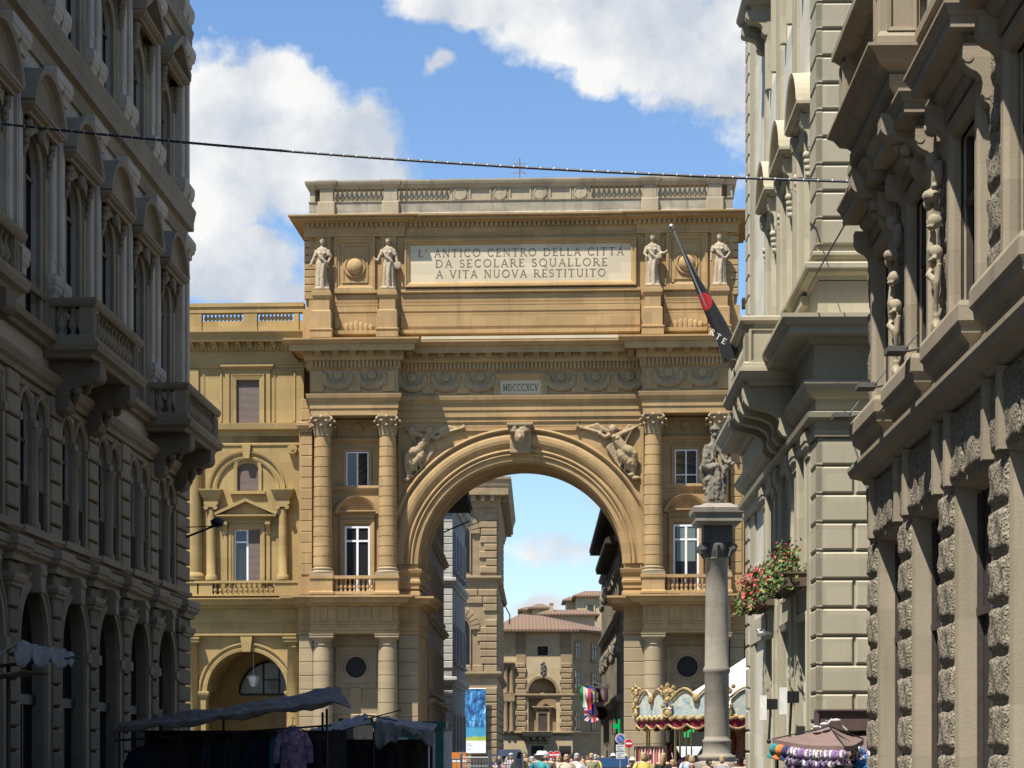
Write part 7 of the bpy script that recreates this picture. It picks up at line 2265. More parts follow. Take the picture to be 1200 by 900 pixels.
for k in range(8):
    a = -PI / 2 + (k - 3.3) * PI / 4.5
    first_or_clone(STORE, 'horse', horse, car, (3.6 * math.cos(a), 3.6 * math.sin(a), .05 * (k % 3)), a + PI / 2)
# striped booth curtain beside it
def stripe_mat():
    m, nt, b = nodes_of('red_white_stripe')
    sp = N(nt, 'ShaderNodeSeparateXYZ'); nt.links.new(N(nt, 'ShaderNodeTexCoord').outputs['Object'], sp.inputs[0])
    s = math_n(nt, 'SINE', math_n(nt, 'MULTIPLY', sp.outputs[0], 40.0))
    nt.links.new(mixc(nt, mrange(nt, s, -.2, .2), (.72, .62, .56), (.60, .13, .09)), b.inputs['Base Color']); b.inputs['Roughness'].default_value = .85
    return m
t = at(762, 876, 81)
booth = thing('ticket_booth', 'small booth hung with red and white striped cloth left of the carousel', 'booth', (t.x, 81, 0))
mb = MB(); mb.grid(lambda u, v: (-.5 + 1.0 * u, -.5 + .03 * math.sin(u * 60), .3 + (t.z - .3) * v), 60, 4)
for s in (-1, 1): mb.grid(lambda u, v, s=s: (s * .5 + .02 * math.sin(u * 50), -.5 + 1.0 * u, .3 + (t.z - .3) * v), 30, 3)
mb.build('striped_curtain', stripe_mat(), booth)
mb = MB(); mb.box(-.54, .54, -.54, .54, 0, .3); mb.box(-.55, .55, -.55, .55, t.z, t.z + .05); 
for a in (-1, 1):
    for b_ in (-1, 1): mb.box(a * .52 - .03, a * .52 + .03, b_ * .52 - .03, b_ * .52 + .03, .3, t.z)
mb.build('frame', M['wood_dark'], booth)

# =================================================================== market stalls
tarp = stone('grey_tarpaulin', (.13, .10, .074), (.078, .061, .047), (.042, .036, .03), gf=.5, rough=.55, bump=.5, bscale=5, bdist=.1)
tarp2 = stone('pale_tarpaulin', (.23, .215, .195), (.14, .13, .12), (.065, .06, .055), gf=.5, rough=.5, bump=.5, bscale=5, bdist=.1)
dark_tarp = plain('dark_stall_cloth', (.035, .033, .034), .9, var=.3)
from mathutils import noise as mnoise
def tarp_grid(mb, p00, p10, p01, p11, sag, rum, seed, nu=36, nv=12):
    """a loose sheet between four corners"""
    p00, p10, p01, p11 = map(Vector, (p00, p10, p01, p11))
    def fn(u, v):
        p = (p00 * (1 - u) + p10 * u) * (1 - v) + (p01 * (1 - u) + p11 * u) * v
        s = sag * 4 * u * (1 - u) * .5 + sag * 4 * v * (1 - v) * .5
        r = rum * 1.6 * (mnoise.noise((u * 9 + seed * 7, v * 4, seed)) + .6 * mnoise.noise((u * 26 + seed, v * 11, 3.0))) + rum * .7 * (math.sin(u * 17 + seed + v * 5) * .5 + math.sin(u * 7.3 + v * 11 + seed * 2) * .6 + math.sin(u * 31 - v * 9 + seed * 3) * .25)
        return (p.x + r * .3, p.y, p.z - s + r)
    mb.grid(fn, nu, nv)
    return fn
def pole(root, pts, r, seg=6):
    q = MB(); q.tube(pts, r, seg); return q.build('pole', M['iron'], root)
def solid(o, t):
    m = o.modifiers.new('thickness', 'SOLIDIFY'); m.thickness = t
    return o
# stall at the far left edge
Y = 24.0
a, b = at(-30, 748, Y), at(88, 771, Y)
s1 = thing('market_stall', 'market stall with a scalloped pale tarpaulin and brown underside before the grey palazzo', 'market stall', (a.x, Y, 0))
mb = MB()
rel = lambda p: (p.x - a.x, p.y - Y, p.z)
fn = tarp_grid(mb, rel(at(-40, 792, Y - 1.6)), rel(at(20, 752, Y)), rel(at(-40, 776, Y + 1.5)), rel(at(22, 753, Y + 1.2)), .02, .012, 1)
fn2 = tarp_grid(mb, rel(at(20, 753, Y)), rel(at(89, 769, Y + .2)), rel(at(24, 752, Y + 1.2)), rel(at(80, 765, Y + 1.3)), .0, .015, 2)
def val(u, v):
    p = Vector(fn2(u, 0)); k = abs(math.sin(u * PI * 3.2)) * .55 + .45
    return (p.x - .03 * v, p.y - .05 * v - .04 * math.sin(u * 20) * v, p.z - .26 * v * k * (1 - .45 * u))
mb.grid(val, 40, 5)
solid(mb.build('canopy', tarp2, s1), .012)
mb = MB()
tarp_grid(mb, rel(at(-40, 795, Y - 1.5)), rel(at(26, 785, Y + .1)), rel(at(-40, 800, Y + 1.5)), rel(at(60, 788, Y + 1.2)), .0, .01, 3)
solid(mb.build('lower_flap', stone('brown_underside_canvas', (.2, .17, .12), (.15, .125, .09)), s1), .012)
for (px, yy) in ((-24, Y - 1.3), (10, Y + .9)):
    q = rel(at(px, 790, yy)); pole(s1, [(q[0], q[1], 0), (q[0], q[1], q[2] + .1)], .025, 6)
q0, q1 = rel(at(-30, 784, Y)), rel(at(92, 770, Y + .2)); pole(s1, [q0, q1], .018, 6)
mb = MB(); q = rel(at(-30, 900, Y)); mb.box(q[0] - .4, q[0] + .55, -.7, .9, .05, .95); mb.build('counter', dark_tarp, s1)
# long stall
Y = 44.0
s2 = thing('market_stall', 'long market stall under a slanting dark grey tarpaulin, clothes hanging inside', 'market stall', (at(260, 850, Y).x, Y, 0))
o2 = at(260, 850, Y)
rel = lambda p: (p.x - o2.x, p.y - Y, p.z)
mb = MB()
fa = tarp_grid(mb, rel(at(130, 853, Y)), rel(at(390, 822, Y)), rel(at(133, 848, Y + 3.2)), rel(at(384, 806, Y + 3.4)), .05, .035, 4, 110, 22)
def v2(u, v):
    p = Vector(fa(u, 0)); return (p.x, p.y - .02 + .03 * math.sin(u * 41) * v, p.z - (.10 + .03 * math.sin(u * 23)) * v)
mb.grid(v2, 80, 3)
def v3(u, v):
    p = Vector(fa(1, u)); return (p.x + .32 * v + .06 * math.sin(u * 11) * v, p.y, p.z - .06 * v - .07 * math.sin(u * 9 + 1) * v)
mb.grid(v3, 12, 6)
solid(mb.build('canopy', tarp, s2), .012)
for (px, yy) in ((140, Y + .2), (383, Y + .3), (140, Y + 3.0), (378, Y + 3.2), (262, Y + 3.1)):
    q = rel(at(px, 850, yy)); pole(s2, [(q[0], q[1], 0), (q[0], q[1], 2.3 + .35 * (px - 130) / 260)], .025, 6)
pole(s2, [rel(at(135, 868, Y + .6)), rel(at(388, 850, Y + .6))], .02, 6); pole(s2, [rel(at(135, 868, Y + 1.6)), rel(at(388, 850, Y + 1.6))], .02, 6)
pole(s2, [rel(at(205, 866, Y)), rel(at(140, 851, Y + .2))], .02, 5)
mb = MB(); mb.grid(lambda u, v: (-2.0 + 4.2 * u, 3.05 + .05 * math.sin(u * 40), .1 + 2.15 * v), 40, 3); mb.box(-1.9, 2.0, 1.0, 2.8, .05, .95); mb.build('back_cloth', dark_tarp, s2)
# second stall behind it
Y3 = 50.0
s3 = thing('market_stall', 'market stall with torn peaked pale canopy beside the green kiosk frame', 'market stall', (at(430, 850, Y3).x, Y3, 0))
o3 = at(430, 850, Y3); rel3 = lambda p: (p.x - o3.x, p.y - Y3, p.z)
mb = MB()
fb_ = tarp_grid(mb, rel3(at(340, 868, Y3 - 1)), rel3(at(436, 846, Y3 - 1.2)), rel3(at(352, 858, Y3 + 1.6)), rel3(at(428, 836, Y3 + 1.4)), .03, .035, 5, 70, 18)
fc_ = tarp_grid(mb, rel3(at(440, 846, Y3 - 1)), rel3(at(508, 856, Y3 - .9)), rel3(at(442, 838, Y3 + 1.4)), rel3(at(512, 850, Y3 + 1.6)), .0, .04, 6, 50, 16)
def v4(u, v):
    p = Vector(fc_(u, 0)); k = .55 + .35 * math.sin(u * 7 + .6) + .15 * math.sin(u * 23)
    return (p.x + .02 * math.sin(v * 9 + u * 20), p.y - .05 * v + .06 * math.sin(u * 26) * v, p.z - .62 * k * v * (1 - .35 * u))
mb.grid(v4, 44, 8)
solid(mb.build('canopy', tarp2, s3), .012)
for (px, yy) in ((346, Y3 - .8), (438, Y3 - 1), (506, Y3 - .8), (356, Y3 + 1.5), (505, Y3 + 1.5)):
    q = rel3(at(px, 850, yy)); pole(s3, [(q[0], q[1], 0), (q[0], q[1], 2.25)], .025, 6)
pole(s3, [rel3(at(425, 844, Y3 - 1)), rel3(at(470, 832, Y3 - .9))], .015, 5); pole(s3, [rel3(at(430, 838, Y3 - 1)), rel3(at(466, 845, Y3 - 1))], .015, 5)
mb = MB(); mb.grid(lambda u, v: (-1.6 + 2.9 * u, 1.45 + .05 * math.sin(u * 40), .1 + 2.0 * v), 30, 3); mb.box(-1.5, 1.0, -.2, 1.2, .05, .95); mb.build('back_cloth', dark_tarp, s3)
# hanging clothes
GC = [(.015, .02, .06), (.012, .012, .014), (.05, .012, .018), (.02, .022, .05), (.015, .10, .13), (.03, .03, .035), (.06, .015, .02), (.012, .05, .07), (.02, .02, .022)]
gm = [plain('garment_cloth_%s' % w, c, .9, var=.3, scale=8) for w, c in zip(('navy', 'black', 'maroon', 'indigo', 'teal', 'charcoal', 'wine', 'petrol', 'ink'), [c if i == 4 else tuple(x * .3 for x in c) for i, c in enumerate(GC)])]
GN = ('navy', 'black', 'maroon', 'indigo', 'teal', 'charcoal', 'wine', 'petrol', 'ink')
def print_mat():
    m, nt, b = nodes_of('printed_pink_cloth'); pos = N(nt, 'ShaderNodeTexCoord').outputs['Object']
    v = N(nt, 'ShaderNodeTexVoronoi'); v.inputs['Scale'].default_value = 9; nt.links.new(pos, v.inputs['Vector'])
    col = mixc(nt, mrange(nt, noise(nt, pos, 5, 3), .4, .6), (.20, .13, .17), (.07, .055, .10)); col = mixc(nt, mrange(nt, v.outputs['Distance'], .1, .3, 1, 0), col, (.33, .2, .22))
    nt.links.new(col, b.inputs['Base Color']); b.inputs['Roughness'].default_value = .9; return m
gm.append(print_mat())
def garment(seed):
    rnd = random.Random(seed); p = rnd.random() * 6
    mb = MB()
    mb.loft([(0, 0, -1.0 - .15 * rnd.random(), .24, .10, .10, 5, p), (0, 0, -.7, .22, .10, .09, 5, p), (0, 0, -.35, .20, .09, .05, 5, p), (0, 0, -.12, .21, .08, .02, 5, p), (0, 0, -.05, .12, .06, 0, 5, p), (0, 0, 0, .06, .05, 0, 5, p)], 22)
    for s in (-1, 1): mb.tube([(s * .17, 0, -.1), (s * .27, .01, -.35), (s * .28, .0, -.62)], [.07, .075, .07], 8, flat=.7)
    g = mb.build('garment', gm[0])
    h = MB(); h.tube([(-.2, 0, -.07), (0, 0, .02), (.2, 0, -.07)], .01, 5); h.tube([(0, 0, .02), (.0, 0, .1), (.03, 0, .13), (.0, 0, .155), (-.025, 0, .13)], .006, 5)
    h.build('hanger', M['wood_dark'], g)
    return g
gsrc = [garment(s) for s in range(3)]
used = [False] * 3
rnd = random.Random(12)
def hang(loc, rz, mi, label, group, sc=1):
    k = rnd.randrange(3)
    o = gsrc[k] if not used[k] else clone(gsrc[k])
    used[k] = True
    o.location = loc; o.rotation_euler = (0, 0, rz); o.scale = (sc, sc, sc)
    tint(o, gm[mi]); tag(o, label, 'hanging garment', group)
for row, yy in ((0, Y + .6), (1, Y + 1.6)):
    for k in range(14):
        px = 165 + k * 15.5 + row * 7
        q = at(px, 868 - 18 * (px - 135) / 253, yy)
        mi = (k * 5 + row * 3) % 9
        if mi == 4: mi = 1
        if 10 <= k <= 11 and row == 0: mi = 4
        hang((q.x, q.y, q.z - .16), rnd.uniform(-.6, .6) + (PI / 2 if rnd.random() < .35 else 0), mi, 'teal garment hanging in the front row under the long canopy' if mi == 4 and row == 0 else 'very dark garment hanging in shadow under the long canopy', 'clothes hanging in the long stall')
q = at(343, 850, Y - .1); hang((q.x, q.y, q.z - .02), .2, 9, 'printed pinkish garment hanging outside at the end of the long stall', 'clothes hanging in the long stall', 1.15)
for k in range(8):
    q = at(362 + k * 13, 866, Y3 - .5); mi = (k * 2 + 1) % 9
    if mi == 4: mi = 0
    hang((q.x, q.y, q.z - .1), rnd.uniform(-.5, .5), mi, 'very dark garment hanging in shadow under the torn peaked canopy', 'clothes hanging in the second stall')
# kiosk with green frame
Yk = 68.0
k0 = at(497, 850, Yk)
ks = thing('kiosk', 'white panelled kiosk with a dark green frame beside the torn canopy', 'kiosk', (k0.x, Yk, 0))
mb = MB(); gz = EYE + (HZ - 853) / F * Yk; xr = at(515, 0, Yk).x - k0.x
for x in (-1.4, -.35, xr): mb.box(x - .11, x + .11, -.11, .11, 0, gz)
mb.box(-1.55, xr + .2, -.16, 2.0, gz + .002, gz + .2); mb.build('frame', plain('dark_green_paint', (.012, .10, .075), .5), ks)
mb = MB()
mb.box(-1.28, -.47, -.02, .04, 0, gz - .3); mb.poly_y([(-.24, 0), (xr - .12, 0), (xr - .12, gz - .1)] + [(xr - .12 - (xr + .12) * i / 8 * 1.0, gz - .1 - .55 * (i / 8) ** 2) for i in range(1, 9)], [], -.02, .03)
mb.box(xr + .12, xr + .36, .2, .4, 0, gz - .1); mb.build('panel', plain('white_kiosk_panel', (.62, .63, .62), .5), ks)
mb = MB(); mb.box(-1.4, xr, .3, 1.95, .02, gz); mb.build('body', plain('pale_kiosk_wall', (.35, .37, .36), .7), ks)
# hat stall
Yh = 42.0
hs = thing('hat_stall', 'street stall under a brown square umbrella with caps hung round its rim', 'market stall', (at(948, 0, Yh).x, Yh, 0))
h0 = at(948, 0, Yh)
relh = lambda p: Vector((p.x - h0.x, p.y - Yh, p.z))
c0, c1, c2, c3 = relh(at(905, 866, Yh - .1)), relh(at(989, 874, Yh - 1.0)), relh(at(1012, 866, Yh + .6)), relh(at(940, 861, Yh + 1.0))
ap = relh(at(972, 851, Yh + .1))
mb = MB()
for (p, q) in ((c0, c1), (c1, c2), (c2, c3), (c3, c0)):
    mb.grid(lambda u, v, p=p, q=q: tuple((p * (1 - u) + q * u) * (1 - v) + ap * v - Vector((0, 0, .05 * math.sin(PI * u) * (1 - v) + .04 * math.sin(PI * v)))), 10, 6)
    mb.grid(lambda u, v, p=p, q=q: tuple((p * (1 - u) + q * u) - Vector((0, 0, .05 * math.sin(PI * u) + .10 * v))), 12, 2)
mb.build('umbrella', plain('brown_umbrella_canvas', (.17, .115, .10), .9, bump=.15), hs)
pole(hs, [(ap.x, ap.y, 0), tuple(ap)], .03, 8); pole(hs, [(c0.x + .1, c0.y, 0), (c0.x + .1, c0.y, c0.z)], .02, 6); pole(hs, [(c1.x - .1, c1.y + .1, 0), (c1.x - .1, c1.y + .1, c1.z)], .02, 6)
for e in (c0, c1, c2, c3): pole(hs, [tuple(ap), tuple(e)], .012, 5)
mb = MB(); mb.box(-.55, 1.0, -.4, .9, .05, .95); mb.build('counter', dark_tarp, hs)
mb = MB()
for (dx, r, z) in ((-.28, .05, .0), (-.12, .06, .05), (.1, .06, .12)):
    mb.ball((ap.x + dx, ap.y - .2, ap.z - .02 + z), (r * 1.5, r, r * .7), 8, 6)
mb.tube([(ap.x - .35, ap.y - .15, ap.z - .06), (ap.x - .1, ap.y - .2, ap.z + .0), (ap.x + .02, ap.y - .15, ap.z + .12), (ap.x + .15, ap.y - .15, ap.z + .05), (ap.x + .3, ap.y - .15, ap.z - .08)], .025, 6)
o = mb.build('plastic_wrap', plain('crumpled_clear_plastic', (.45, .42, .40), .15, spec=.8), hs)
HCOL = {'teal': (.03, .22, .22), 'orange': (.75, .20, .02), 'navy': (.02, .03, .10), 'pink patterned': (.62, .30, .38), 'white patterned': (.68, .62, .60), 'black': (.02, .02, .025), 'bright blue': (.04, .22, .55), 'purple': (.22, .12, .30), 'yellow patterned': (.62, .55, .2)}
def hat_mat(nm, c):
    m, nt, b = nodes_of(nm.replace(' ', '_') + '_cap_cloth'); pos = N(nt, 'ShaderNodeTexCoord').outputs['Object']
    if 'pattern' in nm:
        v = N(nt, 'ShaderNodeTexVoronoi'); v.inputs['Scale'].default_value = 22; nt.links.new(pos, v.inputs['Vector'])
        col = mixc(nt, mrange(nt, v.outputs['Distance'], .2, .45), c, (.10, .08, .14)); col = mixc(nt, mrange(nt, noise(nt, pos, 16, 2), .55, .6), col, (.75, .70, .68))
    else: col = mixc(nt, mrange(nt, noise(nt, pos, 12, 3), .3, .7), tuple(x * .8 for x in c), c)
    nt.links.new(col, b.inputs['Base Color']); b.inputs['Roughness'].default_value = .8; return m
hm = {k: hat_mat(k, c) for k, c in HCOL.items()}
def cap():
    mb = MB()
    mb.lathe([(.105, 0), (.11, .04), (.095, .09), (.06, .125), (.012, .14), (.001, .14)], 0, 0, 16)
    mb.ball((0, 0, .142), .014, 6, 4)
    c = mb.build('cap', hm['navy'])
    v = MB(); v.grid(lambda u, t: ((.105 + .085 * t) * math.sin((u - .5) * 2.0) * .95, -(.095 + .085 * t) * math.cos((u - .5) * 1.6), .015 - .03 * t + .012 * (2 * u - 1) ** 2), 12, 4)
    o = v.build('visor', hm['navy'], c); solid(o, .006)
    return c
capsrc = cap(); first = [True]
def hang_cap(p, col, rot, tilt, label, group):
    o = capsrc if first[0] else clone(capsrc); first[0] = False
    o.location = p; o.rotation_euler = (tilt, 0, rot); tag(o, label, 'cap', group)
    tint(o, hm[col]); tint(o.children[0], hm[col])
rim = []
order = ['teal', 'orange', 'navy'] + ['pink patterned', 'white patterned', 'purple', 'pink patterned', 'white patterned', 'yellow patterned', 'pink patterned', 'white patterned', 'purple', 'pink patterned']
rnd = random.Random(31)
for k in range(13):
    u = (k + .4) / 13
    p = c0.lerp(c1, u) + h0 * 0 + Vector((h0.x, Yh, 0)); p = Vector((p.x + .01, p.y - .06, p.z - .20 - .05 * math.sin(PI * u)))
    c = order[k]; hang_cap(p, c, rnd.uniform(-.4, .4), 1.0, '%s cap clipped to the front rim of the brown umbrella, upper row' % c, 'caps hung on the hat stall')
for k in range(10):
    u = (k + 3.3) / 13.3
    p = c0.lerp(c1, u) + Vector((h0.x, Yh, 0)); p = Vector((p.x, p.y - .03, p.z - .36 - .05 * math.sin(PI * u)))
    c = ('black', 'purple', 'pink patterned', 'white patterned', 'yellow patterned')[rnd.randrange(5)]; hang_cap(p, c, rnd.uniform(-.5, .5), 1.1, '%s cap in the lower row under the brown umbrella' % c, 'caps hung on the hat stall')
for k, (px, py, c) in enumerate(((1004, 882, 'white patterned'), (1010, 891, 'bright blue'), (1007, 884, 'bright blue'), (1016, 888, 'pink patterned'), (1022, 890, 'white patterned'), (1027, 888, 'pink patterned'), (1003, 894, 'navy'), (1020, 898, 'navy'), (1012, 899, 'navy'))):
    p = at(px, py, Yh + .2 + .05 * k); hang_cap(p, c, rnd.uniform(-.6, .6), .9, '%s cap stacked at the right end of the hat stall' % c, 'caps at the right end of the hat stall')

# =================================================================== signs, barriers, vehicles
def sign(px, py, rpx, Y, kind, label, plates=0, group=None):
    p = at(px, py, Y); r = rpx / F * Y
    t = thing('traffic_sign', label, 'traffic sign', (p.x, Y, 0), 0, group)
    mb = MB(); mb.tube([(0, .04, 0), (0, .04, p.z + r * .8)], .03, 8); mb.build('post', M['steel'], t)
    def disc(rad, y, name, m):
        q = MB(); q.poly_y([(rad * math.cos(2 * PI * i / 32), p.z + rad * math.sin(2 * PI * i / 32)) for i in range(32)], [], y - .006, y); return q.build(name, m, t)
    if kind == 'noentry':
        disc(r, 0, 'plate', plain('white_sign_rim', (.75, .75, .74), .4)); disc(r * .93, -.008, 'red_disc', plain('red_sign_paint', (.55, .02, .03), .4))
        q = MB(); q.box(-r * .68, r * .68, -.022, -.016, p.z - r * .18, p.z + r * .18); q.build('white_bar', plain('white_sign_paint', (.8, .8, .8), .4), t)
    else:
        disc(r, 0, 'plate', plain('pale_sign_rim', (.55, .55, .53), .4))
        disc(r * .82, -.008, 'red_ring', plain('faded_red_sign_paint', (.48, .12, .14), .4)); disc(r * .70, -.016, 'blue_disc', plain('blue_sign_paint', (.03, .16, .5), .4))
        q = MB(); q.M = Matrix.Translation((0, 0, p.z)) @ Matrix.Rotation(math.radians(45), 4, 'Y'); q.box(-r * .72, r * .72, -.03, -.024, -r * .07, r * .07); q.build('slash', plain('pale_red_sign_paint', (.62, .3, .32), .4), t)
    for k in range(plates):
        q = MB(); z1 = p.z - r * 1.15 - k * .3; q.box(-r * .85, r * .85, -.006, .0, z1 - .27, z1); pl = q.build('sub_plate', plain('pale_sub_plate', (.6, .61, .6), .4), t)
        q = MB()
        for i in range(3): q.box(-r * .55, r * .55 - (i % 2) * .1, -.010, -.0065, z1 - .08 - i * .075, z1 - .05 - i * .075)
        q.build('print', plain('grey_print', (.25, .26, .28), .5), pl)
sign(727, 865.5, 6.1, 91, 'nopark', 'round blue no-parking sign with white plates below', 2)
sign(736.8, 871.3, 5.3, 90, 'noentry', 'red no-entry sign close beside the blue no-parking sign')
sign(652.5, 884.5, 4.6, 118, 'noentry', 'nearer of two far red no-entry signs under the arch', 0, 'far no-entry signs')
sign(645.5, 884.7, 4.3, 119.5, 'noentry', 'farther of two far red no-entry signs under the arch', 0, 'far no-entry signs')
# mesh fence panels
def fence_panel(w, h):
    mb = MB()
    for x in (-w / 2, w / 2): mb.tube([(x, 0, 0), (x, 0, h + .18)], .035, 8)
    mb.tube([(-w / 2, 0, h), (w / 2, 0, h)], .022, 6); mb.tube([(-w / 2, 0, .12), (w / 2, 0, .12)], .022, 6); mb.tube([(-w / 2, 0, h - .28), (w / 2, 0, h - .28)], .012, 5)
    for i in range(1, 9): mb.tube([(-w / 2 + w * i / 9, 0, .12), (-w / 2 + w * i / 9, 0, h)], .010, 4)
    f = mb.build('fence_panel', M['steel'])
    q = MB()
    for x in (-w / 2, w / 2): q.box(x - .12, x + .12, -.3, .3, 0, .1)
    q.build('foot', plain('concrete_foot', (.3, .3, .29), .9), f)
    return f
for k, (pa, pb_, YY) in enumerate(((492, 540, 72), (541, 573, 73.5), (573, 603, 71), (604, 612, 70))):
    a, b = at(pa, 888, YY), at(pb_, 888, YY - 1 + (k % 2))
    o = fence_panel((b - a).length, 1.62 + .06 * (k % 3)); o.location = ((a.x + b.x) / 2, YY, 0); o.rotation_euler = (0, 0, math.atan2(b.y - a.y, b.x - a.x))
    tag(o, ('steel mesh fence panel in front of the white kiosk', 'steel fence panel in front of the orange barrier', 'steel fence panel in front of the white van', 'short end panel of the steel fence beside the crowd')[k], 'fence panel', 'steel site fence panels')
p = at(535, 886, 78)
ob = thing('barrier_board', 'orange site barrier board behind the steel fence', 'barrier', (p.x, 78, 0))
mb = MB(); mb.box(-.33, .33, -.03, .03, 1.32, 1.86); mb.build('board', plain('orange_plastic', (.62, .20, .03), .5), ob)
mb = MB(); mb.box(-.33, .33, -.036, -.031, 1.52, 1.6); mb.build('stripe', M['white_frame'], ob)
mb = MB()
for x in (-.25, .25): mb.box(x - .03, x + .03, .032, .09, 0, 1.8); mb.box(x - .05, x + .05, -.3, .3, 0, .06)
mb.build('leg', M['steel'], ob)
# vehicles
rubber = plain('tyre_rubber', (.02, .02, .02), .85)
def vehicle(x, y, rz, W, H, Ln, prof_top, paint, label, cat, name, stripe=None):
    """side outline prof_top [(along, z)] with tapering greenhouse"""
    t = thing(name, label, cat, (x, y, 0), rz)
    mb = MB()
    n = len(prof_top)
    def wid(z): return W / 2 * (1 if z < H * .55 else 1 - .22 * (z - H * .55) / (H * .45))
    vs = [(-wid(z), p, z) for p, z in prof_top] + [(wid(z), p, z) for p, z in prof_top]
    vs += [(-wid(z) * .86, p, z + (.05 if z > H * .9 else 0)) for p, z in prof_top] + [(wid(z) * .86, p, z + (.05 if z > H * .9 else 0)) for p, z in prof_top]
    fs = []
    for i in range(n):
        j = (i + 1) % n
        fs += [(i, j, j + 2 * n, i + 2 * n), (i + 2 * n, j + 2 * n, j + 3 * n, i + 3 * n), (i + 3 * n, j + 3 * n, j + n, i + n)]
    tr = tessellate_polygon([[Vector((p, z, 0)) for p, z in prof_top]])
    fs += [tuple(q) for q in tr] + [tuple(i + n for i in q) for q in tr]
    mb.add(vs, fs); b = mb.build('body', paint, t)
    bv = b.modifiers.new('soft', 'BEVEL'); bv.width = .05; bv.segments = 2; bv.limit_method = 'ANGLE'
    f, r = min(p for p, z in prof_top), max(p for p, z in prof_top)
    wm = MB()
    def scr(ya, za, yb, zb, o):
        wa, wb = wid(za) * .84, wid(zb) * .84
        wm.add([(-wa, ya + o, za), (wa, ya + o, za), (wb, yb + o, zb), (-wb, yb + o, zb), (-wa, ya - o, za), (wa, ya - o, za), (wb, yb - o, zb), (-wb, yb - o, zb)], [(0, 1, 2, 3), (4, 7, 6, 5), (0, 4, 5, 1), (1, 5, 6, 2), (2, 6, 7, 3), (3, 7, 4, 0)])
    up = [p for p in prof_top if p[1] > H * .5]
    scr(up[0][0], up[0][1] + .04, up[1][0], up[1][1] - .05, .025); scr(up[-1][0], up[-1][1] + .04, up[-2][0], up[-2][1] - .05, .025)
    wm.build('windscreen', M['glass'], t)
    for s in (-1, 1):
        sm = MB(); za, zb = H * .6, H * .9
        for (ya, yb) in ((up[1][0] + .05, (up[1][0] + up[-2][0]) / 2 - .04), ((up[1][0] + up[-2][0]) / 2 + .04, up[-2][0] - .05)):
            sm.add([(s * (wid(za) + .006), ya - .25 * (ya == up[1][0] + .05), za), (s * (wid(za) + .006), yb, za), (s * (wid(zb) + .006), yb, zb), (s * (wid(zb) + .006), ya, zb)], [(0, 1, 2, 3)])
        sm.build('side_window', M['glass'], t)
        for yy in (f + .8, r - .8):
            w = MB(); w.tube([(s * (W / 2 - .2), yy, .32), (s * (W / 2 + .01), yy, .32)], .32, 20); wh = w.build('wheel', rubber, t)
            w = MB(); w.tube([(s * (W / 2), yy, .32), (s * (W / 2 + .02), yy, .32)], .19, 16); w.build('rim', M['steel'], wh)
        l = MB(); l.ball((s * (W / 2 - .25), f + .02, .72), (.16, .06, .1), 10, 6); l.build('headlight', plain('lamp_lens', (.7, .7, .68), .15), t)
        l = MB(); l.ball((s * (W / 2 - .16), r - .02, .85), (.1, .05, .16), 8, 6); l.build('tail_light', plain('red_lamp_lens', (.35, .01, .01), .2), t)
        l = MB(); l.ball((s * (W / 2 + .1), up[0][0] + .3, H * .62), (.1, .06, .08), 8, 6); l.build('mirror', paint, t)
    if stripe:
        q = MB()
        for s in (-1, 1): q.box(min(s * (W / 2 + .004), s * (W / 2 + .012)), max(s * (W / 2 + .004), s * (W / 2 + .012)), f + .2, r - .2, .95, 1.15)
        q.box(-W / 2 + .1, W / 2 - .1, f - .055, f - .02, .95, 1.15); q.build('stripe', stripe, t)
    return t
p = at(718, 890, 98)
vehicle(p.x, 98, 0, 1.7, 1.64, 4.1, [(-2.0, .35), (-2.05, .8), (-1.3, 1.02), (-.55, 1.6), (1.5, 1.62), (1.95, 1.05), (2.0, .4)], plain('dark_blue_car_paint', (.02, .05, .11), .25, .3), 'dark blue car behind the crowd below the traffic signs', 'car', 'parked_car')
p = at(597, 886, 133)
vehicle(p.x, 133, 0, 1.75, 2.12, 4.8, [(-2.3, .4), (-2.4, 1.0), (-2.0, 1.25), (-1.55, 2.08), (2.35, 2.1), (2.4, .4)], plain('white_van_paint', (.75, .75, .74), .3), 'white van with a red stripe under the arch behind the fence', 'van', 'parked_van', plain('red_van_stripe', (.5, .03, .04), .4))
p = at(806, 876, 101)
vehicle(p.x, 101, PI / 2, 1.9, 2.15, 4.6, [(-2.3, .4), (-2.4, 1.0), (-1.9, 1.25), (-1.4, 2.1), (2.3, 2.12), (2.35, .4)], plain('pale_van_paint', (.66, .68, .68), .3), 'pale van parked side-on behind the carousel', 'van', 'parked_van')

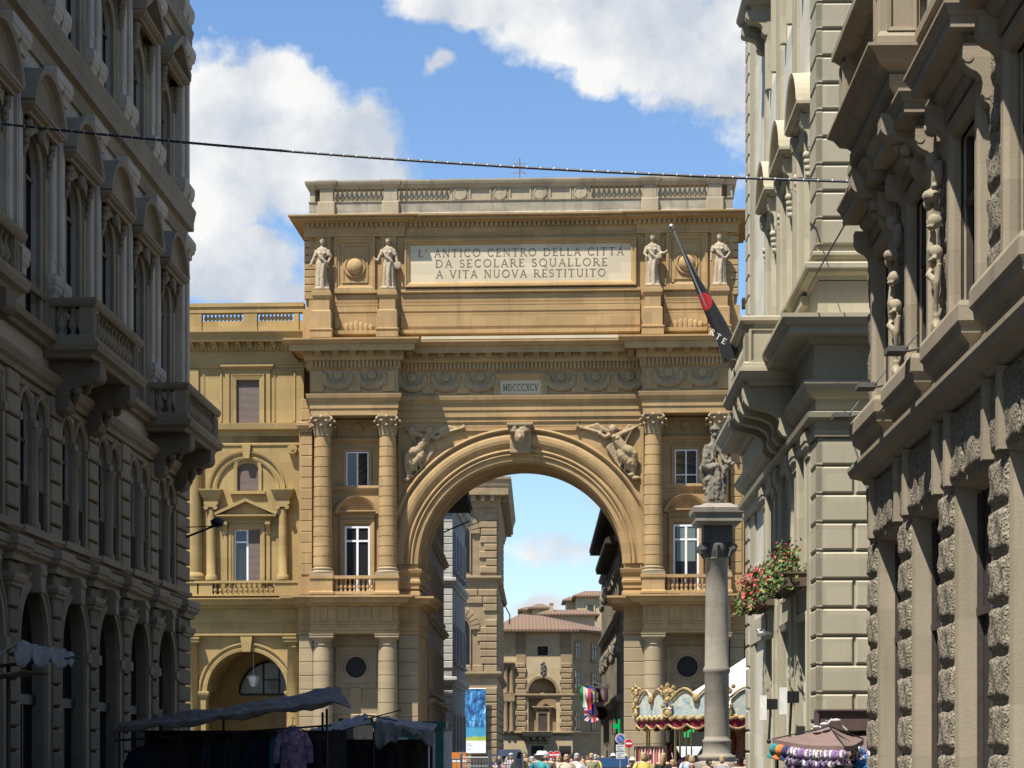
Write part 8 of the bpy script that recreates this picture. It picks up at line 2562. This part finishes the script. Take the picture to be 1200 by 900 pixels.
# =================================================================== hanging banner flag on the green palazzo
fb0, fb1 = at(851, 414, 52.0), at(787, 266, 51.6)
fl = thing('banner_flag', 'long black flag with a red spot furled round its slanting pole', 'flag', fb0)
d = fb1 - fb0
mb = MB(); mb.tube([(0, 0, 0) if False else tuple(d * -.04), tuple(d)], .03, 8); mb.ball(tuple(d * 1.005), .06, 8, 6); mb.tube([tuple(d * -.04), (.35, .3, -.1)], .035, 8)
mb.tube([(.0, 0, .1), (.45, .25, .12)], .05, 8)
mb.build('pole', M['steel'], fl)
perp = Vector((-.12, -.0, -.1))
def flag_surf(u, v):
    """v along the pole from tip to foot, u round the furled cloth"""
    base = d * (.93 - .93 * v)
    wdt = .05 + .40 * v ** 1.2
    a = u * 2 * PI
    fold = 1 + .16 * math.sin(3 * a + v * 4) + .08 * math.sin(5 * a - v * 7)
    side = Vector((-d.z, 0, d.x)).normalized()
    off = side * (math.cos(a) * wdt * .5 * fold - wdt * .30) * -1 + Vector((0, -1, 0)) * (math.sin(a) * wdt * .32 * fold + .03)
    sagz = Vector((0, 0, -.42 * max(0, v - .82) * 3 * (.5 + .5 * math.cos(a + .8))))
    return tuple(base - off * 1.0 * 1 + sagz)
mb = MB(); mb.grid(flag_surf, 40, 40)
def flag_black():
    m, nt, b = nodes_of('black_flag_cloth_with_red_spot'); sp = N(nt, 'ShaderNodeTexCoord').outputs['Object']
    q = Vector(d * .41) + Vector((-.02, -.12, -.02))
    sb = N(nt, 'ShaderNodeVectorMath', operation='DISTANCE'); nt.links.new(sp, sb.inputs[0]); sb.inputs[1].default_value = q
    col = mixc(nt, mrange(nt, sb.outputs['Value'], .22, .23, 1, 0), (.012, .012, .016), (.5, .015, .02))
    nt.links.new(col, b.inputs['Base Color']); b.inputs['Roughness'].default_value = .55; b.inputs['Sheen Weight'].default_value = .2
    return m
cl = mb.build('flag_cloth', flag_black(), fl)
mb = MB()
for ch, t_, o_ in (('R', .17, .02), ('T', .135, .06), ('E', .10, .1)):
    q = MB(); lettering(q, ch, -.06, .04, -.07, .135, 0, .004)
    Rm = Matrix.Translation(d * t_ + Vector((-.16 + o_ * 2.2, -.27, -.06))) @ Matrix.Rotation(.5, 4, 'Y')
    mb.add([tuple(Rm @ Vector(v)) for v in q.v], q.f)
mb.build('lettering', M['white_frame'], cl)

# =================================================================== overhead wires
def wire(name, pts, r, label, beads=0, bead_m=None):
    P = [Vector(p) for p in pts]
    mb = MB(); mb.tube(P, r, 6)
    o = mb.build(name, plain('wire_' + name, (.03, .03, .035), .5), None)
    tag(o, label, 'cable')
    if beads:
        q = MB(); q.ball((0, 0, 0), (.022, .022, .03), 6, 5)
        src = q.build('light_bulb', plain('clear_bulb', (.6, .6, .62), .15), o)
        for i in range(beads):
            t = (i + .5) / beads * (len(P) - 1); k = int(t); p = P[k].lerp(P[min(k + 1, len(P) - 1)], t - k)
            if i: clone(src, o, p)
            else: src.location = p
def cat_(pa, pb_, sag, n=24):
    return [pa.lerp(pb_, i / n) - Vector((0, 0, sag * 4 * (i / n) * (1 - i / n))) for i in range(n + 1)]
wl, wr = at(-60, 138, 40.5), at(1001, 213, 36.2)
wire('overhead_cable', cat_(wl, wr, .17), .022, 'thin dark cable with tiny bulbs strung across the whole street in front of the arch', 70)
wire('stay_wire', cat_(at(1001, 214, 36.2), at(935, 208, 46.4) , .0, 6), .012, 'thin stay wire from the cable end to the pale palazzo')
wire('wall_wire', cat_(at(993, 258, 36.1), at(947, 338, 45.4), .0, 8), .014, 'thin wire slanting down from the rough palazzo to the pale cornice')

# =================================================================== people
skin_m = plain('skin', (.48, .28, .19), .55, var=.06)
def person_src(seed, female):
    rnd = random.Random(seed)
    mb = MB()
    sh = .19 if female else .22
    mb.tube([(0, 0, .88), (0, -.005, 1.05), (0, -.01, 1.25), (0, 0, 1.40)], [.155, .135, .155, .11], 14, flat=.68)
    mb.tube([(-sh, 0, 1.40), (0, 0, 1.43), (sh, 0, 1.40)], [.06, .075, .06], 10)
    mb.tube([(0, .01, 1.40), (0, -.01, 1.54)], [.062, .055], 10)
    mb.ball((0, -.015, 1.60), (.075, .092, .115), 16, 12)
    mb.ball((0, -.03, 1.545), (.055, .065, .05), 10, 8)
    mb.ball((0, -.108, 1.585), (.014, .02, .026), 8, 6)                      # nose
    for s in (-1, 1):
        mb.ball((s * .076, .0, 1.59), (.012, .022, .032), 8, 6)                # ears
        mb.ball((s * .03, -.098, 1.555 + .06), (.014, .006, .006), 6, 4)        # brows
        sw = rnd.uniform(-.12, .12)
        el = (s * (sh + .05), .03 + sw * .3, 1.13); wr_ = (s * (sh + .03), -.10 + sw, .92)
        if rnd.random() < .35: wr_ = (s * (sh - .04), -.26, 1.14)
        mb.tube([(s * sh, 0, 1.39), el], [.052, .042], 10); mb.tube([el, wr_], [.042, .028], 10)
        dv = (Vector(wr_) - Vector(el)).normalized(); side = dv.cross(Vector((1, 0, 0))).normalized()
        pc = Vector(wr_) + dv * .05
        mb.ball(tuple(pc), (.022, .04, .045), 8, 6)
        for k in range(4):                                                     # fingers
            b0 = pc + dv * .035 + side * (.033 - .022 * k); ln = (.065, .075, .07, .055)[k]
            mb.tube([tuple(b0), tuple(b0 + dv * ln * .55), tuple(b0 + dv * ln + Vector((-s * .012, 0, 0)))], [.0095, .009, .0075], 6)
        tb0 = pc + side * .03 - dv * .01; mb.tube([tuple(tb0), tuple(tb0 + side * .03 + dv * .03)], [.011, .009], 6)
        st = rnd.uniform(-.16, .16) * s
        kn = (s * .09, -.03 + st * .6, .47); an = (s * .09, st + .02, .08)
        mb.tube([(s * .085, 0, .9), kn], [.092, .062], 12); mb.tube([kn, an], [.062, .042], 10); mb.tube([(an[0], an[1] + .04, .04), (an[0], an[1] - .15, .03)], [.04, .035], 8)
    body = mb.sculpt('person', skin_m, voxel=.013, smooth=2)
    c = MB()                                                                   # shirt
    c.loft([(0, 0, .82, .185, .135, .02, 5, seed), (0, 0, .95, .175, .13, .02, 5, seed), (0, -.01, 1.12, .165, .125, .02, 5, seed), (0, -.015, 1.27, .19, .135, .01, 5, 0), (0, -.005, 1.37, sh + .015, .10, 0, 5, 0), (0, 0, 1.435, sh * .62, .08, 0, 5, 0), (0, 0, 1.475, .072, .068, 0, 5, 0)], 22)
    for s in (-1, 1): c.tube([(s * (sh - .03), 0, 1.395), (s * (sh + .02), .01, 1.3), (s * (sh + .045), .02, 1.18)], [.07, .066, .066], 10)
    c.build('shirt', gm[0], body)
    c = MB()
    if female and seed % 2: c.loft([(0, 0, .45, .25, .2, .06, 7, 0), (0, 0, .7, .2, .16, .04, 7, 0), (0, 0, .95, .165, .125, 0, 7, 0)], 24)
    else:
        c.loft([(0, 0, .78, .18, .13, 0, 5, 0), (0, 0, .95, .17, .125, 0, 5, 0)], 20)
    c.build('trousers', gm[1], body)
    h = MB()
    h.lathe([(.001, .125), (.045, .12), (.075, .085), (.09, .03), (.088, -.02)], 0, 0, 18, True, math.radians(-15), math.radians(195))
    h.M = Matrix.Translation((0, 0, 0))
    hair = MB()
    def hs_(u, v):
        a = -2.6 + 5.2 * u + PI / 2; t = v
        z = 1.60 + .128 * math.cos(t * 2.0) ; r = math.sin(min(t * 2.0, PI / 2)) if t * 2.0 < PI / 2 else 1.0
        return (.088 * r * math.cos(a), -.01 + .105 * r * math.sin(a), z)
    hair.grid(hs_, 22, 10)
    hair.ball((0, -.01, 1.665), (.082, .098, .072), 14, 8)
    if female: hair.tube([(0, .07, 1.62), (0, .1, 1.5), (0, .095, 1.36)], [.085, .085, .05], 10)
    hr = hair.build('hair', M['wood_dark'], body)
    return body
psrc = [person_src(k, k % 2 == 0) for k in range(6)]
pused = [False] * 6
SH = {'white': (.72, .71, .69), 'pale blue': (.42, .52, .62), 'pink': (.62, .36, .38), 'black': (.02, .02, .022), 'red': (.48, .05, .05), 'navy': (.03, .04, .12), 'olive': (.20, .20, .10), 'beige': (.52, .44, .33), 'grey': (.3, .3, .31), 'turquoise': (.08, .38, .40), 'yellow': (.62, .50, .12), 'brown': (.16, .09, .05)}
shm = {k: plain(k.replace(' ', '_') + '_shirt_cloth', c, .85) for k, c in SH.items()}
hairc = {'dark': (.025, .018, .014), 'brown': (.10, .055, .03), 'fair': (.36, .25, .12), 'grey': (.35, .34, .33)}
hairm = {k: plain(k + '_hair', c, .6, var=.3, scale=40) for k, c in hairc.items()}
hat_src = None
def sun_hat():
    mb = MB(); mb.lathe([(.16, -.01), (.165, .0), (.10, .02), (.095, .08), (.06, .11), (.001, .115)], 0, 0, 18); return mb
SPOTS = []
rnd = random.Random(77)
for k in range(44):
    px = 584 + (k * 37.7) % 158 + rnd.uniform(-3, 3); Yp = rnd.uniform(70, 112); SPOTS.append((px, Yp))
for k in range(15):
    px = 742 + k * 9.6 + rnd.uniform(-3, 3); SPOTS.append((px, rnd.uniform(66, 76) if k % 2 else rnd.uniform(76, 80)))
seen = {}
placed = []
for k, (px, Yp) in enumerate(SPOTS):
    p = at(px, HZ, Yp)
    if any((p.x - q[0]) ** 2 + (p.y - q[1]) ** 2 < .5 for q in placed): p.y += 1.1; p.x += .3
    if abs(p.x - cx) < 1.4 and abs(p.y - cy) < 1.4: continue
    if 698 < px < 741: p = at(px, HZ, rnd.uniform(101.5, 112))
    placed.append((p.x, p.y))
    i = rnd.randrange(6)
    o = psrc[i] if not pused[i] else clone(psrc[i]); pused[i] = True
    sc = rnd.uniform(.93, 1.08)
    o.location = (p.x, p.y, 0); o.rotation_euler = (0, 0, rnd.choice((0, 0, PI, .6, -.7, 2.5, 1.6, -1.5)) + rnd.uniform(-.3, .3)); o.scale = (sc, sc, sc)
    zone = int(px > 612) + int(px > 690) + int(px > 742) + int(px > 790) + int(px > 850)
    sh_, hc = rnd.choice([(a, b) for a in SH for b in hairc if (a, b, zone) not in seen]); seen[(sh_, hc, zone)] = 1; tr = rnd.choice(('navy', 'black', 'beige', 'grey', 'brown', 'olive'))
    ch = {c.name.split('.')[0]: c for c in o.children}
    tint(ch['shirt'], shm[sh_]); tint(ch['trousers'], shm[tr]); tint(ch['hair'], hairm[hc])
    hat = rnd.random() < .08
    if hat:
        mb = sun_hat(); hh = mb.build('sun_hat', shm['white' if rnd.random() < .6 else 'beige'], o, (0, -.01, 1.655))
    where = 'beside the steel fence' if px < 612 else 'in the crowd under the arch' if px < 690 else 'near the dark blue car' if px < 742 else 'in front of the striped booth' if px < 790 else 'by the foot of the column' if px < 850 else 'in front of the carousel'
    tag(o, '%sperson in %s top with %s hair %s' % ('hatted ' if hat else '', sh_, hc, where), 'person', 'people in the square')
# =================================================================== ground, sky, sun, camera
def asphalt():
    m, nt, b = nodes_of('grey_paving')
    pos = N(nt, 'ShaderNodeNewGeometry').outputs['Position']
    br = N(nt, 'ShaderNodeTexBrick'); br.inputs['Scale'].default_value = .8; br.inputs['Mortar Size'].default_value = .012
    br.inputs['Color1'].default_value = (.13, .12, .105, 1); br.inputs['Color2'].default_value = (.105, .098, .085, 1); br.inputs['Mortar'].default_value = (.07, .065, .06, 1)
    nt.links.new(pos, br.inputs['Vector'])
    col = mixc(nt, mrange(nt, noise(nt, pos, .6, 5), .3, .7, 0, .5), br.outputs['Color'], (.085, .08, .07))
    nt.links.new(col, b.inputs['Base Color']); b.inputs['Roughness'].default_value = .85
    return m
mb = MB(); mb.add([(-900, -300, 0), (900, -300, 0), (900, 1500, 0), (-900, 1500, 0)], [(0, 1, 2, 3)])
o = mb.build('ground', asphalt()); o['kind'] = 'structure'
mb = MB(); mb.add([(-4.7, -20, .004), (4.2, -20, .004), (4.5, 61, .004), (-6.5, 61, .004)], [(0, 1, 2, 3)])
o = mb.build('road', plain('dark_asphalt', (.055, .055, .057), .9, var=.2, scale=3)); o['kind'] = 'structure'
for s, pts in ((0, [(-9.9, 28), (-5.0, 28), (-7.0, 61.5), (-9.0, 61.5)]), (1, [(3.9, 10), (5.2, 10), (6.35, 61.5), (4.4, 61.5)])):
    mb = MB(); mb.add([(x, y, 0.002) for x, y in pts] + [(x, y, .13) for x, y in pts], [(0, 1, 2, 3), (4, 7, 6, 5), (0, 4, 5, 1), (1, 5, 6, 2), (2, 6, 7, 3), (3, 7, 4, 0)])
    o = mb.build('pavement', plain('dark_paving_slab', (.075, .07, .062), .9)); o['kind'] = 'structure'

SUN = Vector((-.333, -.385, 1)).normalized()
el = math.asin(SUN.z); az = math.atan2(SUN.x, SUN.y)
sc = bpy.context.scene
w = bpy.data.worlds.new('World'); sc.world = w; w.use_nodes = True
nt = w.node_tree; bg = nt.nodes['Background']
sky = N(nt, 'ShaderNodeTexSky', sky_type='NISHITA'); sky.sun_disc = False; sky.sun_elevation = el; sky.sun_rotation = az
sky.air_density = 1.0; sky.dust_density = SKY_DUST; sky.ozone_density = 3.0; sky.altitude = 50
tc = N(nt, 'ShaderNodeTexCoord').outputs['Generated']
def pdir(px, py): return Vector(((px - 600) / F, 1, (HZ - py) / F)).normalized()
# banks of cloud standing in fixed directions of the sky
BL = [(300, 155, 135, 100, 1), (400, 195, 95, 85, 1), (255, 215, 80, 90, 1), (330, 100, 70, 42, .8), (265, 95, 60, 50, .7), (280, 315, 90, 60, 1), (240, 290, 60, 70, .9), (330, 345, 60, 30, .8),
      (560, -10, 130, 42, .95), (690, 20, 130, 62, 1), (800, 50, 110, 80, 1), (700, 90, 50, 40, .7), (860, 60, 90, 80, 1), (850, 120, 50, 40, .6), (515, 75, 28, 12, .6), (690, 0, 220, 40, .9),
      (655, 645, 66, 34, .56), (625, 712, 60, 24, .66), (690, 590, 50, 24, .34), (618, 562, 40, 16, .36), (950, 120, 120, 120, .9), (120, 200, 160, 160, .9)]
dens = None
warp = N(nt, 'ShaderNodeTexNoise'); warp.inputs['Scale'].default_value = 45; warp.inputs['Detail'].default_value = 5
nt.links.new(tc, warp.inputs['Vector'])
wv = N(nt, 'ShaderNodeVectorMath', operation='MULTIPLY_ADD'); nt.links.new(warp.outputs['Color'], wv.inputs[0]); wv.inputs[1].default_value = (.022, .0, .022)
sh = N(nt, 'ShaderNodeVectorMath', operation='SUBTRACT'); nt.links.new(tc, sh.inputs[0]); sh.inputs[1].default_value = (.011, 0, .011)
nt.links.new(sh.outputs[0], wv.inputs[2])
wd = wv.outputs[0]
for (px, py, rx, ry, wt) in BL:
    c = pdir(px, py)
    s = N(nt, 'ShaderNodeVectorMath', operation='SUBTRACT'); nt.links.new(wd, s.inputs[0]); s.inputs[1].default_value = c
    m = vmul(nt, s.outputs[0], (F / rx, 1.2 * F / max(rx, ry) * .3, F / ry))
    l = N(nt, 'ShaderNodeVectorMath', operation='LENGTH'); nt.links.new(m, l.inputs[0])
    d_ = mrange(nt, l.outputs['Value'], 0.35, 1.25, wt, 0.0)
    dens = d_ if dens is None else math_n(nt, 'MAXIMUM', dens, d_)
# loose cloud everywhere else in the sky (outside this view)
sepd = N(nt, 'ShaderNodeSeparateXYZ'); nt.links.new(tc, sepd.inputs[0])
far = mrange(nt, sepd.outputs[1], .80, .93, 1, 0)
dens = math_n(nt, 'MAXIMUM', dens, math_n(nt, 'MULTIPLY', far, mrange(nt, noise(nt, tc, 3.0, 4, .6), .5, .75, 0, .10)))
n1 = noise(nt, tc, 50, 9, .6)
n2 = noise(nt, tc, 20, 4, .5)
e = math_n(nt, 'ADD', dens, math_n(nt, 'MULTIPLY', math_n(nt, 'SUBTRACT', n1, .5), .95))
mask = mrange(nt, e, .33, .62)
# bright sunlit body with soft grey hollows
shade = mrange(nt, math_n(nt, 'ADD', n2, math_n(nt, 'MULTIPLY', math_n(nt, 'SUBTRACT', n1, .5), .35)), .36, .60)
ccol = mixc(nt, shade, tuple(CLOUD * x for x in (.62, .68, .77)), tuple(CLOUD * x for x in (1.0, 1.0, .99)))
hsv = N(nt, 'ShaderNodeHueSaturation'); hsv.inputs['Saturation'].default_value = SKY_SAT; hsv.inputs['Value'].default_value = SKY_VAL
nt.links.new(sky.outputs[0], hsv.inputs['Color'])
sk = mixc(nt, 1.0, hsv.outputs[0], SKY_TINT, 'MULTIPLY')
nt.links.new(mixc(nt, mask, sk, ccol), bg.inputs['Color']); bg.inputs['Strength'].default_value = SKY_STR

sl = bpy.data.lights.new('Sun', 'SUN'); sl.energy = SUN_E; sl.angle = math.radians(.53); sl.color = (1.0, .955, .87)
so = bpy.data.objects.new('Sun', sl); COL.objects.link(so); so.rotation_euler = (-SUN).to_track_quat('-Z', 'Y').to_euler()
cam = bpy.data.cameras.new('Camera'); cam.sensor_width = 36; cam.lens = F / 1200 * 36; cam.shift_y = (HZ - 450) / 1200; cam.clip_end = 4000; cam.clip_start = .5
co = bpy.data.objects.new('Camera', cam); COL.objects.link(co); co.location = (0, 0, EYE); co.rotation_euler = (math.radians(90), 0, 0)
sc.camera = co
sc.view_settings.view_transform = 'Standard'; sc.view_settings.look = 'None'; sc.view_settings.gamma = 1; sc.view_settings.exposure = EXPO; sc.view_settings.use_curve_mapping = False
sc.render.engine = 'CYCLES'
sc.cycles.use_denoising = True
sc.cycles.max_bounces = 6; sc.cycles.diffuse_bounces = 2; sc.cycles.glossy_bounces = 3
